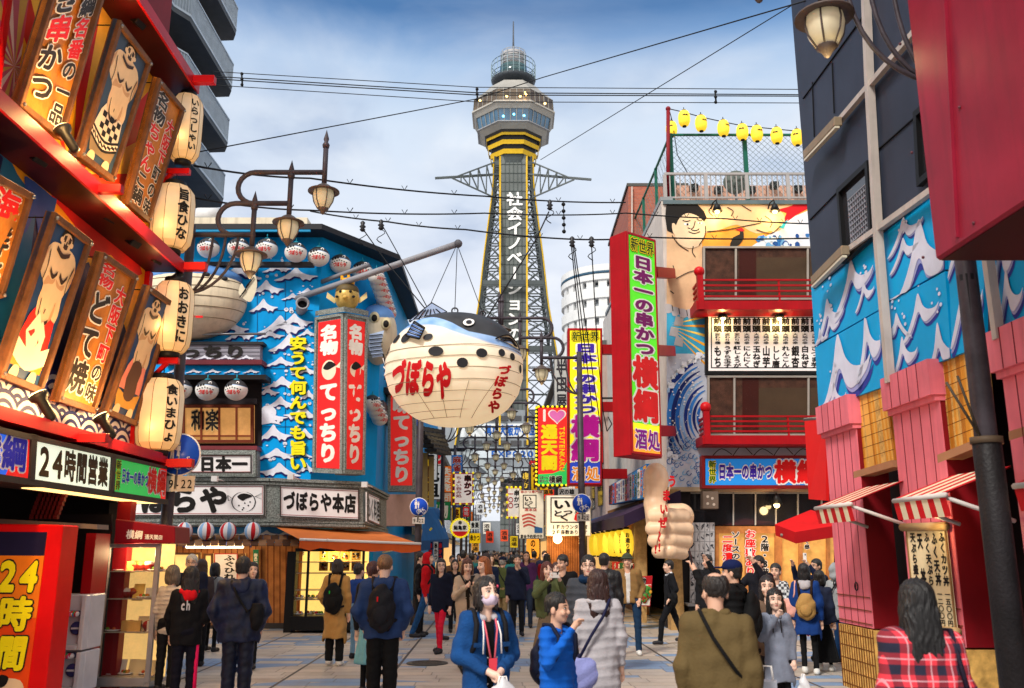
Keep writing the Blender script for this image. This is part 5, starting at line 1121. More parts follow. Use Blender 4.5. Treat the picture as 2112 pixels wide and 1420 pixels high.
for y in (735,757,780,803,824,842,857,869):
    z=-(y-763)/119;xm=(max(0,1-abs(z)**PZ_))**(1/PX_)*.99;f.tube([FC0+V((x*fa,-fb*max(0,1-abs(x)**PX_-abs(z)**PZ_)**.5-.004,z*fc+.03*math.sin(3*x))) for x in [xm*(-1+2*k/30) for k in range(31)]],.0075,C('9a8a70'),4)
for x0 in (-.55,-.15,.25,.6):f.tube([FC0+V((x*fa,fsurf(x,z)-.004,z*fc)) for x,z in [(x0*(1-.055*k),-.35-.055*k) for k in range(11)]],.007,C('9a8a70'),4)
f.build('rib',FISH)
def fin(pts,n,c,blue=C('5a86d0')):
    f=MB();q=pts;P3=lambda a,b,cc:FP_(a,b,0)+V((0,-cc,0));f.poly([P3(a,b,c) for a,b in q],C('b8cae8'),q)
    for e in range(len(q)):f.tube([P3(*q[e],c),P3(*q[(e+1) % len(q)],c)],.022,INK,5)
    for k in range(1,n):t=k/n;f.tube([P3(q[0][0]+(q[1][0]-q[0][0])*t,q[0][1]+(q[1][1]-q[0][1])*t,c+.012),P3(q[3][0]+(q[2][0]-q[3][0])*t,q[3][1]+(q[2][1]-q[3][1])*t,c+.012)],.012,blue if k % 2 else INK,4)
    return f
fin([(847,713),(860,678),(884,700),(875,724)],9,.14).build('fin',FISH)
f=MB();dq=[(846,662),(891,627),(920,644),(880,652)];D3=lambda a,b:P(a,b,19.7)
f.add([D3(*q)+V((0,s,0)) for s in (-.03,.03) for q in dq],[(0,1,2,3),(7,6,5,4),(0,1,5,4),(1,2,6,5)],C('a8bce0'));[f.tube([D3(846+(920-846)*t,662-18*t)+V((0,-.04,0)),D3(870+34*t,640-2*t)+V((0,-.04,0))],.014,INK,4) for t in (.1,.25,.4,.55,.7,.85)];f.tube([D3(844,664),D3(891,626),D3(921,645)],.03,INK,6);f.build('dorsal_fin',FISH)
f=MB();tq=[P(796,752,19.9),P(786,730,19.9),P(788,775,19.9),P(797,790,19.9)]
for k in range(7):f.bar(P(799,768-k,19.8),P(790+k*.6,730+k*9,19.9),.03,.02,WHITE if k % 2 else INK)
f.build('tail_fin',FISH)
f=MB()
for x,y in ((938,646),(995,652),(878,650)):
    p=P(x,y,19.7);f.tube(arc(p+V((0,0,.05)),.07,0,360,12),.018,C('3a3a40'),6)
parts(f,'ring',FISH)
# ================================================================ KUSHIKATSU BUILDING (right, across the side street)
YB2=21.5
E=thing('restaurant_building','right corner restaurant with wrestler mural, red balconies and roof net, behind the green sign','building',(8,26,0))
xe=P(1375,700,YB2).x;ze=P(1500,414,YB2).z;EX0=xe-K*YB2
def ey(x,y,d=0):return P(x,y,YB2-d)
f=MB();WALLE=C('cfc4ba',.6,dirt=.3);q=[(xe,YB2),(16,YB2),(16,34),(xe-.25,34)];z0=P(1500,1012,YB2).z
f.add([(x,y,z0) for x,y in q]+[(x,y,ze) for x,y in q],[(0,1,5,4),(1,2,6,5),(2,3,7,6),(3,0,4,7),(4,5,6,7),(3,2,1,0)],WALLE)
f.box((xe+.9,YB2+1.2,0),(16,34,z0),C('1a1412',.7));f.build('wall',E)
f=MB();f.slab(FR(YB2-.06,1368,413,1800,421),C('5a6a70',.5),c0=-.4);hx(f,EX0-.02,EX0+.3,YB2,33,ze-.02,ze+.1,C('8a8e90'));f.build('parapet',E)
# mural: everything below the roof line, painted on cladding
FLW=C('dcb48a',.6);f=MB();mp=lambda a,b,c=0:P(a,b,YB2-c-.004)
def mz(pts,m,c,sm=0):f.shape(mp,pts,m,c,sm) if not sm else f.shape(mp,pts,m,c,sm)
mz([(1375,421),(1700,421),(1700,512),(1375,512)],C('e8b25a'),.004)
mz([(1375,421),(1448,421),(1448,640),(1375,640)],FLW,.008)
mz([(1448,440),(1560,440),(1590,470),(1700,470),(1700,512),(1448,512)],C('e89a3a'),.007)
mz([(1440,421),(1560,421),(1640,421),(1590,440),(1600,470),(1560,482),(1520,464),(1480,476),(1440,478)],FLW,.012,3)
mz([(1566,440),(1600,432),(1618,446),(1614,470),(1598,478),(1576,470)],FLW,.016,3)
mz([(1562,421),(1672,421),(1672,428),(1640,445),(1612,470),(1622,440)],C('c81420'),.010)
mz([(1640,446),(1700,421),(1700,512),(1545,512),(1575,492)],C('d8dce6'),.011);mz([(1606,470),(1626,452),(1616,472)],C('38b0c8'),.018)
random.seed(11)
for k in range(26):x,y,r=1562+random.random()*110,486+random.random()*24,3+4*random.random();mz([(x+r*math.cos(a)*random.uniform(.6,1.3),y+r*math.sin(a)*random.uniform(.6,1.2)) for a in [j*math.pi/4 for j in range(8)]],C(random.choice(['2a6ab0','6aa0d0','1a4a90','c8d8ea'])),.018+.0004*k,2)
mz([(1374,421.5),(1372,450),(1376,476),(1388,482),(1400,478),(1430,462),(1452,458),(1458,450),(1452,436),(1438,421.5)],HAIRP,.017)
mz([(1394,466),(1402,450),(1418,440),(1442,448),(1456,466),(1452,490),(1440,508),(1418,512),(1398,500),(1390,476)],C('e6c8a4'),.020,3)
mz([(1386,462),(1392,462),(1398,476),(1396,486),(1388,480)],C('e6c8a4'),.022,2)
def ln(pts,w=1.8,c=.026):f.stroke(lambda a,b,cc=0:mp(a,-b,cc),[(x,-y) for x,y in pts],w,INK,c,1,4)
for st in ([(1408,455),(1416,457),(1424,455)],[(1437,452),(1445,456),(1449,452)],[(1434,456),(1431,468),(1426,474),(1436,476),(1442,472)],[(1420,478),(1432,482),(1444,478)],[(1455,466),(1454,486),(1442,506)],[(1386,486),(1400,505),(1420,518)],[(1458,478),(1500,474),(1540,466),(1570,460)],[(1500,428),(1512,436),(1508,446)],[(1530,424),(1550,436)],[(1560,474),(1590,482),(1610,466)],[(1578,446),(1592,458),(1588,470)],[(1470,424),(1462,436),(1470,446)],[(1385,555),(1392,562),(1388,548)],[(1395,575),(1420,562),(1446,556)],[(1430,508),(1428,520),(1434,530)],[(1382,600),(1390,606)],[(1418,470),(1424,472)]):ln(st)
mz([(1410,462),(1416,460),(1424,463),(1416,466)],WHITE,.024,2);mz([(1438,460),(1444,458),(1449,461),(1444,463)],WHITE,.024,2);mz([(1416,461),(1420,461),(1420,465),(1416,465)],INK,.028);mz([(1442,459),(1445,459),(1445,462),(1442,462)],INK,.028)
mz([(1505,512),(1512,490),(1525,484),(1528,470),(1532,474),(1534,490),(1524,506)],C('2a2622'),.02,2);mz([(1516,474),(1530,470),(1536,476),(1530,478)],C('c82028'),.022)
mz([(1375,640),(1455,640),(1455,735),(1375,735)],C('3aa0c8'),.008)
for k in range(7):a0,a1=660+k*12,666+k*12;mz([(1385,668+k*2),(1456,a0-30+k*8),(1456,a1-30+k*8)],(C('f0a81a'),C('f4d05a'))[k % 2],.012)
for k,(x,y) in enumerate(((1378,636),(1392,642),(1408,646),(1424,647),(1440,646))):mz([(x-7,y-8),(x+8,y-6),(x+10,y+6),(x-4,y+10)],C('b8b4b4'),.014+.001*k,3);ln([(x+8,y-6),(x+10,y+6)],1.6,.022)
for k,(x,y) in enumerate(((1402,662),(1392,684),(1402,704))):mz([(x-8,y-10),(x+8,y-6),(x+6,y+12),(x-12,y+8)],C('a8a6a8'),.016+.001*k)
mz([(1375,730),(1700,730),(1700,1012),(1375,1012)],C('c4cad6'),.009)
# rolling sea of a plain repeating kind
for k in range(9):
    r=112-k*9.5;f.stroke(mp,[(1472+r*.9*math.cos(R(t)),862-r*1.1*math.sin(R(t))) for t in range(96,236,14) if 1376 < 1472+r*.9*math.cos(R(t)) < 1456],9.8-.5*k,C(('12307e','2f7ac8','0e2468','1f63b4','8ab4e0')[k % 5]),.014+.001*k,1,3,True)
for k in range(16):t=R(100+8*k);x,y=1472+104*math.cos(t),862-126*math.sin(t);[f.stroke(mp,[(max(1377,x),y),(max(1377,x-5-2*j),y-6+3*j),(max(1377,x-9),y+2+4*j)],2.2,C('eef2f8'),.034+.0002*k,1,3,True) for j in (0,1,2) if x > 1378]
for k in range(22):t=R(100+6*k);r=118+4*math.sin(k*2.1);x,y=1472+r*.9*math.cos(t),862-r*1.1*math.sin(t);q=4+2.5*math.sin(k*1.7);mz([(max(1376,x+q*math.cos(j*.8)*(1+.3*(j % 2))),y+q*math.sin(j*.8)*(1+.3*(j % 2))) for j in range(8)],C(('e4eaf4','9cc0e4')[k % 3 == 0]),.030+.0003*k,2)
for k in range(70):x,y,r=1380+random.random()*74,735+random.random()*165,.8+1.5*random.random();mz([(x+r*math.cos(j*1.05),y+r*math.sin(j*1.05)) for j in range(6)],WHITE,.034)
for k in range(60):
    x,y,r=1380+random.random()*66,905+random.random()*98,2.5+4*random.random();col=C(random.choice(['3a7ab8','7ab0d8','2a5a9a','a8c8e4']));f.stroke(mp,[(x+r*math.cos(a),y+r*math.sin(a)) for a in (0,1.2,2.4,3.6,4.8)],1.6,col,.016+.0003*k,1,3)
for k in range(5):ln([(1470+k*42,940),(1488+k*42,926-k % 2*6),(1510+k*42,938)],1.6,.02)
f.build('mural',E)
fr=FR(YB2,1447,508,1700,640);CURT=M('blind_behind_glass',(.10,.04,.022),.5,.5,6,bump=.1)
def shop_window(x0,y0,x1,y1,divs):
    f=MB();fr=FR(YB2-.02,x0,y0,x1,y1);f.slab(fr,CURT,c0=-.02,c1=.012);f.slab(fr,C('4a1a10',.4),.30,.44,0,1,.012,.016);f.slab(fr,C('5a4632',.4),.44,1,0,.8,.012,.015);wo_=f.build('window',E)
    f=MB();AL2=C('9a948c',.4);f.rim(fr,AL2,.05,0,.07);[f.slab(fr,AL2,d-.008,d+.008,0,1,0,.06) for d in divs];f.build('window_frame',wo_)
    f=MB();f.slab(fr,M('case_glass',(.03,.03,.03)),.01,.99,.01,.99,.03,.034);f.build('pane',wo_)
shop_window(1449,510,1700,620,(.27,.86));shop_window(1458,776,1700,900,(.23,.86))
for i,(xl2,yt,yb,yball) in enumerate(((1446,577,640,567),(1459,858,917,846))):
    f=MB();d=.75;a=P(xl2,yb,YB2-d);b=V((9.5,YB2-d,a.z));hb=P(xl2,yb-18,YB2-d).z-a.z
    f.box((a.x-.12,YB2-d-.06,a.z),(9.5,YB2,a.z+hb),RED)
    zt2=P(xl2,yt,YB2-d).z
    for k in range(4):z=a.z+hb+(zt2-a.z-hb)*(k+1)/4;f.box((a.x,YB2-d-.03,z-.035),(9.5,YB2-d+.03,z+.005),RED);f.box((a.x-.03,YB2-d,z-.035),(a.x+.03,YB2,z+.005),RED)
    for k in range(1,4):x=a.x+k*1.9;f.box((x-.02,YB2-d-.02,a.z+hb),(x+.02,YB2-d+.02,zt2),RED)
    f.box((a.x-.07,YB2-d-.08,a.z),(a.x+.07,YB2-d+.06,zt2+.1),RED);f.ball((a.x,YB2-d,zt2+.2),.13,REDL,14);f.build('balcony',E)
fr=FR(YB2-.12,1455,643,1700,772);f=MB();f.slab(fr,BLACK,c0=-.12,c1=0);f.slab(fr,PANW,.025,1,.05,.95,0,.012);f.rim(Fr(fr.p(.045,.91,.013),fr.p(1.1,.91,.013),fr.p(.045,.09,.013),fr.p(1.1,.09,.013)),BLACK,.025,0,.003);mb_=f.build('menu_board',E)
f=MB()
for k,w_ in enumerate(('もち','うずら玉子','紅しょうが','にんにく','玉ねぎ','山芋','しし唐','れんこん','銀杏','白ねぎ','さつま芋','じゃが芋')):
    x=.065+.0815*k;letters(f,fr.p,'前頭',(x,.66,x+.074,.90),[(.06,INK)],True,c=.016);letters(f,fr.p,'変わり種' if k < 3 else '大地の幸',(x+.012,.47,x+.062,.65),[(.04,INK)],True,c=.016);letters(f,fr.p,w_,(x+.004,.10,x+.072,.45),[(.05,INK)],True,c=.016)
f.build('lettering',mb_)
fr=FR(YB2-.25,1447,940,1720,1008);f=MB();f.slab(fr,C('8a1a1a',.5),c0=-.3);g=FR(YB2-.255,1455,947,1715,1001);f.rim(fr,C('7a1616',.5),.07,0,.04);f.build('sign_box',E)
f=MB();f.slab(g,M('lit_sky_blue',(.02,.22,.60),.4,.08,2,emit=.22,ecol=(.02,.25,.75)),c0=-.02,c1=.012);sf_=f.build('sign_face',E)
f=MB();letters(f,g.p,'新世界',(.022,.06,.085,.94),[(.11,YEL),(.03,C('1a5a1a'))],True,c=.02);letters(f,g.p,'日本一の串かつ',(.10,.20,.53,.82),[(.16,WHITE),(.06,PUR)],c=.02);letters(f,g.p,'横綱',(.54,.04,.90,.98),[(.14,WHITE),(.06,WR)],c=.02);f.build('lettering',sf_)
# ground floor: lintel, transom, shop windows, autograph wall
f=MB();f.slab(FR(YB2-.05,1375,1005,1720,1014),C('b09a7c'),c0=-.3);fr=FR(YB2+.25,1395,1014,1720,1084);f.slab(fr,GLASSD,c0=-.05);[f.slab(fr,C('a8a4a0'),a-.004,a+.004,0,1,0,.04) for a in (.06,.36,.50,.63,.77,.92)];f.slab(fr,C('a8a4a0'),0,1,.93,.97,0,.04);f.build('transom_window',E)
fr=FR(YB2+.25,1474,1086,1720,1302);f=MB();f.slab(fr,M('warm_shop_inside',(.34,.16,.04),.5,.8,3,emit=.35,ecol=(1,.5,.12)),c0=-.03,c1=0);sw_=f.build('shop_window',E)
f=MB()
for a in (.0,.25,.5,.53,.70,.93):f.slab(fr,WOODO,a,a+.03,0,1,0,.07)
f.slab(fr,WOODO,0,1,.93,1,0,.08);f.slab(fr,C('9a5a20',.5),0,1,0,.30,0,.06);[f.slab(fr,C('6a3a10'),0,1,.05*k,.05*k+.006,.06,.064) for k in range(1,6)];f.build('shop_frame',sw_)
fr2=FR(YB2+.16,1474,1086,1720,1302);f=MB();Q=lambda x:(x-1474)/246;R_=lambda y:(1302-y)/216
for bd,x0,x1,y0,y1,cm in (('二度漬け御法度',1489,1512,1104,1230,WR),('ソースの',1507,1527,1096,1156,INK),('お座敷あり',1536,1559,1092,1190,WR),('2階・3階',1568,1586,1104,1190,INK),('にく串',1658,1670,1100,1135,INK)):letters(f,fr2.p,bd,(Q(x0),R_(y1),Q(x1),R_(y0)),[(.11,WHITE),(.045,cm)],True,c=.01)
f.build('lettering',E)
f=MB();fr=FR(YB2+.1,1423,1078,1474,1258);f.slab(fr,C('c4c2c4',.5),c0=-.1);
for i in range(5):[f.rim(Fr(fr.p(i/5,(j+1)/9,.002),fr.p((i+1)/5,(j+1)/9,.002),fr.p(i/5,j/9,.002),fr.p((i+1)/5,j/9,.002)),C('8a8a8e'),.006,0,.002) for j in range(9)]
cw_=f.build('card_wall',E)
f=MB();random.seed(4)
for i in range(5):
    for j in range(9):
        cx_,cy_=(i+.5)/5,(j+.5)/9;pts=[(cx_+random.uniform(-.08,.08),cy_+random.uniform(-.045,.045)) for _ in range(random.randint(4,7))];f.stroke(fr.p,pts,.005,C('4a4a52'),.006,fr.w/fr.h,3)
f.build('autograph',cw_)
f=MB();f.slab(FR(YB2+.15,1375,1014,1424,1300),C('1e1a1c',.6),c0=-.3);f.slab(FR(YB2-.1,1310,1060,1334,1285),M('bamboo_post',(.40,.24,.09),.5,.3,9),c0=-.25);parts(f,'corner_post',E)
o=thing('speaker_box','spotted brown loudspeaker box hanging under the blue 横綱 sign','speaker',ey(1465,1055));f=MB();f.slab(FR(YB2-.3,1450,1014,1482,1050),C('6a5a4e'),c0=-.3);f.build('cabinet',o,.01);f=MB();fr=FR(YB2-.305,1450,1014,1482,1050);[f.shape(fr.p,[(x+.09*math.cos(R(a)),y+.08*math.sin(R(a))) for a in range(0,360,45)],C('b8a898'),.004,2) for x,y in ((.3,.3),(.6,.6),(.3,.7),(.7,.25))];f.build('grille',o)
o=thing('planter_box','black box at the foot of the autograph wall','box',ey(1452,1292,.6));f=MB();f.slab(FR(YB2-.6,1421,1250,1474,1294),C('141416',.5),c0=-.5);f.build('body',o,.01);f=MB();f.slab(FR(YB2-.62,1419,1246,1476,1251),C('8a8a8c'),c0=-.54);f.build('lid',o)
o=thing('wall_lamp','warm black bell lamp inside the dark transom window','lamp',ey(1602,1036));f=MB();f.lathe([(.02,.2),(.06,.15),(.14,-.05)],ey(1602,1036,.1),BLACK,12);f.build('shade',o);f=MB();f.ball(ey(1602,1042,.1),.07,M('bulb_warm',(1,.8,.4),.4,0,emit=12,ecol=(1,.7,.3)),8);f.build('bulb',o);lamp('bulb_light','POINT',ey(1602,1050,.3),8,(1,.65,.3),o)
lamp('shop_light','POINT',ey(1560,1130,-.6),20,(1,.6,.22),E,.2);lamp('shop_light','POINT',ey(1640,1150,.8),10,(1,.6,.22),E,.2)
for x,y,e,w in ((1479,432,12,'over the painted wrestler, left'),(1598,432,12,'over the painted fist, right'),(1491,652,12,'over the left of the menu board'),(1607,652,12,'over the middle of the menu board')):
    o=thing('wall_lamp','black gooseneck lamp with a warm bulb '+w,'lamp',ey(x,y,.3),'black gooseneck lamps on the corner restaurant');c_=ey(x,y,.32);f=MB();f.lathe([(.03,.16),(.07,.10),(.13,-.06),(.12,-.06)],c_,BLACK,14);f.tube([c_+V((0,.0,.15)),c_+V((0,.02,.26)),c_+V((-.05,.2,.25)),c_+V((-.08,.32,.12))],.018,BLACK,5);f.build('shade',o);f=MB();f.ball(c_+V((0,0,-.05)),.06,M('bulb_warm',(1,.8,.4)),8);f.build('bulb',o);lamp('bulb_light','POINT',c_+V((0,.02,-.16)),e,(1,.72,.25),o,.05)
# roof: railing, net posts, net, brick block, floodlights, string of yellow lanterns
o=thing('roof_railing','grey steel railing along the roof edge of the mural building','railing',ey(1520,413,.1));f=MB();Yr=YB2+.05;za,zb2=P(1500,411,Yr).z,P(1500,357,Yr).z;x0,x1=P(1372,400,Yr).x,9.2
f.box((x0,Yr-.03,zb2-.06),(x1,Yr+.03,zb2),C('a09c9a'));f.box((x0,Yr-.02,za+.02),(x1,Yr+.02,za+.06),C('a09c9a'));n=40
for k in range(n+1):x=x0+(x1-x0)*k/n;w=.045 if k % 8 == 0 else .014;f.box((x-w,Yr-w*.6,za),(x+w,Yr+w*.6,zb2-.06),C('a09c9a'))
f.build('rail',o)
GRN=C('0e5a48',.5);o=thing('net_frame','green posts carrying a wire net above the roof railing','fence',ey(1540,413,-.4));f=MB();Yn=YB2+.4;zn=P(1500,277,Yn).z;xs=[P(x,350,Yn).x for x in (1385,1539,1700)]
for x in xs:f.box((x-.05,Yn-.05,ze),(x+.05,Yn+.05,zn),GRN)
for k in (1,2,3,4):p=V((xs[0]-.04*k,Yn+k*2.2,0));f.box((p.x-.04,p.y-.04,ze),(p.x+.04,p.y+.04,zn),GRN)
f.box((xs[0],Yn-.03,zn-.05),(xs[2],Yn+.03,zn),GRN);f.bar((xs[0],Yn,zn-.02),(xs[0]-.16,Yn+9,zn-.02),.05,.05,GRN);f.build('post',o)
f=MB();WIRE=C('5a6a6a',.5);hgt=zn-ze;wd=xs[2]-xs[0];st=.16
for k in range(int((wd+hgt)/st)):
    a=k*st
    for s_ in (1,-1):
        p0=(max(0,a-hgt),min(a,hgt));p1=(min(a,wd),max(0,a-wd));q0,q1=[(xs[0]+(p[0] if s_ > 0 else wd-p[0]),p[1]) for p in (p0,p1)]
        f.bar((q0[0],Yn,ze+q0[1]),(q1[0],Yn+.004*s_,ze+q1[1]),.007,.007,WIRE)
for k in range(int((9+hgt)/.3)):
    a=k*.3;p0=(max(0,a-hgt),min(a,hgt));p1=(min(a,9),max(0,a-9))
    for s_ in (1,-1):q0,q1=[(p[0] if s_ > 0 else 9-p[0],p[1]) for p in (p0,p1)];f.bar((xs[0]-.016*q0[0],Yn+q0[0],ze+q0[1]),(xs[0]-.016*q1[0],Yn+q1[0],ze+q1[1]),.006,.006,WIRE)
f.build('net',o)
f=MB();f.slab(FR(YB2+3,1385,383,1665,425),C('c89a84',.6,dirt=.4),c0=-2);f.build('roof_house',E);f=MB();[f.slab(FR(YB2+2.99,x,383,x+1.2,425),C('6a4438')) for x in (1424,1463,1500,1540,1580,1616)];parts(f,'joint',E)
for k,(x,y) in enumerate(((1386,382),(1431,388),(1482,393),(1549,393),(1597,383),(1645,391))):o=thing('floodlight','small black floodlight on the pink roof house wall, %s from the left' % ('first','second','third','fourth','fifth','sixth')[k],'floodlight',P(x,y,YB2+2.8),'floodlights on the roof house');f=MB();f.cbox(P(x,y,YB2+2.8),(.24,.2,.2),BLACK);f.build('housing',o,.02);f=MB();f.tube([P(x,y,YB2+2.8),P(x,y-8,YB2+2.95)],.02,BLACK,5);f.build('bracket',o)
o=thing('roof_fan','grey round fan unit standing behind the roof railing','fan',P(1517,395,YB2+1.5));c_=P(1517,378,YB2+1.5);qf=V((-.4,-1,.1)).to_track_quat('Z','Y').to_matrix();f=MB();f.lathe([(.20,-.25),(.30,-.1),(.32,.12),(.30,.14)],c_,C('5a605a'),18,qf);f.build('housing',o);f=MB();[f.cbox(c_+qf @ V((.15*math.cos(a),.15*math.sin(a),.13)),(.2,.08,.02),C('3a3e3a'),qf @ Matrix.Rotation(a,3,'Z')) for a in (0,1.57,3.14,4.71)];f.build('blade',o);f=MB();f.tube([c_,c_+V((0,0,-.6))],.04,STEEL,6);f.build('stand',o)
o=thing('brick_building','tall red brick building edge behind the mural building','building',P(1340,480,28));f=MB()
def brick_mat():
    m=bpy.data.materials.new('red_brick');m.use_nodes=True
    global nt
    nt=m.node_tree;b=nt.nodes['Principled BSDF'];tc=N('ShaderNodeTexCoord');mpn=N('ShaderNodeMapping');mpn.inputs['Rotation'].default_value=(R(90),0,0);L(tc.outputs['Object'],mpn.inputs[0]);br=N('ShaderNodeTexBrick');L(mpn.outputs[0],br.inputs[0]);br.inputs['Scale'].default_value=4.5
    br.inputs['Color1'].default_value=(.42,.10,.05,1);br.inputs['Color2'].default_value=(.30,.07,.04,1);br.inputs['Mortar'].default_value=(.25,.16,.12,1);L(br.outputs[0],b.inputs['Base Color']);b.inputs['Roughness'].default_value=.8;return m
q=FR(28,1296,381,1420,700);f.slab(q,brick_mat(),c0=-6);f.build('wall',o);f=MB();f.slab(FR(27.98,1293,378,1420,384),C('4a4a46'),c0=-6.1);f.build('roof_edge',o);f=MB();f.slab(FR(27.9,1302,385,1305,560),C('b8a8a0'),c0=-.05);f.build('drain_pipe',o)
pr=[(.05,-.17),(.11,-.155),(.15,-.08),(.16,0),(.15,.08),(.11,.155),(.05,.17)]
def ylantern(h_=1):
    t=thing('yellow_lantern','x','lantern',(0,0,0));f=MB();f.lathe([(a,z*1.25*h_) for a,z in pr],(0,0,0),M('lit_yellow_paper',(.85,.58,.06),.6,.12,6,emit=.5,ecol=(1,.62,.02),sample=False),14);f.build('shade',t)
    f=MB();f.lathe([(.06,.21*h_),(.06,.24*h_)],(0,0,0),BLACK,10);f.lathe([(.055,-.24*h_),(.055,-.21*h_)],(0,0,0),BLACK,10);f.tube([(0,0,.24*h_),(0,0,.32*h_)],.012,BLACK,4);f.build('cap',t);return t
yl=ylantern();f=MB();bm=bmap((0,0,0),[(a,z*1.25) for a,z in pr],R(-90),R(45));f.add([bm(a,b,.004) for a,b in ((.2,.52),(.8,.52),(.8,.66),(.2,.66))],[(0,1,2,3)],C('c8a030'));letters(f,bm,'横綱',(.25,.53,.75,.65),[(.05,INK)],c=.008);f.build('label',yl)
ypos=[(1411,245),(1446,255),(1492,265),(1531,273),(1561,276),(1602,280),(1644,284),(1385,267)];Ys2=YB2+.2
for i,(x,y) in enumerate(ypos):
    lb='yellow egg shaped paper lantern on the roof string, '+('%s from the red pole' % ('first','second','third','fourth','fifth','sixth','seventh')[i] if i < 7 else 'lowest, beside the red pole');p=P(x,y,Ys2+(1 if i == 7 else 0))
    if i == 0:yl.location=p;yl['label']=lb;yl['group']='yellow lanterns strung over the roof'
    else:dup(yl,p,random.uniform(-.6,.6),lb)
f=MB();pts=[P(x,y-13,Ys2) for x,y in [(1380,238)]+ypos[:7]+[(1690,293)]];f.tube(pts,.014,BLACK,5);f.tube([P(1380,226,Ys2),P(1387,252,Ys2+1),P(1397,320,Ys2+.5),P(1415,352,Ys2+.3),P(1433,380,Ys2+1)],.012,BLACK,4);tag(f.build('lantern_cable'),'black cable carrying the yellow lanterns over the roof','cable')
o=thing('flag_pole','thin dark red pole at the roof corner carrying the lantern string','pole',ey(1378,413));f=MB();a,b=P(1378,414,Ys2),P(1378,225,Ys2);f.tube([a,b],.05,C('7a0e1c'),8);f.build('shaft',o);f=MB();f.ball(b,.07,C('7a0e1c'),8);f.build('finial',o)
# ---------------------------------------------------------------- hanging signs at the corner
def vsign(label,fr,face,body,thick=.35,edge=RED,side=True):
    o=thing('hanging_sign',label,'sign',fr.p(.5,0));f=MB();f.slab(fr,edge,-.02,1.02,-.006,1.006,-thick,.0);f.rim(fr,edge,.045,0,.03);f.build('box',o,.006);f=MB();face(f,fr);fo=f.build('face',o);f=MB();body(f,fr);f.build('lettering',fo);return o
GREEN=M('lit_lime',(.08,.58,.02),.4,.12,1.5,emit=.36,ecol=(.10,.72,.01));YELL=M('lit_yellow_board',(.85,.70,.01),.4,.05,2,emit=.40,ecol=(1,.80,.01))
def green_face(f,fr):f.slab(fr,GREEN,.04,.96,.12,.992,0,.012);f.slab(fr,LITO,.04,.96,.012,.12,0,.012);f.slab(fr,YELL,.04,.96,.105,.135,0,.0125)
def ytext(top,big,c1,c2,bot):
    def g(f,fr):
        letters(f,fr.p,'新世界',(.10,.915,.92,.985),[(.16,C('1a3a08')),(.11,YEL),(.02,C('0a3a0a'))],c=.02);letters(f,fr.p,top,(.18,.44,.86,.905),[(.17,WW),(.065,c1)],True,c=.02);letters(f,fr.p,big,(.07,.14,.95,.44),[(.13,WW),(.06,c2)],True,c=.02);letters(f,fr.p,'酒処',(.10,.02,.95,.115),[(.09,WW),(.035,bot)],c=.02)
    return g
GS=Fr(P(1292,479,19.0),P(1351,497,19.5),P(1302,936,19.0),P(1364,943,19.5));go=vsign('tall green lit sign lettered 日本一の串かつ横綱 in a red box at the building corner',GS,green_face,ytext('日本一の串かつ','横綱',C('7a1060',.5),WR,C('8a1a90')),.55)
f=MB()
for y in (565,725,890,1):
    if y > 10:a=P(1350,y,19.7);f.bar(a+V((-.05,-.1,0)),P(1384,y,YB2-.1),.22,.24,RED)
parts(f,'arm',go)
YS=FR(24,1172,679,1241,1000);
def yface(f,fr):f.slab(fr,YELL,.05,.95,.135,.99,0,.012);f.slab(fr,M('lit_navy',(.02,.05,.40),.4,.05,2,emit=.3),.05,.95,.01,.135,0,.012);f.add([fr.p(*q,.014) for q in ((.05,.135),(.95,.135),(.95,.20),(.6,.175))],[(0,1,2,3)],M('lit_navy',(.02,.05,.40)))
yo=vsign('tall yellow lit sign lettered 日本一の串かつ横綱 behind the green one',YS,yface,ytext('日本一の串かつ','横綱',PUR,MAG,C('e88a1a')),.4)
f=MB();[f.bar(P(1240,y,24.1),P(1290,y,24.4),.2,.26,RED) for y in (722,840,978)];parts(f,'arm',yo)
IS=FR(26,1106,838,1173,1003)
def iface(f,fr):f.slab(fr,LITR,.06,.94,.0,.98,0,.010);f.add([fr.p(*q,.012) for q in ((.06,.02),(.94,.02),(.94,.30),(.80,.20),(.5,.155),(.06,.145))],[(0,1,2,3,4,5)],LITG)
def ibody(f,fr):
    letters(f,fr.p,'I',(.12,.80,.38,.97),[(.10,WW)],c=.02)
    ht=[(16*math.sin(t)**3,13*math.cos(t)-5*math.cos(2*t)-2*math.cos(3*t)-math.cos(4*t)) for t in [k*math.pi/12 for k in range(24)]]
    f.shape(fr.p,[(.64+x*.0175,.875+y*.0066) for x,y in ht],WW,.018,0);f.shape(fr.p,[(.64+x*.0148,.876+y*.0056) for x,y in ht],C('e070b8'),.024,0)
    letters(f,fr.p,'通天閣',(.14,.19,.66,.77),[(.09,WR),(.075,YEL)],True,c=.02)
    for i,ch in enumerate('TSUTENKAKU'):letters(f,lambda a,b,c=0:fr.p(.70+.20*b,.74-.056*(i+a),c),ch,(0,0,1,1),[(.04,YEL)],c=.02)
    letters(f,fr.p,'日本一の',(.09,.085,.36,.125),[(.06,WW),(.02,INK)],c=.02);letters(f,fr.p,'串かつ',(.09,.04,.36,.085),[(.06,WW),(.02,INK)],c=.02);letters(f,fr.p,'横綱',(.38,.03,.80,.13),[(.09,WW),(.04,INK)],c=.02)
io=vsign('red I heart 通天閣 sign edged with yellow bulbs, left of the yellow sign',IS,iface,ibody,.35,BLACK)
f=MB();
for k in range(20):[f.ball(IS.p(a,(k+.5)/20,.03),.038,LITY,6) for a in (0,1)]
for k in range(7):[f.ball(IS.p((k+.5)/7,b,.03),.038,LITY,6) for b in (.99,.01)]
parts(f,'bulb',io)
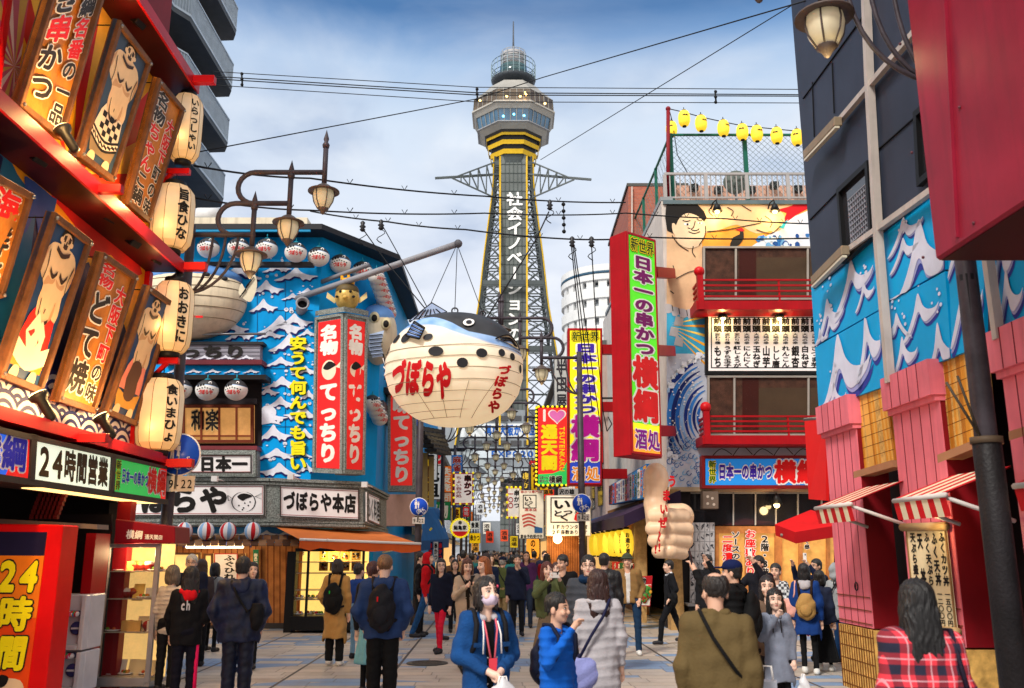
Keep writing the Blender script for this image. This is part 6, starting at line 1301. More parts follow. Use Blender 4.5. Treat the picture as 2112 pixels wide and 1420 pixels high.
# ---------------------------------------------------------------- street side of the corner restaurant
o=thing('menu_sign','slanting colourful picture menu sign above the purple awning','sign',P(1296,1040,26));fr=FX(EX0-.35,(1256,1003),(1333,957),(1256,1042),(1333,1028));f=MB();f.slab(fr,C('2a6aa8'),c0=-.2);f.build('board',o);f=MB();random.seed(8)
for k in range(16):x=k/16;f.slab(fr,C(random.choice(['2a8ad0','e04a3a','f0b0c0','e8e0d8','3aa060','e8a030'])),x,x+.06,.04,.96,.002,.006);letters(f,fr.p,random.choice(('串かつ','うどん','天ぷら','定食','ビール')),(x+.006,.1,x+.052,.9),[(.08,WHITE),(.03,C(random.choice(['c82028','2040a0','206030'])))],True,c=.01)
f.build('picture',o)
o=thing('awning','long dark purple awning over the yellow lanterns on the right of the street','awning',P(1280,1070,27));PURP=C('2c1836',.7);f=MB();XO=EX0-1.3
wl=[PX(1350,1024,EX0-.05),PX(1262,1042,EX0-.05)];a=V((XO+K*20.6,20.6,P(1335,1062,20.6).z));b=V((XO+K*33,33,a.z));w0=V((EX0+K*20.6,20.6,a.z+.55));w1=V((EX0+K*33,33,a.z+.55))
f.add([a,b,w1,w0],[(0,1,2,3)],PURP);f.build('canopy_cloth',o);f=MB();dz=V((0,0,-.28));f.add([a,b,b+dz,a+dz,w0,w0+dz],[(0,1,2,3),(0,3,5,4)],C('241430',.7));f.build('valance',o)
yl2=ylantern(1.5);yl2['group']='yellow lanterns in a row under the purple awning'
f=MB();bm=bmap((0,0,0),[(a_,z*1.85) for a_,z in pr],R(-90),R(50));letters(f,bm,'お造り酒',(.3,.12,.7,.88),[(.06,INK)],True,c=.006);f.build('lettering',yl2)
for k in range(7):
    y_=21.3+k*1.15;p=V((XO+.15+K*y_,y_,a.z-.62));lb='tall yellow lantern under the purple awning, %s from the near end' % ('first','second','third','fourth','fifth','sixth','seventh')[k]
    if k == 0:yl2.location=p;yl2['label']=lb
    else:dup(yl2,p,.1*k,lb)
lamp('awning_light','POINT',V((XO+.4,23.5,a.z-.6)),25,(1,.6,.15),o,.2);lamp('awning_light','POINT',V((XO+.4,28,a.z-.6)),20,(1,.6,.15),o,.2)
for k in range(9):
    y_=21.6+k*.75;p=V((XO+.45+K*y_,y_,a.z-1.35));f=MB();f.cbox(p,(.26,.01,.52),C(('d84a3a','e8d8c0','e89a3a','3a7a5a','c8303a')[k % 5]));fr=Fr(p+V((-.13,-.008,.26)),p+V((.13,-.008,.26)),p+V((-.13,-.008,-.26)),p+V((.13,-.008,-.26)));letters(f,fr.p,('串かつ','焼そば','どて焼','うどん')[k % 4],(.2,.05,.8,.95),[(.05,WW if k % 5 != 1 else INK)],True,c=.004);tag(f.build('paper_tag'),'paper menu tag hanging below the yellow lanterns, number %d from the near end' % (k+1),'tag','paper menu tags under the purple awning')
f=MB();hx(f,EX0+1.2,EX0+.9,22,33,0,z0,C('2a1c14',.7));hx(f,EX0+.1,EX0-.1,26,33,0,z0,C('8a5a2e',.6));hx(f,EX0+.05,EX0-.25,21.0,21.4,0,z0,M('bamboo_post',(.4,.24,.09)));parts(f,'side_wall',E)
o=thing('menu_stand','red framed menu board of food photos on an easel beside the hat wearing man','menu stand',G(1330,1262));Ym=18.6;fr=F3(Ym,Ym+.1,(1313,1190),(1346,1188),(1311,1250),(1341,1251));f=MB();f.slab(fr,C('b01820'),c0=-.04);f.build('board',o);f=MB();random.seed(2)
f.slab(fr,C('e8dccc'),.05,.95,.03,.72,0,.004);[f.ball(fr.p(random.uniform(.15,.85),random.uniform(.08,.66),.006),(.06,.01,.05),C(random.choice(['c83a2a','e0a030','4a8a3a','8a3a1a'])),8) for _ in range(22)];letters(f,fr.p,'名物',(.08,.74,.6,.97),[(.08,WW),(.03,INK)],c=.008);f.build('photo_sheet',o);f=MB();[f.tube([fr.p(x,.3,-.03),G(1313+30*x,1268)+V((0,.5*(x > .4 and x < .6),0))],.018,C('5a4a3a'),5) for x in (.1,.5,.9)];f.build('leg',o)
o=thing('parasol','red shop parasol on a white arm in front of the corner restaurant','parasol',ey(1650,1085,2));ap=P(1672,1052,19);f=MB();rim=[P(1598,1082,18.6),P(1640,1098,18),P(1720,1085,18),P(1740,1070,19.5),P(1660,1070,20.5)];f.add([ap]+rim,[(0,1,2),(0,2,3),(0,3,4),(0,4,5),(0,5,1)],C('c80c14',.6));f.add(rim[:3]+[q-V((0,0,.22)) for q in rim[:3]],[(0,1,4,3),(1,2,5,4)],C('a80c14',.6));f.build('canopy_cloth',o);f=MB();f.tube([P(1626,1106,18.4),P(1700,1072,19)],.03,WHITE,6);f.tube([P(1610,1104,18.4),P(1700,1102,18.4)],.03,C('8a8078'),6);f.build('arm',o)
# ---------------------------------------------------------------- giant thumb
TH_=thing('thumb_sculpture','giant flesh coloured thumbs up hand sculpture with red うまいぜ lettering at the shop corner','sculpture',P(1380,1150,20));kt=20/FP;tp=lambda x,y,d=0:tuple(P(x,y,20+d)-V(TH_.location))
pr_=[('e',tp(1353,988),(26*kt,.24,33*kt)),('c',tp(1352,1000),tp(1350,1040),23*kt,21*kt,.9),('c',tp(1350,1040),tp(1362,1075),22*kt,30*kt),('c',tp(1365,1070,.15),tp(1405,1065,.2),30*kt,26*kt),('e',tp(1385,1100,.25),(44*kt,.36,50*kt))]
for k,(y,xa_,xb_,r) in enumerate(((1066,1350,1408,15.5),(1091,1346,1414,15),(1115,1350,1413,14.5),(1138,1358,1406,13.5))):pr_ += [('c',tp(xa_,y,-.18),tp((xa_+xb_)/2,y-1,-.33),r*kt,(r+1)*kt),('c',tp((xa_+xb_)/2,y-1,-.33),tp(xb_,y+1,-.05),(r+1)*kt,(r+1)*kt),('c',tp(xb_,y+1,-.05),tp(xb_-6,y,.35),(r+1)*kt,r*kt)]
solid_obj('hand',solid(pr_,.018,.028),M('flesh_fibreglass',(.80,.54,.34),.38,.09,3,spec=.5,dirt=.12),TH_)
f=MB();NAIL=[(1338,970),(1352,960),(1366,970)]
for i,(ch,x,y,s) in enumerate((('う',1386,993,20),('ま',1374,1022,19),('い',1369,1050,18),('ぜ',1367,1078,19),('〜',1360,1107,17),('!',1352,1133,15),('!',1360,1129,15))):
    mpx=lambda a,b,c=0:P(x+(a-.5)*s,y-(b-.5)*s*1.35,19.35-c);letters(f,mpx,ch,(0,0,1,1),[(.06,C('c0141c'))],vertical=True,ext=.05,c=0)
f.build('lettering',TH_)
f=MB();f.tube([P(1383,1000,19.4),P(1352,1135,19.35)],.015,C('c8a080'),5);f.tube([P(1395,1070,20.3),P(1400,1070,YB2)],.06,BLACK,6);f.build('bracket',TH_)

# ================================================================ WAVE AND PILLAR BUILDING (right, near)
XF,YF=4.68,12.6
F_=thing('restaurant_building','right hand building of dark panels, blue wave panels and pink pillars','building',(9,8,0))
DK=M('dark_cladding',(.030,.037,.062),.5,.18,1.2,dirt=.1);fz=lambda x,y:PX(x,y,XF).z;zw0,zw1=fz(1693,846),fz(1677,590)
f=MB();hx(f,XF+7,XF,2,YF,zw1-.05,13,DK);hx(f,XF+7,XF+.06,2,YF,zw0,zw1-.05,DK);hx(f,XF+7,XF+.8,2,YF-.02,0,zw0,C('1a1012',.7));f.build('wall',F_)
f=MB();JB=C('0c0d10',.6)
for q in (((1657,204),(1782,33)),((1671,454),(1733,391)),((1808,313),(1907,225))):
    a,b=PX(*q[0],XF-.004),PX(*q[1],XF-.004);f.bar(a,b,.03,.012,JB)
for q in (((1676,170),(1680,283)),((1717,130),(1721,234)),((1733,391),(1737,540))):f.bar(PX(*q[0],XF-.004),PX(*q[1],XF-.004),.025,.012,JB)
parts(f,'panel_joint',F_)
f=MB();PIP=C('b8aea6',.4,dirt=.3)
for q in (((1785,-30),(1793,169),(1812,500),(1836,790)),):pts=[PX(*p,XF-.08) for p in q];[f.bar(a,b,.09,.09,PIP,(0,1,0)) for a,b in zip(pts[:-1],pts[1:])]
for a,b in (((1729,253),(1905,46)),((1742,522),(1935,384))):f.bar(PX(*a,XF-.07),PX(*b,XF-.07),.07,.07,PIP)
pts=[PX(2036,520,XF-.08),PX(2060,700,XF-.08)];f.bar(*pts,.08,.08,PIP,(0,1,0));parts(f,'conduit',F_)
for i,(a,b) in enumerate((((1664,320),(1729,250)),((1680,580),(1744,516)))):
    o=thing('strip_light','cream strip light housing on the dark right wall, %s' % ('above the other one' if i == 0 else 'just over the blue wave panel'),'lamp',PX(*a,XF));f=MB();p,q=PX(*a,XF-.16),PX(*b,XF-.16);f.bar(p,q,.11,.13,C('8a7a64',.5,dirt=.3));f.build('housing',o,.01);f=MB();f.bar(p+V((-.02,0,-.085)),q+V((-.02,0,-.085)),.06,.03,M('tube_glass',(.6,.55,.42),.3,0));f.build('tube',o)
for q,nm in ((((1733,391),(1797,331),(1745,545),(1806,491)),1),(((1893,232),(1950,180),(1901,386),(1960,335)),0)):
    fr=FX(XF-.01,*q);f=MB();f.slab(fr,GLASSD,c0=-.02,c1=.004);wo_=f.build('window',F_);f=MB();f.rim(fr,BLACK,.07,0,.06)
    if nm:[f.slab(fr,C('8a8c96'),.3+.07*k,.312+.07*k,.08,.75,.02,.035) for k in range(11)];[f.slab(fr,C('8a8c96'),.3,1,.1+.07*k,.112+.07*k,.02,.04) for k in range(10)]
    f.build('window_frame',wo_)
WPN=M('wave_panel_blue',(.0,.36,.74),.45,.12,1.0);WV2=C('d2d6e8',.5);WS2=C('2c3a98',.5);WM2=C('9aa0d4',.5)
wp=[FX(XF+.05,(1677,590),(1809,492),(1685,714),(1816,640)),FX(XF+.05,(1685,717),(1816,643),(1693,846),(1832,796)),FX(XF+.05,(1820,481),(1952,380),(1829,626),(1955,556)),FX(XF+.05,(1829,630),(1955,560),(1838,785),(1968,738)),FX(XF+.05,(1955,378),(2035,316),(1970,736),(2036,712)),FX(XF+.05,(2046,420),(2300,190),(2060,690),(2330,590))]
f=MB();[f.slab(fr,WPN,0,1,0,1,-.03,.03) for fr in wp];parts(f,'wave_panel',F_);f=MB()
def bigwave(fr,a,b,sa,sb,fl=1):
    W2=[(-1,-.75),(-.65,-.45),(-.3,-.02),(-.1,.40),(0,.5),(.08,.36),(.2,.1),(.45,-.08),(.8,-.12),(1,-.02),(.85,-.22),(.55,-.36),(.3,-.40),(.12,-.28),(.02,-.08),(-.1,-.06),(-.35,-.38),(-.7,-.7)]
    for dx,dy,m,c in ((.05,-.16,WS2,.034),(.02,-.07,WM2,.039),(0,0,WV2,.044)):f.shape(fr.p,[(min(1,max(0,a+fl*x*sa+dx*sa)),min(1,max(0,b+(y+dy)*sb))) for x,y in W2],m,c)
    for k in range(5):x,y=a+fl*sa*(.05+.3*math.sin(k*2.3)),b+sb*(.72+.12*k);r=.014+.006*(k % 2);f.shape(fr.p,[(min(1,max(0,x+r*math.cos(R(t)))),min(1,max(0,y+1.2*r*math.sin(R(t))))) for t in range(0,360,60)],WV2,.044,2)
for i,a,b,sa,sb,fl in ((0,.68,.66,.30,.55,1),(0,.28,.36,.26,.5,1),(0,.84,.36,.14,.3,1),(0,.30,.18,.16,.26,1),(0,.12,.08,.14,.3,1),(1,.42,.52,.44,.95,1),(1,.84,.70,.2,.7,1),(1,.30,.12,.18,.4,1),(2,.42,.80,.30,.32,1),(2,.40,.55,.26,.3,1),(2,.66,.34,.55,.9,1),(3,.60,.70,.30,.42,1),(3,.30,.28,.24,.4,1),(3,.22,.66,.24,.3,-1),(3,.86,.18,.24,.55,1),(4,.40,.60,.5,.2,1),(4,.5,.30,.55,.34,1),(5,.10,.55,.12,.35,1),(5,.16,.8,.12,.3,1),(5,.14,.25,.14,.35,1),(5,.6,.5,.2,.4,1)):bigwave(wp[i],a,b,sa,sb,fl)
f.build('wave_painting',F_)
PINK=M('pink_pillar',(.78,.18,.23),.5,.14,1.6,dirt=.3);PINK_SHADE=C('7c0e18',.5,dirt=.2);GROOVE=C('6a1420',.6)
BAM=M('bamboo_slat',(.62,.36,.10),.5,.45,7,bump=.1);BAMD=C('6a3c10',.6)
cols=[(11.5,YF),(9.3,10.42),(7.05,8.1)];zbs=fz(1745,1292) if 0 else PX(1733,1283,XF).z
for y0,y1 in cols:
    f=MB();hx(f,XF,XF+.36,y0,y1,zbs,zw0,PINK);hx(f,XF+.01,XF+.36,y0-.006,y0,zbs,zw0,PINK_SHADE);hx(f,XF-.10,XF+.1,y0-.04,y1+.02,zw0-.36,zw0+.02,PINK);hx(f,XF-.05,XF+.1,y0-.02,y1+.01,zw0-.42,zw0-.36,PINK);pl_=f.build('pillar',F_)  # near face overlaid in darker red, its shade put into the colour
    f=MB()
    for k in range(1,5):y=y0+(y1-y0)*k/5;hx(f,XF-.004,XF,y-.005,y+.005,zbs,zw0-.42,GROOVE);hx(f,XF-.104,XF-.1,y-.005,y+.005,zw0-.36,zw0+.02,GROOVE)
    f.build('groove',pl_)
    f=MB();hx(f,XF-.01,XF+.36,y0-.01,y1,0,zbs-.02,BAM);n=14
    for k in range(n+1):y=y0+(y1-y0)*k/n;hx(f,XF-.018,XF-.008,y-.006,y+.006,0,zbs-.02,BAMD)
    for k in range(8):hx(f,XF-.016,XF-.008,y0,y1,.16*k+.05,.16*k+.06,BAMD)
    f.build('bamboo_base',F_)
for q in (((1760,824),(1830,795),(1774,973),(1851,950)),((1934,752),(2025,716),(1950,938),(2045,900)),((2080,690),(2200,640),(2100,890),(2230,850))):
    fr=FX(XF+.08,*q);f=MB();f.slab(fr,BAM,c0=-.06,c1=0);n=22;random.seed(int(q[0][0]))
    for k in range(n):f.slab(fr,(BAM,C('d8922e',.5),C('b87420',.5),C('e0a850',.5))[random.randrange(4)],k/n+.002,(k+1)/n-.002,0,1,0,.02)
    for j in range(7):f.slab(fr,BAMD,0,1,j/7,j/7+.007,.02,.0215)
    bp_=f.build('bamboo_panel',F_);f=MB();f.slab(fr,C('a87a58',.6),-.02,1.02,-.09,0,-.1,.08);f.build('sill',bp_)
def awn(y0,y1,label):
    o=thing('awning',label,'awning',pw((y0+y1)/2,2.4,XF));f=MB();XO=XF-.62;zo,zw_=2.33,2.62;n=9;mats=(C('c8141c',.7),C('e4d8b8',.7))
    if 1:zo=P(1675,1046,11.45).z if y0 > 10 else P(1834,1030,9.2).z;zw_=zo+.24
    for k in range(n):a,b=y0+(y1-y0)*k/n,y0+(y1-y0)*(k+1)/n;f.quad([pw(a,zo,XO),pw(b,zo,XO),pw(b,zw_,XF),pw(a,zw_,XF)],mats[k % 2])
    f.build('canopy_cloth',o);f=MB()
    for k in range(n):a,b=y0+(y1-y0)*k/n,y0+(y1-y0)*(k+1)/n;f.quad([pw(a,zo,XO-.01),pw(b,zo,XO-.01),pw(b,zo-.21,XO+.03),pw(a,zo-.21,XO+.03)],mats[k % 2]);f.quad([pw(a,zo-.01,XO),pw(b,zo-.01,XO),pw(b,zw_-.012,XF),pw(a,zw_-.012,XF)],C('b01018',.7))
    f.build('valance',o);f=MB();f.tube([pw(y0,zo-.02,XO),pw(y1,zo-.02,XO)],.025,C('c8c4c0'),6);[f.tube([pw(y,zo-.04,XO+.02),pw(y,zo-.25,XF)],.02,C('c8c4c0'),6) for y in (y0+.05,y1-.05)];f.build('awning_arm',o)
awn(10.3,11.45,'red and cream striped awning over the doorway beside the first pink pillar');awn(8.13,9.2,'red and cream striped awning beside the dark pole, nearer than the other');awn(5.9,7.05,'striped awning end cut by the right picture edge')
o=thing('menu_scroll','hanging paper scroll menu of tempura prices on the second pink pillar','menu scroll',PX(1920,1300,XF));fr=FX(XF-.05,(1868,1088),(1950,1086),(1888,1296),(1974,1304));f=MB();f.slab(fr,C('e0cfa8',.6),c0=-.012,c1=0);f.build('sheet',o);f=MB();f.rim(fr,C('8a6a44',.6),.025,-.005,.008);f.build('border',o);f=MB();[f.tube([fr.p(-.04,b,.02),fr.p(1.06,b,.02)],.045,C('a88a60',.5),10) for b in (1.0,0)];parts(f,'rod',o)
f=MB()
for k,(a,b) in enumerate((('ふくカツ丼','一五〇〇円'),('ふく天丼','一二〇〇円'),('ふく天ぷら','一二〇〇円'),('天　丼','一〇〇〇円'),('天ぷら盛合','一三〇〇円'))):x=.82-.18*k;letters(f,fr.p,a.replace('　',' '),(x,.42,x+.14,.95),[(.05,INK)],True,c=.004);letters(f,fr.p,b,(x,.04,x+.13,.38),[(.03,INK)],True,c=.004)
f.build('lettering',o);lamp('scroll_light','POINT',PX(1905,1085,XF-.35),5,(1,.72,.3),o,.05)
o=thing('red_banner','plain bright red banner board in front of the mural building, left of the pink pillar','banner',P(1682,1030,14));fr=F3(14.4,13.6,(1659,866),(1702,862),(1668,1030),(1704,1033));f=MB();f.slab(fr,M('red_cloth_board',(.72,.012,.012),.5,.06,2),c0=-.05);f.build('cloth',o);f=MB();f.tube([fr.p(-.05,1,-.02),fr.p(1.4,1,-.02)],.03,STEEL,6);f.build('hanger_rod',o)
for q,w in (((1722,1206),'left'),((1766,1210),'right')):p=PX(*q,XF-.02);f=MB();f.tube(arc(p,.05,0,360,12,V((0,1,0))),.008,BLACK,5);f.build('hook_ring',F_)
RB=thing('box_sign','big crimson metal box sign overhead at the upper right','sign',(4,5,4));X0b=3.12;e0=PX(1929,539,X0b);f=MB();MR=M('crimson_metal',(.26,.012,.032),.38,.22,1.4,dirt=.35,bump=.05,bscale=6)
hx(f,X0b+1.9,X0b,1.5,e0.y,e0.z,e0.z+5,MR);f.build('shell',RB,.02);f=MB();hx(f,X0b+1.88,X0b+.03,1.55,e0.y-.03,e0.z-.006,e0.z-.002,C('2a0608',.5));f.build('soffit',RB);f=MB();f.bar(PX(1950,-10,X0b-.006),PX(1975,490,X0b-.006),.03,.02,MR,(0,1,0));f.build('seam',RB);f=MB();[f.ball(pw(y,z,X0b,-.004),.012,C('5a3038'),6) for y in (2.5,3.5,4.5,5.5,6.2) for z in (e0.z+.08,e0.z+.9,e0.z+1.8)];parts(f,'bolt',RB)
lamp('soffit_glow','POINT',(4.2,5.0,e0.z-.25),5,(1,.4,.1),RB,.1)
# ================================================================ TOWER
YT=152.0
T=thing('observation_tower','tall lattice observation tower with octagonal deck, yellow bands and white lettering 社会イノベーションの','tower',P(1059,1135,YT));T.location.z=0
CXT=P(1059,700,YT).x;zT=lambda y,r=0:P(1059,y,YT-r).z
kT=YT/ray(1059,250).y/FP
TG=M('tower_steel',(.06,.072,.074),.5,.25,.2);TL=M('tower_white',(.30,.29,.265),.5,.15,.3,dirt=.3);TY=C('c8a21c',.45);TGL=M('deck_gold_glass',(.09,.06,.03),.12,.5,.6,spec=.9);TBL=M('deck_blue_glass',(.03,.10,.18),.12,.4,.6,spec=.9)
def octo(mb,prof,m,n=8,cap=True):
    vs=[];fs=[]
    for y,r in prof:
        r_=r*kT/math.cos(math.pi/8);z=zT(y,r*kT)
        vs += [(CXT+r_*math.sin(2*math.pi*(k+.5)/n),YT-r_*math.cos(2*math.pi*(k+.5)/n),z) for k in range(n)]
    for i in range(len(prof)-1):
        for k in range(n):fs.append((i*n+k,i*n+(k+1) % n,(i+1)*n+(k+1) % n,(i+1)*n+k))
    if cap:fs += [tuple(range(n)),tuple(range((len(prof)-1)*n,len(prof)*n))]
    mb.add(vs,fs,m)
f=MB();f.tube([(CXT,YT,zT(116)),(CXT,YT,zT(85)),(CXT,YT,zT(45))],[.25,.16,.10],C('4a4e54'),8);f.build('antenna',T)
f=MB();f.lathe([(25*kT,zT(142)),(25*kT,zT(114)),(24*kT,zT(113))],(CXT,YT,0),M('tower_drum',(.33,.32,.32),.5,.2,.4),24);[f.lathe([(26*kT,z),(26*kT,z+.18),(25.7*kT,z+.18),(25.7*kT,z)],(CXT,YT,0),C('7a8088'),24,cap=False) for z in (zT(112),zT(120),zT(128),zT(136))];[f.box((CXT+26*kT*math.cos(a)-.08,YT+26*kT*math.sin(a)-.08,zT(142)),(CXT+26*kT*math.cos(a)+.08,YT+26*kT*math.sin(a)+.08,zT(110)),C('8a9098')) for a in [k*math.pi/6 for k in range(12)]];f.build('top_drum',T)
f=MB();f.lathe([(28*kT,zT(168)),(28*kT,zT(141))],(CXT,YT,0),M('teal_glass',(.02,.07,.075),.15,.3,1,spec=.9),16);f.build('upper_room',T)
f=MB();[f.lathe([(46*kT,z),(46*kT,z+.14),(45.6*kT,z+.14),(45.6*kT,z)],(CXT,YT,0),C('24363c'),28,cap=False) for z in (zT(136),zT(145),zT(158),zT(166))];[f.box((CXT+46*kT*math.cos(a)-.05,YT+46*kT*math.sin(a)-.05,zT(170)),(CXT+46*kT*math.cos(a)+.05,YT+46*kT*math.sin(a)+.05,zT(135)),C('7a8e94')) for a in [k*math.pi/12 for k in range(24)]];f.lathe([(40*kT,zT(174)),(46.5*kT,zT(168))],(CXT,YT,0),C('3a4046'),28);f.build('open_deck_railing',T)
f=MB();octo(f,[(248,70),(224,74)],TBL);f.build('lower_window',T);f=MB();octo(f,[(206,80.5),(183,79)],TGL);f.build('upper_window',T)
f=MB();octo(f,[(183,80),(172,56),(165,46)],TL);octo(f,[(223,76),(214,80),(206,82)],TL);octo(f,[(266,58),(256,66),(248,71)],TL);octo(f,[(272,56),(266,58)],C('2a2826'));octo(f,[(250,73),(248,73)],C('8a8c90'));octo(f,[(209,84),(206,84)],C('a8a49c'));f.build('deck',T)
f=MB()
for (ya,ra),(yb,rb),n in (((248,70.6),(224,74.8),5),((206,81),(183,79.6),5)):
    for k in range(8):
        for j in range(n+1):
            def pt(y,r):
                r_=r*kT/math.cos(math.pi/8);p=[V((CXT+r_*math.sin(2*math.pi*(q+.5)/8),YT-r_*math.cos(2*math.pi*(q+.5)/8),zT(y,r*kT))) for q in (k,k+1)];return p[0].lerp(p[1],j/n)
            f.bar(pt(ya,ra),pt(yb,rb),.11,.11,C('8a8882'))
f.build('mullion',T)
f=MB();LT=[M('deck_lamp_warm',(1,.7,.3),.4,0,emit=6,ecol=(1,.55,.15),sample=False),M('deck_lamp_blue',(.2,.7,1),.4,0,emit=5,ecol=(.1,.6,1),sample=False)]
for x,y,c_ in ((1045,199,0),(1073,199,0),(1083,192,0),(1085,196,0),(1124,214,0),(990,208,0),(1038,240,1),(1081,239,1),(1060,236,1)):f.ball(P(x,y,YT-8.2),.2,LT[c_],6)
f.build('lamp',T)
f=MB()
for (y0,y1,r0,r1) in ((279,268,54,56),(298,288,50,52),(318,307,45,47)):octo(f,[(y0-1,r0),(y0-5,r0+.7),(y1,r1),(y1,r1-.8),(y0-1,r0-.8),(y0-1,r0)],TY,8,False)
parts(f,'yellow_band',T);f=MB();octo(f,[(320,40),(268,50)],C('2c2c2c'));octo(f,[(352,34),(318,42)],TG);f.build('neck',T)
f=MB();sh=23*kT*1.06;zt0=zT(335);f.box((CXT-sh,YT-sh-1.2,0),(CXT+sh,YT+sh,zt0),M('shaft_panel',(.12,.135,.13),.5,.25,.25,dirt=.3));f.build('lift_shaft',T)
f=MB();yf=YT-sh-1.25;LAT=C('4a5250')
for k in range(46):z=zt0-2-k*1.7;f.box((CXT-sh,yf-.05,z),(CXT+sh,yf,z+.12),LAT)
for k in range(1,6):x=CXT-sh+2*sh*k/6;f.box((x-.05,yf-.05,0),(x+.05,yf,zt0),LAT)
f.build('shaft_grid',T)
fr=FR(yf-.1,1044,396,1079,706);f=MB();letters(f,fr.p,'社会イノベーションの',(0,0,1,1),[(.04,M('white_letters',(.82,.82,.80),.5,0))],True,c=.05);f.build('lettering',T)
# four lattice legs spreading to the ground
wid=lambda y:np.interp(y,[335,400,555,640,740,860,1000,1135],[37,38.5,57.5,66,82,100,122,140])
lv=list(np.linspace(338,700,15))+[745,800,860,930];S4=[(-1,-1),(1,-1),(1,1),(-1,1)]
def cn(y,s,q=1):
    z=zT(y);k2=YT/ray(1059,y).y/FP;w=wid(y)*k2;return V((CXT+s[0]*w*(q if q != 1 else 1),YT+s[1]*w*.9,z))
inn=lambda y,sx,sy:V((CXT+sx*27*YT/ray(1059,y).y/FP,YT+sy*wid(y)*.9*YT/ray(1059,y).y/FP,zT(y)))
for s in S4:
    f=MB()
    for a,b in zip(lv[:-1],lv[1:]):f.bar(cn(a,s),cn(b,s),.42,.42,TG)
    for a,b in zip(lv[:-1],lv[1:]):
        m_=(a+b)/2
        f.bar(inn(a,*s),inn(b,*s),.26,.26,TG);f.bar(cn(b,s),inn(b,*s),.2,.2,TG);f.bar(cn(a,s),inn(b,*s),.16,.16,TG);f.bar(inn(a,*s),cn(b,s),.16,.16,TG)
        if s[1] < 0:f.bar(cn(m_,s),inn(m_,*s),.1,.1,TG)
        o2=(s[0],-s[1])
        if s[1] < 0:f.bar(cn(a,s),cn(b,o2),.14,.14,TG);f.bar(cn(b,s),cn(b,o2),.16,.16,TG)
    f.build('leg',T)
f=MB()
for sx in (-1,1):
    for a,b in zip(lv[:-1],lv[1:]):f.bar(cn(a,(sx,-1))+V((sx*.25,-.35,0)),cn(b,(sx,-1))+V((sx*.25,-.35,0)),.2,.15,TY);f.bar(inn(a,sx,-1)+V((0,-.3,0)),inn(b,sx,-1)+V((0,-.3,0)),.3,.2,TY)
parts(f,'neon_line',T,2*(len(lv)-1))
f=MB()
for y in (352,600,735):f.bar(cn(y,(-1,-1)),cn(y,(1,-1)),.5,.8,TG);f.bar(cn(y+6,(-1,-1)),cn(y+6,(1,-1)),.3,.3,TG)
parts(f,'cross_beam',T,2)
f=MB()                                          # the spread arms below the deck
for s,tip,rt,rb in ((-1,(933,368),(1021,335),(1020,408)),(1,(1184,371),(1097,335),(1098,408))):
    tp_=P(*tip,YT-6)
    for dy in (-4,2):
        f.bar(tp_,P(*rt,YT+dy),.22,.22,TG);f.bar(tp_,P(*rb,YT+dy),.22,.22,TG)
        for k in range(1,5):
            a=tp_.lerp(P(*rt,YT+dy),k/5);b=tp_.lerp(P(*rb,YT+dy),k/5);f.bar(a,b,.16,.16,TG);f.bar(a,tp_.lerp(P(*rb,YT+dy),(k+1)/5),.14,.14,TG)
    f.bar(tp_+V((-s*-3,0,0)),P(1059+s*30,360,YT-3),.35,.35,TG)
f.build('spread_arm',T)
# base hall of the tower: banners, windows, arch
TB=thing('tower_hall','white hall across the foot of the tower with blue banner lettering and a curved arch','building',P(1060,1135,148));TB.location.z=0
HW=M('hall_white',(.24,.27,.30),.5,.1,.3,dirt=.25);f=MB();
for y0,y1,xx0,xx1 in ((846,872,938,1290),(905,925,880,1290),(932,978,870,1290),(872,905,900,1290)):f.slab(FR(146,xx0,y0,xx1,y1),HW,c0=-8)
arc_=[(1080+185*math.cos(R(t)),1135-158*math.sin(R(t))*1.0) for t in range(180,-1,-10)]
outer=[(870,1135),(870,978),(1290,978),(1290,1135)]
pts=outer[:2]+outer[2:]+[(x,y) for x,y in reversed(arc_)]
f.poly([P(x,y,146) for x,y in pts],M('arch_grey',(.15,.175,.19),.5,.15,.3,dirt=.2),[(x,-y) for x,y in pts]);f.build('wall',TB)
f=MB()
for a,b in zip(arc_[:-1],arc_[1:]):f.bar(P(*a,145.6),P(*b,145.6),1.4,1.2,C('a8b0b4'))
for a,b in (((900,1090),(1010,980)),((960,930),(1030,985))):f.bar(P(*a,145),P(*b,145),1.0,1.2,C('9aa4a8'))
f.build('arch_rib',TB)
f=MB();[f.slab(FR(145.9,x,y0,x+22,y1),GLASSD,c0=-.1,c1=.02) for y0,y1 in ((858,868),(909,920)) for x in range(945,1280,27)];f.build('window',TB)
fr=FR(145.8,938,874,1130,902);f=MB();f.slab(fr,C('d8dee2'),c0=-.05);fr2=FR(145.8,975,928,1140,945);f.slab(fr2,C('c8d2da'),c0=-.05);f.build('banner',TB)
BLT=C('1a5ab0',.5);f=MB();letters(f,fr.p,'再び大阪から世界へ',(.32,.08,1.02,.92),[(.06,BLT)],c=.05);letters(f,fr2.p,'EXPO2025',(.22,.05,.95,.95),[(.05,BLT)],c=.05);f.build('lettering',TB)
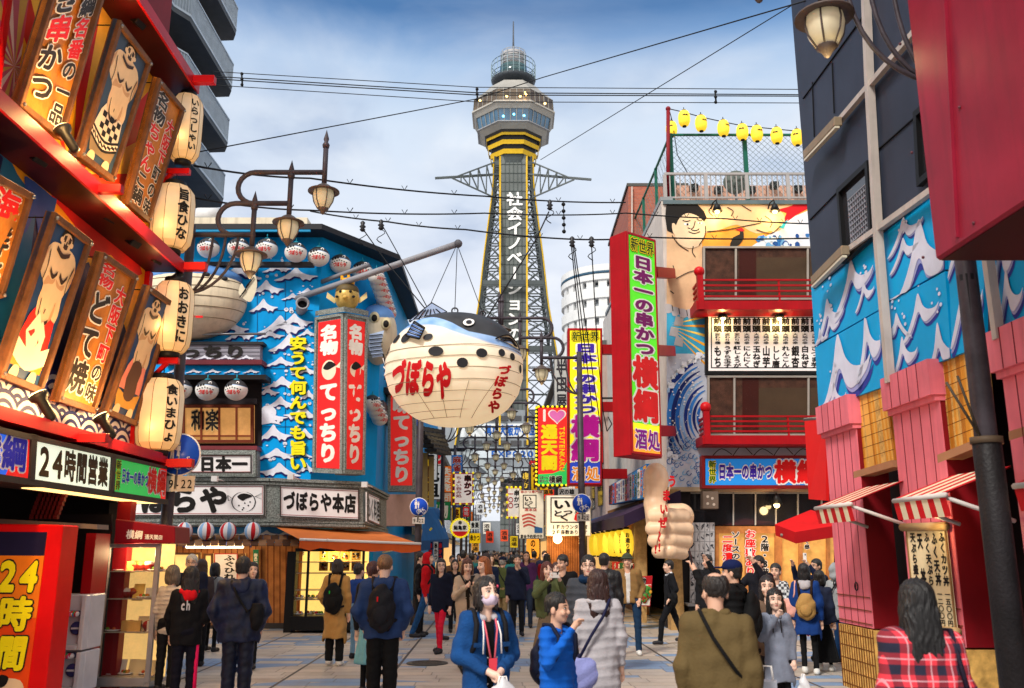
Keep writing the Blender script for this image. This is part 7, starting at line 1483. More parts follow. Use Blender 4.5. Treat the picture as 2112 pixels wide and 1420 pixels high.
# ================================================================ apartment block with balconies, rounded hotel
AP=thing('apartment_block','grey apartment block with stacked railed balconies above the red building','building',(-14,32,0));XA=P(462,300,36).x
f=MB();f.box((XA-10,24,0),(XA-1.7,37,34),C('8a9096',.6,dirt=.2));f.build('wall',AP);rail=C('aeb9c2',.45);U_=C('4e5256',.7)
for y in (416,300,184,66,-40,-140):
    z=P(455,y,36.2).z;f=MB();edge=[V((XA-1.7,37,0)),V((XA-.25,36.9,0)),V((XA,36.4,0)),V((XA+.05,31,0)),V((XA-.35,30.3,0)),V((XA-.35,28.5,0)),V((XA+.05,27.8,0)),V((XA+.15,22,0)),V((XA-1.7,22,0))]
    n=len(edge);f.add([p+V((0,0,z)) for p in edge]+[p+V((0,0,z+.22)) for p in edge],[tuple(range(n)),tuple(range(n,2*n))]+[(i,(i+1) % n,n+(i+1) % n,n+i) for i in range(n)],U_);f.build('balcony_slab',AP)
    f=MB()
    for a,b in zip(edge[:-2],edge[1:-1]):
        f.bar(a+V((0,0,z+1.3)),b+V((0,0,z+1.3)),.06,.06,rail);f.bar(a+V((0,0,z+.25)),b+V((0,0,z+.25)),.05,.1,rail);m_=max(1,int((b-a).length/.13));d=(b-a)
        f.quad([a+V((-.03,0,z+.2)),b+V((-.03,0,z+.2)),b+V((-.03,0,z+1.28)),a+V((-.03,0,z+1.28))],C('8e9aa4',.5))
        for i in range(m_):p=a+d*(i/m_);f.bar(p+V((0,0,z+.25)),p+V((0,0,z+1.3)),.025,.025,rail,(0,1,0))
    f.build('balcony_railing',AP)
RH=thing('rounded_hotel','white hotel with rounded stacked balconies between the tower and the green sign','building',P(1230,1135,120));RH.location.z=0
c_=P(1262,700,128);Rr=104*128/FP*1.02;f=MB();f.lathe([(Rr*.9,0),(Rr*.9,zT(562)*.77)],(c_.x,128,0),C('7c8288'),48);f.build('wall',RH);HWm=M('hotel_white',(.62,.63,.63),.5,.08,.3,dirt=.2)
for i,y in enumerate((566,612,651,690,728,766,804)):
    z=P(1262,y,128-Rr).z;f=MB();f.lathe([(Rr*.9,z-.1),(Rr,z),(Rr,z+1.5),(Rr*.97,z+1.5),(Rr*.97,z+.2)] if i else [(Rr*.9,z-.8),(Rr,z-.6),(Rr,z+1.6),(Rr*.9,z+1.8)],(c_.x,128,0),HWm,48,smooth=False);f.build('balcony' if i else 'roof',RH)
    f=MB();[f.cbox((c_.x+Rr*.93*math.cos(a),128+Rr*.93*math.sin(a),z-1.0),(.5,1.2,2.0),HWm,Matrix.Rotation(a,3,'Z')) for a in [math.pi+k*.26 for k in range(1,12)]];f.build('partition',RH)
f=MB();f.lathe([(Rr*1.005,P(1262,561,128-Rr).z-.1),(Rr*1.005,P(1262,561,128-Rr).z+.3)],(c_.x,128,0),C('2a4a60'),48);f.build('cornice_line',RH)
# ================================================================ FAR STREET
random.seed(21)
def block(label,X0,Y0,Y1,h_,wallc,side,ups=2,roofc='5a5a58',lit=True):
    o=thing('street_building',label,'building',pw((Y0+Y1)/2,0,X0));s=side;f=MB();wm_=C(wallc,.7,dirt=.3);hx(f,X0+(10 if s > 0 else 0),X0+(0 if s > 0 else -10),Y0,Y1,0,h_,wm_);f.build('wall',o)
    f=MB();hx(f,X0+(10 if s > 0 else .35),X0+(-.35 if s > 0 else -10),Y0-.2,Y1,h_,h_+.18,C(roofc,.6));f.build('roof',o)
    for u_ in range(ups):
        z=3.4+u_*2.6
        if z+1.5 > h_:break
        for k in range(max(1,int((Y1-Y0)/2.6))):
            y=Y0+.6+k*2.6;f=MB();hx(f,X0+(.02 if s > 0 else .03),X0-(.03 if s > 0 else .02),y,y+1.5,z,z+1.3,GLASSD);hx(f,X0+.06*(-s)+.02,X0+.06*(-s)-.02,y-.05,y+1.55,z+1.3,z+1.36,C('9a968e'));f.build('window',o)
    f=MB();g=M('shop_glow',(.6,.34,.10),.6,.7,1.5,emit=.55,ecol=(1,.56,.18),sample=False);hx(f,X0+.02,X0-.02,Y0+.3,Y1-.3,.2,2.5,g);f.build('shop_opening',o)
    f=MB();a=X0-s*.9;q=[pw(Y0,2.5,a),pw(Y1,2.5,a),pw(Y1,3.0,X0),pw(Y0,3.0,X0)];f.quad(q,C(random.choice(['7a1a18','1a4a7a','3a2a1e','8a6a3a','20503a']),.7));f.quad([q[0],q[1],q[1]-V((0,0,.25)),q[0]-V((0,0,.25))],C('d8c8a0',.7));f.build('shop_awning',o)
    return o
block('dark tiled shop house just beyond the fish restaurant on the left',-3.55,30.2,38,6.4,'4a3a34',-1,1,'2a2422')
block('narrow cream shop house on the left of the street, second beyond the fish restaurant',-3.7,38.3,48,7.5,'a89880',-1)
block('grey four storey shop building on the left of the street',-3.9,48.3,60,11,'7a7c80',-1,3)
block('brown shop building on the left, far down the street',-4.0,60.3,76,8.5,'6a5648',-1)
block('pale shop building on the left, nearest the tower',-4.4,76.3,100,9.5,'9a9a98',-1,3)
block('pink walled shop building behind the yellow sign on the right',EX0-.75+.6,33.2,40,9.3,'b09a92',1,2)
block('tan shop house on the right of the street, second beyond the thumb',3.75,40.3,50,7.6,'9a8468',1)
block('white shop building on the right, halfway to the tower',3.9,50.3,63,11.5,'a8a8a6',1,3)
block('grey shop building on the right, far down the street',4.1,63.3,80,8.5,'74767a',1)
block('cream shop building on the right, nearest the tower',4.5,80.3,104,10,'a09680',1,3)
o=thing('office_building','white office block seen through the tower arch at the end of the street','building',P(950,1135,250));f=MB();f.slab(FR(250,905,1052,990,1140),C('8e949a',.6),c0=-12);f.slab(FR(262,985,1075,1040,1140),C('7c8288',.6),c0=-12);f.build('wall',o);f=MB();[f.slab(FR(249.9,908,y,988,y+3.5),C('5a646c'),c0=-.1,c1=.02) for y in range(1060,1130,9)];f.build('window',o)
# signs down the street
def facade(label,Yd,box,face,texts,name='shop_sign',depth=.25,edge='3a3634',rim=None,bulbs=None,emit=.25,shp=None):
    fr=FR(Yd,*box);o=thing(name,label,'sign',fr.p(.5,0));f=MB();f.slab(fr,C(edge),c0=-depth,c1=-.002);f.build('box',o);f=MB();f.slab(fr,C(face,.5,emit),.02,.98,.01,.99,-.002,.01)
    if rim:f.rim(fr,C(rim,.5),.05*fr.w,0,.025)
    fo=f.build('face',o);f=MB()
    for bd,bx,col,vert,off,out in texts:letters(f,fr.p,bd,bx,([(off+.05,C(out))] if out else [])+[(off,C(col))],vert,c=.018)
    if texts:f.build('lettering',fo)
    if bulbs:
        f=MB();n1,n2=max(4,int(fr.h/.22)),max(3,int(fr.w/.22))
        for k in range(n1+1):[f.ball(fr.p(a,k/n1,.05),.045,YELL,6) for a in (0,1)]
        for k in range(1,n2):[f.ball(fr.p(k/n2,b,.05),.045,YELL,6) for b in (0,1)]
        f.build('bulb',o)
    return o,fr
def brush(f,fr,box):
    a0,b0,a1,b1=box;am,bm_=a0+(a1-a0)*.66,(b0+b1)/2
    for ch,q in (('い',(a0,bm_,am,b1)),('っ',(a0+(am-a0)*.5,b0+(b1-b0)*.28,am+.06,bm_+.04)),('と',(a0,b0+(b1-b0)*.18,a0+(am-a0)*.6,bm_)),('く',(a0+(am-a0)*.3,b0,am,b0+(b1-b0)*.34))):letters(f,fr.p,ch,q,[(.05,INK)],c=.02)
o,fr=facade('white box sign with brush logo and 1Fカウンター席 on the right of the street',24.6,(1126,1022,1219,1106),'e4dcc8',[('1Fカウンター席',(.12,.16,.92,.28),'1a1614',False,.03,None),('2F座敷あります',(.12,.03,.92,.15),'1a1614',False,.03,None),('新世界',(.62,.52,.80,.90),'1a1614',True,.03,None)],depth=.9,edge='b8ac94')
f=MB();brush(f,fr,(.14,.36,.78,.92));q=Fr(fr.p(.10,.95,.012),fr.p(.88,.95,.012),fr.p(.10,.32,.012),fr.p(.88,.32,.012));f.rim(q,INK,.03,0,.003);f.shape(fr.p,[(.62,.40),(.78,.36),(.86,.55),(.70,.60)],WR,.024,2);f.build('logo',o)
o,fr=facade('tall white banner sign with the same brush logo and 宴会予約受付中, left of the white box sign',26.5,(1070,1011,1122,1112),'d8ccb4',[('串かつ専門店',(.06,.93,.94,.99),'b02020',False,.03,None),('酒本店',(.22,.56,.72,.62),'c02020',False,.03,None),('宴会予約受付中',(.06,.01,.94,.09),'1a1614',False,.04,None)],depth=.1)
f=MB();brush(f,fr,(.20,.64,.68,.88));q=Fr(fr.p(.16,.90,.012),fr.p(.70,.90,.012),fr.p(.16,.62,.012),fr.p(.70,.62,.012));f.rim(q,INK,.025,0,.003);[f.stroke(fr.p,[(.12+.02*k,.46-.07*k),(.4,.50-.07*k),(.66,.45-.07*k)],.02,C('d05a4a'),.02,fr.w/fr.h) for k in range(4)];f.shape(fr.p,[(.62,.12),(.94,.12),(.94,.22),(.62,.26)],C('3a6aa0'),.02,0);f.build('logo',o)
facade('white and red bulb edged sign lettered 串かつ 一〇〇円, right of the street',30,(1046,1006,1073,1068),'e8e0d8',[('串かつ',(.5,.3,.95,.92),'1a1614',True,.05,None),('一〇〇',(.06,.3,.48,.88),'c81820',True,.05,None)],rim='c81820',bulbs=True)
facade('white vertical sign lettered 半田屋 behind the yellow sign',33,(1143,736,1173,862),'b4b4b0',[('半田屋',(.1,.12,.9,.97),'24242a',True,.03,None)],depth=.4,emit=0)
facade('bulb edged white shield sign lettered 串かつ on the left of the street',36,(936,976,976,1040),'e8dcd4',[('串かつ',(.52,.26,.92,.94),'1a1614',True,.05,'c82020'),('ちょい呑み処',(.10,.2,.42,.9),'b02020',True,.03,None)],rim='c81820',bulbs=True)
facade('blue vertical sign lettered 麻雀 on the left of the street',38,(931,939,954,976),'1a5a9a',[('麻雀',(.1,.06,.9,.94),'c02a20',True,.04,'f0e8e0')])
facade('yellow sign lettered 串かつ low on the left of the street',44,(968,1100,991,1121),'e8b80c',[('串かつ',(.06,.2,.94,.85),'3a2008',False,.05,None)],emit=.4)
facade('white sign lettered 食楽 on the left of the street',46,(969,1075,990,1092),'d8d8d0',[('食楽',(.1,.1,.9,.9),'1a1614',False,.05,None)])
facade('red and white sign on the left of the street under the shield sign',42,(955,1046,968,1066),'c81c20',[('寿司',(.1,.1,.9,.9),'f4ece0',True,.04,None)])
facade('small white sign lettered 沢の雄 above the white box sign',27,(1150,1008,1206,1022),'ccc8c0',[('沢の雄',(.05,.1,.62,.92),'1a1614',False,.05,None)])
facade('yellow and red sign to the right of the tall banner sign',28,(1119,1010,1143,1030),'d8201c',[('酒場',(.1,.5,.9,.98),'3a2008',False,.05,'f4d010')])
o=thing('round_sign','round bulb edged white sign lettered 鮨亀家 on the left of the street','sign',P(949,1090,35));fr=FR(35,930,1071,968,1109);f=MB();f.shape(fr.p,[(.5+.5*math.cos(R(a)),.5+.5*math.sin(R(a))) for a in range(0,360,20)],C('e0d8cc',.5,.25),.0,0);f.shape(fr.p,[(.5+.5*math.cos(R(a)),.5+.5*math.sin(R(a))) for a in range(200,341,14)],C('c82020',.5,.3),.006,0);f.build('face',o);f=MB();letters(f,fr.p,'鮨亀家',(.14,.40,.86,.66),[(.05,INK)],c=.012);f.shape(fr.p,[(.5+.1*math.cos(R(a)),.80+.1*math.sin(R(a))) for a in range(0,360,45)],C('5a5a5a'),.012,2);f.build('lettering',o);f=MB();[f.ball(fr.p(.5+.5*math.cos(a),.5+.5*math.sin(a),.03),.045,YELL,6) for a in [k*math.pi/12 for k in range(24)]];f.build('bulb',o);f=MB();f.lathe([(fr.w*.5,.01),(fr.w*.5,.2)],fr.p(.5,.5,-.01)+V((0,.0,0)),C('3a3634'),24,Matrix.Rotation(R(-90),3,'X'));f.build('rim',o)
o=thing('awning','blue cloth awning lettered スタ on the left of the street beyond the orange one','awning',P(895,1100,30));f=MB();a,b,c2,d2=P(878,1050,30.5),P(905,1048,34),P(926,1112,33),P(868,1116,28.6);f.quad([a,b,c2,d2],C('0e6ab4',.7));f.quad([d2,c2,c2-V((0,0,.3)),d2-V((0,0,.3))],C('0a5a9c',.7));f.build('canopy_cloth',o);f=MB();fr=Fr(a.lerp(d2,.3),b.lerp(c2,.3),a.lerp(d2,.8),b.lerp(c2,.8));letters(f,fr.p,'スタ',(.2,.1,.9,.9),[(.07,YEL)],c=.03);f.build('lettering',o)
for i,(x,c1) in enumerate(((888,'1c2450'),(899,'e4e0dc'),(908,'1c2450'))):
    o=thing('shop_banner',('navy shop banner with red writing under the blue awning, nearest','white shop banner between the two navy ones','navy shop banner under the blue awning, farther')[i],'banner',P(x,1150,30));fr=FR(30+i*.3,x-4.5,1118,x+4.5,1160);f=MB();f.slab(fr,C(c1,.8),c0=-.02);f.build('cloth',o);f=MB();letters(f,fr.p,'串かつ',(.1,.1,.9,.95),[(.05,WR if i != 1 else INK)],True,c=.006);f.build('lettering',o)
o=thing('roller_blind','cream bamboo blinds hanging on the dark tiled shop house','blind',P(870,1040,29.9));f=MB();[f.slab(FR(29.7+.2*i,x,926+8*i,x+11,1038+4*i),C('c8a868',.7),c0=-.03) for i,x in enumerate((858,871,884))];parts(f,'slat_screen',o)
o=thing('tiled_eave','dark tiled eave stepping down over the cream blinds','eave',P(885,920,30));f=MB();TI=C('2a2624',.5)
for k in range(6):a,b=P(858+6*k,884+9*k,30-.2*k),P(905+3*k,892+9*k,33-.2*k);f.bar(a,b,.4,.1,TI);[f.tube([a.lerp(b,t)+V((-.15,-.1,.05)),a.lerp(b,t)+V((.2,.1,.05))],.05,TI,6) for t in (.1,.3,.5,.7,.9)]
f.build('roof_tile',o)
o=thing('paper_lantern','big orange paper lantern on the right of the street below the tall banner sign','lantern',P(1099,1130,27));pr2=barrel(.19,.62);f=MB();f.lathe(pr2,P(1099,1130,27),M('lit_orange_paper',(.85,.32,.04),.6,.1,4,emit=.7,ecol=(1,.36,.03),sample=False),14);f.build('paper_shade',o);f=MB();letters(f,bmap(P(1099,1130,27),pr2,R(-90),R(40)),'のり',(.2,.1,.8,.9),[(.05,INK)],True);f.build('lettering',o)
o=thing('stall_front','wooden slat stall front under the white box sign','stall',P(1170,1150,25));f=MB();fr=FR(24.9,1128,1106,1205,1210);f.slab(fr,WOODO,c0=-.3);[f.slab(fr,C('7a3a12'),k/16-.008,k/16+.004,0,1,0,.02) for k in range(1,17)];f.build('wall',o);f=MB();f.ball(P(1150,1112,24.5),.12,M('bulb_warm',(1,.8,.4)),8);f.build('bulb',o)
lamp('stall_light','POINT',P(1150,1120,24.2),12,(1,.6,.2),o,.1)
for i,(x,y,Y_,c1) in enumerate(((1084,1075,60,'d8a020'),(1010,1108,70,'c83a20'),(980,1128,55,'e0a040'),(1060,1118,62,'e0c020'),(1075,1050,48,'c82830'),(1004,1090,80,'d8d4c8'),(1072,1092,52,'e4e0d8'),(1040,1105,85,'c8482a'),(1088,1100,40,'e0b020'),(990,1050,75,'d0d4d8'))):
    facade('small far %s sign down the street, %s' % ({'d8a020':'amber','c83a20':'red','e0a040':'orange','e0c020':'yellow','c82830':'crimson','d8d4c8':'cream','e4e0d8':'white','c8482a':'rust','e0b020':'golden','d0d4d8':'pale grey'}[c1],'left of the street axis' if x < 1015 else 'right of the street axis'),Y_,(x-8,y-12,x+8,y+12),c1,[('酒場',(.1,.1,.9,.9),'2a1a14',True,.03,None)],emit=.3)
random.seed(31);WORDS=('串かつ','寿司','居酒屋','将棋','たこ焼','喫茶','うどん','鉄板焼','酒処','射的','カラオケ','焼肉','食堂','元祖','名物')
SC=(('red','c01820','f4ece0'),('white','d8d4cc','1a1614'),('yellow','e0b010','5a1008'),('blue','1c4aa0','f4ece0'),('black','1a181a','e8c040'),('orange','d86a14','f8f0e0'),('green','1a6a3a','f4ece0'))
for i in range(34):
    sd=-1 if i % 2 else 1;y_=29+i*1.9;wd,ht=random.choice(((.8,2.4),(.7,1.8),(1.3,1.0),(1.1,1.6)));z_=random.uniform(2.9,6.2);xc_=(-2.75 if sd < 0 else 3.05)+K*y_+random.uniform(-.25,.25);cn_,c1,c2=SC[(i*3+i//7) % 7];wd_=WORDS[(i*4+i//15) % 15];fr=Fr((xc_-wd/2,y_,z_+ht),(xc_+wd/2,y_,z_+ht),(xc_-wd/2,y_,z_),(xc_+wd/2,y_,z_))
    o=thing('shop_sign','%s projecting sign lettered %s, %d metres up the street on the %s side' % (cn_,wd_,round(y_),'fish restaurant' if sd < 0 else 'thumb sculpture'),'sign',fr.p(.5,0),'projecting shop signs down the street');f=MB();f.slab(fr,C('2c2826'),c0=-.2,c1=-.002);f.bar(fr.p(.5,.9,-.1),fr.p(.5,.9,-.1)+V((sd*1.2,0,0)),.06,.06,C('2c2826'));f.build('box',o);f=MB();f.slab(fr,C(c1,.5,.18),.03,.97,.02,.98,-.002,.01);fo=f.build('face',o);f=MB();letters(f,fr.p,wd_,(.1,.06,.9,.94),[(.05,C(c2))],ht > wd,c=.02);f.build('lettering',fo)
# ================================================================ STREET LAMPS
BR=M('lamp_brown_metal',(.10,.075,.065),.45,.25,5,bump=.1);LGL=M('lamp_glass',(.62,.55,.38),.25,.12,4,emit=.10,ecol=(1,.84,.5),sample=False)
Yl=13.3;base=P(350,1000,Yl);az=[P(520,y,Yl).z for y in (485,420,356)];lx=[P(x,485,Yl).x-base.x for x in (521,593,663)]
ux=[P(x,485,Yl).x-base.x for x in (447,484)]
lx=[lx[0],lx[0]+.55,lx[0]+1.08]
def street_lamp():
    t=thing('street_lamp','x','street lamp',(0,0,0),'street lamps with three hanging lanterns');f=MB();f.tube([(0,0,0),(0,0,.25)],[.15,.13],POLE,12);f.tube([(0,0,.25),(0,0,3),(0,0,az[0]+.15)],[.09,.085,.07],POLE,12);f.build('pole',t)
    f=MB();r1=(az[1]-az[0])/2;r2=(az[2]-az[1])/2;c1=(ux[0]+r1,0,(az[0]+az[1])/2);c2=(ux[1]+r2,0,(az[1]+az[2])/2)
    f.tube([(0,0,az[0]),(lx[0],0,az[0])],.042,POLE,8);f.tube([(c1[0]+.2,0,az[0])]+arc(c1,r1,270,90,10)+[(lx[1],0,az[1])],.042,POLE,8);f.tube([(c2[0]+.1,0,az[1])]+arc(c2,r2,270,90,10)+[(lx[2],0,az[2])],.042,POLE,8)
    for rr in (.35,.55,.75):f.tube([(rr*math.sin(R(a)),0,az[0]-rr+rr*(1-math.cos(R(a))) if 0 else az[0]-.95+.95*(1-math.cos(R(a)))*1.0) for a in range(0,91,10)],.022,POLE,6)
    f.build('bracket',t)
    for x,z in zip(lx,az):
        f=MB();f.tube([(x,0,z+.42),(x,0,z-.18)],.042,POLE,8);f.lathe([(.05,z+.42),(.06,z+.47),(.03,z+.52),(.045,z+.57),(.0,z+.74)],(x,0,0),POLE,10);f.build('stem',t)
        h0=z-.20;f=MB();f.lathe([(.05,h0),(.10,h0-.03),(.14,h0-.07),(.245,h0-.115),(.25,h0-.135),(.13,h0-.12)],(x,0,0),BR,20);f.build('lamp_cap',t);f=MB();f.lathe([(.085,h0-.395),(.09,h0-.42),(.05,h0-.455),(.025,h0-.50),(.0,h0-.52)],(x,0,0),BR,14)
        f.build('lamp_base',t);f=MB();f.lathe([(.155,h0-.12),(.165,h0-.20),(.145,h0-.30),(.085,h0-.41)],(x,0,0),LGL,18);lg=f.build('lamp_glass',t)
        f=MB();[f.tube([(x+q*math.cos(a),q*math.sin(a),zz) for q,zz in ((.16,h0-.12),(.172,h0-.20),(.152,h0-.30),(.09,h0-.41))],.009,BR,4) for a in [k*math.pi/3 for k in range(6)]];f.build('lamp_cage',lg)
    return t
SL=street_lamp();SL.location=(base.x,Yl,0);SL['label']='street lamp with three lanterns beside the maroon showcase, nearest on the left'
lamp('lantern_light','POINT',(lx[0],0,az[0]-.75),4,(1,.75,.35),None,.1).parent=SL
xl_=lambda Y:-1.82+K*Y+0;xr_2=lambda Y:2.21+K*Y
ords=('second','third','fourth','fifth','sixth','seventh','eighth','ninth','tenth')
for i,y_ in enumerate((22.5,33,43.5,54,64.5,75,88,102,118)):dup(SL,(-1.82+K*0-.0216*0+(-.0216*y_)*0+(-1.82 if 0 else 0)+K*y_,y_,0),0,'street lamp on the left of the street, %s from the camera' % ords[i])
for i,y_ in enumerate((22.5,33,43.5,54,64.5,75,88,102,118)):dup(SL,(2.21+K*y_,y_,0),R(180),'street lamp on the right of the street, %s from the camera' % ords[i])
p=V((3.66,6.91,0));nl=dup(SL,(p.x,6.91,0),R(180),'nearest street lamp at the right edge, under the crimson box sign')
f=MB();f.lathe([(.112,0),(.105,2.55),(.08,2.6),(.08,3.9)],(p.x,6.91,0),M('old_pole_paint',(.014,.012,.014),.5,.4,3,dirt=.4,bump=.3),18);f.lathe([(.118,2.55),(.118,2.60)],(p.x,6.91,0),C('5a4a3a'),18);f.tube([(p.x-.08,6.85,2.6),(p.x-.34,6.75,3.0)],.011,C('4a4238'),5);f.tube([(p.x-.08,6.85,2.6),(p.x-.25,6.75,3.05)],.011,C('4a4238'),5);o=f.build('pole_sleeve');o.parent=nl;o.matrix_parent_inverse=(Matrix.Translation(nl.location) @ Matrix.Rotation(math.pi,4,'Z')).inverted()
def road_sign(Yd,x,y,d,x2,y2,label):
    p=P(x,y,Yd);k=Yd/ray(x,y).y/FP;r=d*k/2;o=thing('road_sign',label,'road sign',p,'blue round pedestrian and bicycle signs');q=Matrix.Rotation(R(90),3,'X');f=MB();f.lathe([(r,-.02),(r,.0)],p,WHITE,32,q);f.lathe([(r*.94,.0),(r*.94,.004)],p,M('road_sign_blue',(.01,.07,.52),.35,.05,3),32,q);f.build('disc',o)
    mp=lambda a,b,c=0:p+V((a*r,-.006-c,b*r));f=MB()
    for x_,s in ((-.32,1),(-.05,.62)):
        f.shape(mp,[(x_+.09*s*math.cos(R(a)),.12+.60*s+.09*s*math.sin(R(a))) for a in range(0,360,45)],WHITE,.004,2);f.shape(mp,[(x_-.14*s,.12+.46*s),(x_+.14*s,.12+.46*s),(x_+.16*s,.12+.1*s),(x_+.07*s,.12+.1*s),(x_+.09*s,.12-.32*s),(x_+.01*s,.12-.32*s),(x_,.12),(x_-.03*s,.12-.32*s),(x_-.11*s,.12-.32*s),(x_-.07*s,.12+.1*s),(x_-.16*s,.12+.12*s)],WHITE,.004,0)
    for cx_ in (-.02,.52):f.stroke(mp,[(cx_+.2*math.cos(R(a)),-.48+.2*math.sin(R(a))) for a in range(0,361,30)],.035,WHITE,.004,1,0)
    f.stroke(mp,[(-.02,-.48),(.10,-.24),(.42,-.24),(.52,-.48)],.035,WHITE,.005,1,0);f.stroke(mp,[(.10,-.24),(.26,-.48),(.42,-.24),(.38,-.12),(.5,-.12)],.035,WHITE,.005,1,0);f.stroke(mp,[(.26,-.48),(-.02,-.48)],.03,WHITE,.005,1,0);f.build('symbol',o)
    p2=P(x2,y2,Yd);fr=Fr(p2+V((-r*.66,0,r*.36)),p2+V((r*.66,0,r*.36)),p2+V((-r*.66,0,-r*.36)),p2+V((r*.66,0,-r*.36)));f=MB();f.slab(fr,C('b8b0a8',.5),c0=-.02);f.build('time_plate',o);f=MB();letters(f,fr.p,'9-22',(.06,.16,.94,.84),[(.02,INK)],c=.004);f.build('lettering',o)
    f=MB();f.tube([p+V((-.02 if x < 1015 else .02,.02,-r*1.6)),p+V((0,.02,r*.6))],.03,STEEL,6);f.build('bracket',o)
road_sign(22.35,864,1046,38,863,1074,'blue round sign with 9-22 plate on the second lamp pole on the left');road_sign(22.35,1200,1039,40,1203,1068,'blue round sign with 9-22 plate on the second lamp pole on the right');road_sign(13.1,370,938,88,372,998,'blue round sign with 9-22 plate on the nearest left pole, half hidden by the lantern')
# ================================================================ OVERHEAD CABLES
CB=C('101216',.6)
def cable(label,pts,r=.016,sag=0,marks=0):
    q=[P(*p) for p in pts];c2=[]
    for a,b in zip(q[:-1],q[1:]):
        for k in range(10):t=k/10;c2.append(a.lerp(b,t)-V((0,0,sag*4*t*(1-t))))
    c2.append(q[-1]);f=MB();f.tube(c2,r,CB,5)
    for k in range(marks):p=c2[int((k+.5)*len(c2)/marks)];f.tube([p+V((-.06,0,.10)),p,p+V((.06,0,.10))],.01,CB,4)
    return tag(f.build('overhead_cable'),label,'cable','overhead cables across the street')
for i,(ya,yb) in enumerate(((148,185),(158,196),(163,199),(176,213))):cable('black cable high across the sky in front of the tower deck, %s of four' % ('topmost','second','third','lowest')[i],[(440,ya,17),(980,(ya+yb)/2+14+i*.7,17),(1662,yb,17)],.012 if i % 3 else .009)
for x,y0,y1,w in ((498,150,178,'left'),(983,182,208,'at the tower'),(1475,187,214,'right')):f=MB();f.tube([P(x,y0,16.98),P(x+2,y1,16.98)],.02,CB,5);[f.ball(P(x+1,y0+(y1-y0)*t,16.98),.035,CB,6) for t in (.1,.5,.9)];tag(f.build('cable_spacer'),'small spacer bar clamping the four high cables, '+w,'spacer','spacers on the high cables')
cable('long thin cable rising from the red building past the tower to the upper right',[(408,314,15),(980,205,20),(1120,160,20),(1662,2,12)],.012)
cable('thin cable climbing right from behind the tower neck',[(1115,330,24),(1655,-2,14)],.010)
cable('thick twisted cable from the lanterns past the tower below the spread arms',[(400,342,14),(640,368,17),(1000,405,20),(1290,418,22)],.02,.05,9)
cable('cable under the thick one passing behind the street lamps',[(400,408,14),(640,434,17),(1000,440,20),(1290,440,22)],.018,.05,9)
cable('lower cable from the fish restaurant roof to the mural building',[(640,436,21),(800,458,20),(960,474,20),(1180,494,20),(1340,490,20.5),(1668,492,21)],.02,.03,12)
cable('second lower cable crossing the painted wrestler',[(1290,440,21),(1500,452,21),(1668,462,20.8)],.018,.02,8)
cable('slack service cable dropping from the insulators to the fish top',[(745,468,20),(800,545,20),(876,636,19.8)],.014)
cable('service cable dropping left of the tower to the roof edge',[(790,468,20),(830,540,20),(882,636,19.9)],.012)
cable('drop cable slanting across the tower shaft',[(1132,437,20),(1105,495,20),(1045,590,20),(1000,662,19.8)],.018)
for i,(a,b) in enumerate((((1178,503),(1205,760)),((1181,503),(1222,850)),((1184,505),(1240,890)),((1220,505),(1232,720)))):cable('black service drop from the insulators over the yellow sign, %s' % ('first','second','third','fourth')[i],[(*a,20),(*b,23)],.014)
cable('bundled drop ends hanging at the red arm beside the yellow sign',[(1232,720,23),(1244,850,23.4),(1252,890,23.6),(1262,875,23.8),(1254,860,23.8)],.014)
for i,(x,y,w) in enumerate(((748,468,'above the fish, left'),(786,465,'above the fish, right'),(1134,424,'beside the tower, upper'),(1180,500,'over the yellow sign, left'),(1220,500,'over the yellow sign, right'))):
    f=MB();p=P(x,y,19.95);f.lathe([(.03,-.12),(.07,-.08),(.04,-.04),(.08,0),(.04,.04),(.06,.1),(.02,.14)],p,C('2a2a2e',.4),10);f.tube([p+V((.03*math.cos(a)*k/6+.1*math.sin(k*.9),0,-.1-.05*k)) for k in range(8) for a in (k,)],.012,CB,4);tag(f.build('insulator'),'black cable insulator '+w,'insulator','cable insulators')
f=MB();f.tube([P(1162,420,20),P(1164,482,20)],.012,CB,5);[f.ball(P(1162+k*.3,422+k*14,20),.05,CB,6) for k in range(5)];tag(f.build('insulator_string'),'hanging insulator string right of the tower','insulator')
for i,(a,b) in enumerate((((943,507,19.7),(938,641,19.7)),((944,508,19.7),(996,648,19.7)),((941,508,19.7),(880,645,19.7)))):cable('thin steel line from the boom to the big fish, %s' % ('middle','right','left')[i],[a,b],.009)
# ================================================================ PEOPLE
def man(label,x,ty,Y=None,feet=None,**kw):
    if feet:Y=G(x,feet).y
    H_=P(x,ty,Y).z-.01
    return person(label,(P(x,1135,Y).x,Y),H=max(1.1,min(1.86,H_)),**kw)
def plaid():
    m=bpy.data.materials.new('plaid_flannel');m.use_nodes=True
    global nt
    nt=m.node_tree;b=nt.nodes['Principled BSDF'];tc=N('ShaderNodeTexCoord');s=N('ShaderNodeSeparateXYZ');L(tc.outputs['Object'],s.inputs[0])
    st=lambda o,w,k:Mth('LESS_THAN',Mth('ABSOLUTE',Mth('SUBTRACT',Mth('FRACT',Mth('DIVIDE',o,w)),.5)),k)
    x=Mth('ADD',s.outputs[0],Mth('MULTIPLY',s.outputs[1],.6));z=s.outputs[2]
    r=Mth('MULTIPLY',Mth('ADD',st(x,.105,.27),st(z,.105,.27)),.5)
    col=Ramp(r,[(0,(.010,.010,.03)),(.5,(.22,.012,.025)),(1,(.66,.03,.05))])
    w=Mth('MAXIMUM',st(x,.105,.035),st(z,.105,.035));col=Mix(Mth('MULTIPLY',w,.45),col,(.72,.50,.55));L(col,b.inputs['Base Color']);b.inputs['Roughness'].default_value=.9;return m
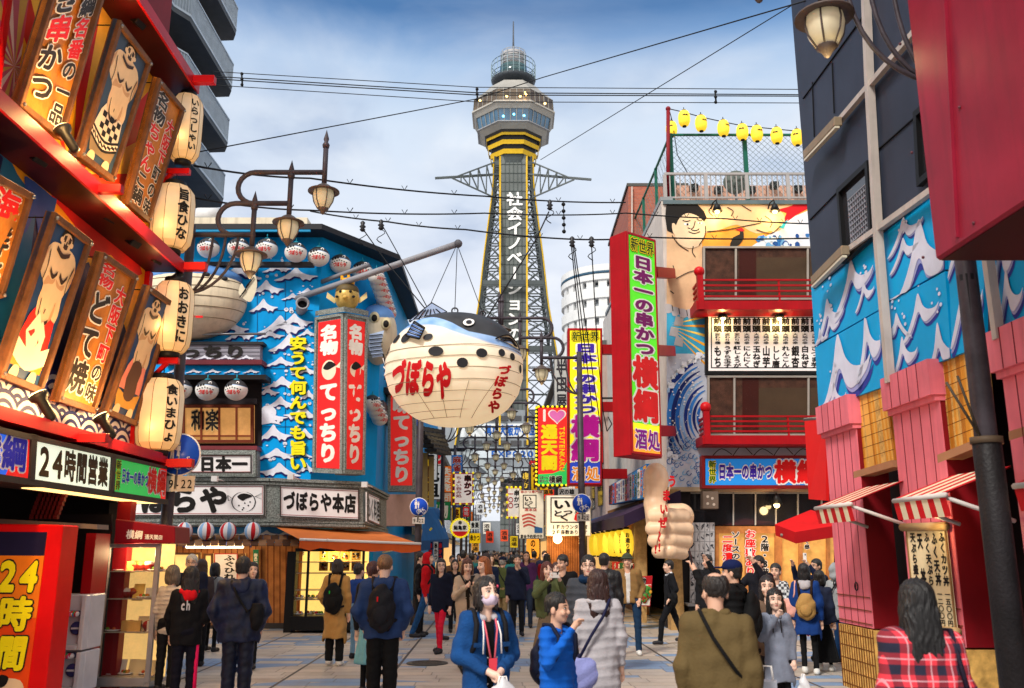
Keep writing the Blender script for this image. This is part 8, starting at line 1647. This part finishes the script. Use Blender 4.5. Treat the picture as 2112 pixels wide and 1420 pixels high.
def checks():
    m=bpy.data.materials.new('gingham_shirt');m.use_nodes=True
    global nt
    nt=m.node_tree;b=nt.nodes['Principled BSDF'];tc=N('ShaderNodeTexCoord');n=N('ShaderNodeTexChecker');n.inputs['Scale'].default_value=24;n.inputs[1].default_value=(.6,.6,.6,1);n.inputs[2].default_value=(.05,.05,.06,1);L(tc.outputs['Object'],n.inputs[0]);L(n.outputs[0],b.inputs['Base Color']);b.inputs['Roughness'].default_value=.9;return m
def velvet(h):
    m=M('velvet_'+h,srgb(h),.55,.75,7,bump=.35,bscale=18,spec=.3);b=m.node_tree.nodes['Principled BSDF'];b.inputs['Sheen Weight'].default_value=.12;b.inputs['Sheen Tint'].default_value=(.2,.35,.9,1);return m
CLR=M('thin_plastic',(.75,.75,.78),.25,.2,6,alpha=.72)
def plastic_bag(pf,label,off,size,col=CLR):
    t=worn(pf,'plastic_bag',label,'bag');s=pf['s'];c=V(off)*s
    solid_obj('bag',solid([('e',tuple(c),tuple(q*s for q in size)),('c',tuple(c+V((0,0,size[2]*s*.8))),tuple(c+V((0,0,size[2]*s*1.5))),size[0]*.5*s,.015*s)],pf['h'],.04,(),lambda X,Y,Z:.008*np.sin(X*40+Z*25)*np.sin(Y*30-Z*33)),col,t)
    f=MB();f.tube([tuple(c+V((x*size[0]*s,0,z*size[2]*s))) for x,z in ((-.4,.8),(-.2,1.6),(.2,1.6),(.4,.8))],.008*s,WHITE,5);f.build('handle',t);bpy.data.objects[t.name];[setattr(ch,'parent',t) for ch in KIDS(t)];
    for ch in KIDS(t):ch.matrix_parent_inverse=Matrix.Identity(4)
    return t
# ---- nearest
d=man('woman in a blue denim jacket, face mask and black backpack, nearest in the centre',1003,1195,7.0,yaw=22,arms=('front','front'),skin=2,hair='bob',hc='120c0c',tmat=DEN('123f74'),top='jacket',hem=.80,bmat=DEN('2a4f7e'),mask='cdbcd0',hood='a8a4aa',open_='0c0c0e',fem=True,g=1.16,face=True,head=(14,-6),h=.0085)
f=MB();f.tube([tuple(V(d['hp'](.074,-.045,.052))),tuple(V(d['hp'](.084,.0,.046)))],.011,C('e0506a',.4),6);t_=f.build('hair_clip');t_.parent=d['t']
s_=d['s'];t=worn(d,'lanyard','pink lanyard with a card holder round the neck of the denim jacket woman','lanyard');f=MB();[f.tube([(sx*.055*s_,-.07*s_,1.42*s_),(sx*.05*s_,-.135*s_,1.32*s_),(sx*.018*s_,-.165*s_,1.10*s_)],.008,C('d8606e',.6),5) for sx in (1,-1)];f.build('strap').parent=t;f=MB();f.cbox((0,-.172*s_,1.03*s_),(.06,.01,.12),C('d8404e',.4));f.build('card').parent=t
f=MB();[f.tube([(sx*.065*s_,-.10*s_,1.38*s_),(sx*.075*s_,-.155*s_,1.28*s_),(sx*.08*s_,-.158*s_,1.13*s_)],.006,WHITE,5) for sx in (1,-1)];[setattr(q_,'parent',d['t']) for q_ in parts(f,'drawstring')]
f=MB();[f.cbox((sx*.11*s_,-.150*s_,1.20*s_),(.095*s_,.012,.035*s_),DEN('0e3562')) for sx in (1,-1)];[f.ball((sx*.04*s_,-.16*s_,z*s_),.008,STEEL,6) for sx in (1,-1) for z in (.9,1.0,1.1)];f.build('pocket_flap').parent=d['t']
backpack(d,'black backpack on the woman in the denim jacket','101014',w=.17,hh=.25)
plastic_bag(d,'clear plastic bag in the hands of the denim jacket woman',(.02,-.34,.80),(.13,.06,.11))
b=man('boy in a bright blue hooded puffer jacket rubbing his eye',1147,1232,7.3,yaw=48,arms=('down','face'),skin=1,hair='crew',hc='0e0b0a',tc='0c58b8',hem=.70,hood='self',puff=.075,bc='24242c',face=True,head=(18,4),g=1.12,h=.0085)
backpack(b,'small navy backpack on the boy in the blue jacket','0c1228',w=.14,hh=.20,z=1.12)
w=man('woman in a pale grey quilted coat seen from behind, beside the boy',1231,1178,8.2,yaw=184,arms=('bag','down'),hair='fringe',hc='2a100c',tc='a8a4a8',hem=.60,puff=.085,bot='skirt',bhem=.38,bc='0e1020',collar='self',hood='self',fem=True,g=1.14,h=.0095)
shoulder_bag(w,'lilac patterned shoulder bag on the woman in the grey quilted coat','8a90c8',side=1,z=.80,size=(.17,.09,.16),strap='14183a',y=.1)
t=worn(w,'handbag','red bag hanging beside the woman in the grey quilted coat','bag');solid_obj('bag',solid([('e',(.25*w['s'],-.06,.62),(.13,.07,.13))],.012,.03),cloth('b01420'),t);f=MB();f.tube([(.19,-.06,.72),(.22,-.06,.86),(.28,-.06,.86),(.31,-.06,.72)],.01,cloth('b01420'),5);f.build('handle').parent=t
o=man('older man in an olive jacket with thinning hair, nearest at the lower right',1470,1184,6.0,yaw=166,arms=('down','down'),skin=1,hair='bald',hc='1a1412',tc='5c4c2e',hem=.80,collar='self',bc='1c1c22',head=(24,0),g=1.1,h=.0085)
shoulder_bag(o,'black strap bag across the back of the older man in olive','101012',side=-1,z=.86,size=(.15,.07,.12),strap='0c0c0e',y=-.04)
p_=man('woman in a red and black plaid shirt with long black hair, at the lower right',1880,1200,4.9,yaw=176,arms=('down','bag'),hair='long',hc='0c0a0c',tmat=plaid(),top='shirt',hem=.70,fem=True,g=1.12,h=.0085,bc='14141c')
shoulder_bag(p_,'dark purple shoulder bag on the woman in the plaid shirt','1c1426',side=-1,z=.98,size=(.12,.06,.16),strap='1a1224',cross=False,y=.05)
h_=man('woman with a blond bun in a blue hoodie seen from behind, black trousers',795,1143,10.0,yaw=180,arms=('pocket','pocket'),skin=2,hair='bun',hc='6a4a2e',tc='223760',top='hoodie',hem=.84,hood='self',bc='0c0c0e',bot='baggy',g=1.1,h=.011)
backpack(h_,'black oval backpack with a red zip pull on the blue hoodie','14141a',w=.135,hh=.23,z=1.17,accent='d81820')
c_=man('woman in a long camel coat with black backpack, in front of the food cabinet',698,1154,feet=1374,yaw=172,arms=('pocket','down'),hair='bob',hc='1a100c',tc='a8804a',top='coat',hem=.44,bot='baggy',bc='101114',bhem=.10,fem=True,g=1.08,shoe=RUB)
backpack(c_,'black backpack with a green tag on the woman in the camel coat','101114',w=.15,hh=.24,z=1.10,accent='20c040')
man('young woman in pale jeans and a blue top beside the camel coat woman',742,1165,feet=1362,yaw=150,arms=('fwd','down'),hair='short',hc='120e0e',tc='20408a',hem=.95,bmat=DEN('7aa0b8'),bot='slim',fem=True)
man('woman with a long reddish ponytail, black top and pale blue skirt',771,1160,11.6,yaw=172,arms=('down','fwd'),hair='pony',hc='3a100c',tc='101014',hem=.95,bot='skirt',bhem=.42,bc='6aa4b4',fem=True)
v_=man('man in a dark blue velvet hooded tracksuit seen from behind',504,1148,10.2,yaw=186,arms=('pocket','pocket'),hair='short',hc='0c0a0c',tmat=velvet('0a1430'),hem=.80,hood='self',bmat=velvet('080f24'),bot='baggy',g=1.2,h=.011)
shoulder_bag(v_,'slim black sling bag across the blue velvet jacket','0c0c10',side=-1,z=1.10,size=(.06,.05,.14),strap='0a0a0c',y=.17)
g_=man('girl in a black and red tracksuit top with a bright pink trouser stripe',398,1172,10.6,yaw=200,arms=('fwd','bag'),hair='long',hc='0a0809',tc='0e0e12',hem=.78,hood='c8101c',bc='0c0d1c',bot='trousers',fem=True,g=1.1,h=.011)
s_=g_['s'];f=MB();f.add([(-.135*s_-.0,.06*s_,.92*s_),(-.15*s_,.0,.92*s_),(-.165*s_,-.005,.1*s_),(-.15*s_,.055*s_,.1*s_)],[(0,1,2,3)],C('e8145c',.7));f.tube([(-.135*s_,.045*s_,.86*s_),(-.135*s_,.03*s_,.48*s_),(-.140*s_,.03*s_,.10*s_)],.026*s_,C('e8145c',.7),6);f.build('trouser_stripe').parent=g_['t']
f=MB();mp=lambda a,b,c=0:(V((.10-.20*a,.132+.02*math.sin(a*3.1)+c,1.20+.14*b)))*s_;letters(f,mp,'ch',(0,0,.62,1),[(.06,C('b8b8bc'))],c=.01);f.build('lettering').parent=g_['t']
man('grey haired man with glasses facing the camera on the left',397,1143,13.4,yaw=12,skin=0,hair='short',hc='a8a49e',tc='141a30',hem=.78,open_='8a94b8',glasses=True,face=True,bc='1a1c24')
man('woman with short grey brown hair in a pale quilted vest behind the left pole',361,1169,12.0,yaw=170,hair='bob',hc='5a5044',tc='b4aaa0',hem=.78,puff=.06,fem=True,bc='141418')
man('woman with shoulder length brown hair behind the grey haired man',419,1155,14.6,yaw=190,hair='fringe',hc='241410',tc='3a3236',hem=.7,fem=True)
g2=man('woman in a light grey hoodie and black tights with high heels',447,1164,feet=1345,yaw=165,hair='bob',hc='120c0e',tc='8c8e8e',top='hoodie',hem=.74,hood='self',bot='slim',bc='0c0c0e',fem=True,g=1.1)
shoulder_bag(g2,'thin strapped dark bag on the woman in the light grey hoodie','202024',side=1,z=.95,size=(.09,.05,.1))
man('woman peeking past the blue velvet man by the green banner',524,1162,14.2,yaw=20,hair='long',hc='100c0c',tc='1a1a22',hem=.8,fem=True,face=True,skin=2)
# ---- middle of the street
r_=man('person in a red hooded top walking right with a black backpack and jeans',884,1139,feet=1322,yaw=78,arms=('fwd','down'),legs='walk',hair='short',tc='b80c18',top='hoodie',hood='up',hem=.90,bmat=DEN('1e4a7c'),face=True)
backpack(r_,'black backpack on the person in the red hood','14151a',w=.14,hh=.24,z=1.14)
man('dark haired man in black behind the red hooded person',868,1138,19.5,yaw=80,hair='short',tc='0e0e12',hem=.8)
man('young person in glasses, navy jacket and bright pink trousers',911,1154,feet=1347,yaw=-28,arms=('down','down'),hair='long',hc='0c0a0c',tc='0c1226',hem=.74,bc='d01838',bot='slim',glasses=True,face=True,skin=2,head=(36,0),legs='step')
pw_=man('woman with wavy brown hair in a cream coat looking at her phone',964,1153,14.4,yaw=14,arms=('phone','phone'),hair='long',hc='4a2412',tc='b4a08c',top='coat',hem=.42,open_='241a12',bot='skirt',bhem=.30,bc='a89a86',fem=True,face=True,head=(0,14),skin=2)
held(pw_,0,'phone','dark phone held by the woman in the cream coat','phone',PHONE,(.08,.012,.15),(0,-.02,.05),.3)
shoulder_bag(pw_,'small black handbag on the woman in the cream coat','101012',side=1,z=.98,size=(.09,.05,.1))
man('woman in black with a fringe standing farther back by the cream coat woman',939,1156,20.5,yaw=8,hair='bob',hc='120c0c',tc='101016',hem=.7,fem=True,face=True)
man('woman with long ginger hair smiling toward the cream coat woman',998,1149,14.0,yaw=-40,arms=('fwd','down'),hair='long',hc='8a4a1c',tc='8a8078',hem=.7,fem=True,face=True,skin=2,head=(-10,8))
man('dark auburn haired person behind the ginger haired woman',1003,1140,18,yaw=170,hair='fringe',hc='200c0a',tc='14203a',hem=.75)
k_=man('old man in a navy cap and olive jacket seen from behind',1037,1150,feet=1296,yaw=160,hair='short',hc='8a8680',tc='47502c',hem=.72,hat=('cap','10162e'),bc='8a7450',legs='step')
shoulder_bag(k_,'black shoulder bag on the old man in the navy cap','0e0e12',side=-1,z=.92,size=(.13,.07,.15))
man('man in a dark navy jacket touching his face behind the capped man',1067,1144,19.5,yaw=6,arms=('mouth','down'),hair='short',tc='161c30',hem=.75,face=True,skin=1)
g3=man('grey haired man in a dark green puffer jacket and blue jeans from behind',1086,1146,feet=1293,yaw=176,arms=('front','pocket'),hair='short',hc='b4b0aa',tc='0c3a30',hem=.80,puff=.08,hood='self',bmat=DEN('1c4684'),g=1.08)
ph=man('woman with auburn bob in an olive jacket taking a photo',1128,1161,13.6,yaw=14,arms=('photo','photo'),hair='fringe',hc='4a1a10',tc='4e5636',hem=.86,open_='0e0e10',bot='skirt',bc='6a5a48',bhem=.36,fem=True,face=True,g=1.1,skin=2)
held(ph,0,'phone','white phone held sideways by the woman in olive','phone',PHONEW,(.15,.012,.075),(-.06,-.03,.01))
man('woman half hidden behind the man in the black jacket',1147,1163,16.5,yaw=-10,hair='fringe',hc='3a1c14',tc='2a262a',fem=True,face=True,skin=2)
man('young man in a black jacket looking down to the left',1160,1144,14.2,yaw=-24,arms=('down','down'),hair='short',hc='0c0a0a',tc='0d0d10',hem=.74,bc='14141a',face=True,head=(-20,12))
gm_=man('man in glasses, grey puffer jacket and blue scarf holding a white camera',1213,1144,10.4,yaw=-8,arms=('strap','down'),hair='short',hc='0c0a0a',tc='3c4048',hem=.72,puff=.08,scarf='0c2a4a',glasses=True,face=True,skin=2,g=1.1)
held(gm_,0,'camera','small white camera held up by the man in glasses','camera',PHONEW,(.05,.03,.08),(.0,-.03,.06))
man('man in a black leather jacket seen from behind, right of the man in glasses',1246,1140,14.0,yaw=160,hair='short',hc='0a0809',tmat=LEATHER,hem=.78,bc='16161c',g=1.08)
man('man in a khaki bucket hat and tan jacket with hands in pockets',1293,1142,feet=1351,yaw=-6,arms=('pocket','pocket'),legs='wide',hair='short',tc='86663c',hem=.86,open_='c8c4c0',bmat=DEN('1a3450'),hat=('bucket','3c4232'),face=True,skin=1,shoe=RUB)
sm_=man('man in a dark suit striding left with a black shoulder bag',1378,1157,feet=1330,yaw=-84,arms=('pocket','down'),legs='walk',hair='short',tc='0e0f14',top='suit',hem=.76,bc='0c0d12',collar='e4e4e8',face=True)
shoulder_bag(sm_,'black office bag on the striding man in the suit','0c0c0e',side=1,z=.96,size=(.17,.06,.13),cross=False)
# ---- right hand crowd
lm=man('smiling man in black raising a phone beside the autograph wall',1458,1144,16.2,yaw=-40,arms=('raise','down'),hair='short',tc='121216',hem=.76,collar='self',face=True,skin=1)
ca=man('man in a navy cap and black padded jacket raising his arm',1508,1157,9.6,yaw=-112,arms=('raise','down'),hair='short',hc='0e0c0c',tc='0b0b0d',hem=.76,puff=.07,hat=('cap','0c1844'),face=True,skin=1,g=1.18,h=.011,hood='self')
held(ca,0,'phone','phone held up by the man in the navy cap','phone',PHONE,(.075,.012,.15),(0,0,.05),.2)
f=MB();lg=V(ca['hp'](-.088,.0,.075));f.lathe([(.028,0),(.028,.004)],lg,WHITE,14,Matrix.Rotation(R(-80),3,'Y'));f.build('cap_badge').parent=ca['t']
backpack(ca,'black backpack on the man in the navy cap','0c0c0e',w=.17,hh=.24)
bc_=man('man in a black coat photographing with a phone raised',1563,1146,13.8,yaw=-52,arms=('raise','photo'),hair='short',tc='14141c',hem=.62,top='coat',collar='self',face=True,skin=1)
held(bc_,0,'phone','pale phone raised by the man in the black coat','phone',PHONEW,(.075,.012,.15),(0,0,.05))
man('elderly woman with short hair in a gingham shirt',1597,1165,14.2,yaw=-30,arms=('fwd','front'),hair='short',hc='1c1818',tmat=checks(),top='shirt',hem=.78,fem=True,face=True)
man('woman with long dark hair standing behind the girl in the grey dress',1578,1194,10.2,yaw=-10,hair='long',hc='160c0c',tc='6a5648',hem=.76,fem=True,face=True,skin=2,head=(-6,0),bc='1a1a20')
gd=man('girl in a grey hooded sweatshirt dress eating a snack',1592,1223,9.8,yaw=-14,arms=('down','mouth'),hair='long',hc='0e0b0b',tc='767c8c',top='hoodie',hem=.56,hood='self',bot='slim',bc='0d0d10',fem=True,face=True,skin=2,g=1.06,head=(6,0))
f=MB();[f.tube([(x*gd['s'],-.13*gd['s'],1.36*gd['s']),(x*1.1*gd['s'],-.155*gd['s'],1.2*gd['s'])],.007,BLACK,5) for x in (.05,-.05)];f.build('drawstring').parent=gd['t']
plastic_bag(gd,'white plastic shopping bag beside the girl in grey',(.30,-.02,.46),(.09,.05,.13))
t=worn(o,'paper_bag','white and blue paper bag behind the older man in olive','bag');f=MB();f.cbox((-.30,-.36,.70),(.12,.10,.42),C('b8bcc8',.6));f.cbox((-.30,-.304,.60),(.11,.01,.20),C('1450b8',.5));f.build('bag').parent=t;f=MB();f.tube([(-.34,-.36,.9),(-.33,-.36,1.0),(-.28,-.36,1.0),(-.27,-.36,.9)],.008,WHITE,5);f.build('handle').parent=t
bl_=man('woman in a cobalt blue coat with a beige backpack and pink tote',1655,1165,feet=1392,yaw=160,arms=('down','down'),hair='bob',hc='121012',tc='103472',top='coat',hem=.62,hood='a8a4a8',bot='slim',bc='0d0d10',shoe=RUB,fem=True,g=1.12)
backpack(bl_,'beige drawstring backpack on the cobalt blue coat','a07c46',w=.14,hh=.20,z=1.08,strap='2a1a10')
shoulder_bag(bl_,'pale pink tote bag on the shoulder of the blue coat woman','dca094',side=1,z=1.06,size=(.13,.05,.14),cross=False,strap='dca094')
kb=man('woman in a long black skirt with a pink plastic bag, beside the blue coat',1686,1180,feet=1385,yaw=150,hair='bob',tc='1c2236',hem=.80,bot='skirt',bhem=.16,bc='0b0b0d',shoe=RUB,fem=True)
plastic_bag(kb,'magenta plastic bag carried beside the long black skirt',(.28,.06,.80),(.12,.08,.20),M('magenta_plastic',(.55,.06,.26),.3,.2,6))
nv=man('man in navy with glasses raising a phone by the shop window',1681,1154,15.4,yaw=-64,arms=('raise','raise'),hair='short',tc='101a34',hem=.76,glasses=True,face=True,skin=1)
held(nv,0,'phone','phone raised by the man in navy by the shop window','phone',PHONEW,(.075,.012,.15),(0,0,.05))
gh=man('person in a pale grey hooded jacket and jeans half behind the pink pillar',1722,1166,feet=1370,yaw=120,hair='short',tc='9a9ea0',hem=.76,hood='up',bmat=DEN('1a3c66'),g=1.1)
shoulder_bag(gh,'black bag at the hip of the person in pale grey','101012',side=1,z=.92,size=(.12,.08,.16))
# ---- crowd farther down the street
random.seed(13);cols_=[('black','101014'),('navy','141c38'),('teal','1a5a5a'),('brown','6a4a34'),('grey','84868a'),('beige','b8a47e'),('red','9a1420'),('olive','4a4e2e'),('white','c8c6c4'),('purple','4a2450'),('blue','244a86'),('tan','8a6a44')]
far=[]
for k in range(64):
    Y_=21.5+46*(k/64)**1.35+random.random()*1.5;x_=random.uniform(-1.45,1.85)+K*Y_;far.append((x_,Y_))
far.sort(key=lambda q:q[0]/q[1]);N_=len(far)
def nth(n):return '%d%s' % (n,'th' if 10 < n % 100 < 14 else {1:'st',2:'nd',3:'rd'}.get(n % 10,'th'))
for i,(x_,Y_) in enumerate(far):
    cn_,ch_=cols_[(i*5+3) % 12];hn,hh_=[('black','0e0b0b'),('brown','2e1a12'),('dark','17110f'),('grey','8a8680')][(0,0,1,2,0,2,1,3)[i*3 % 8]]
    person('distant %s haired pedestrian in %s, %s from the left in the far crowd' % (hn,cn_,nth(i+1)),(x_,Y_),random.choice([0,0,180,170,10,-15,195]),random.uniform(1.55,1.76),hair=random.choice(['short','short','bob','long']),hc=hh_,tc=ch_,hem=random.choice([.8,.75,.6]),legs=random.choice(['stand','walk','step']),skin=random.randrange(3),bc=random.choice(['15161a','1a2436','2a2622']),h=.028,group='pedestrians in the far crowd')
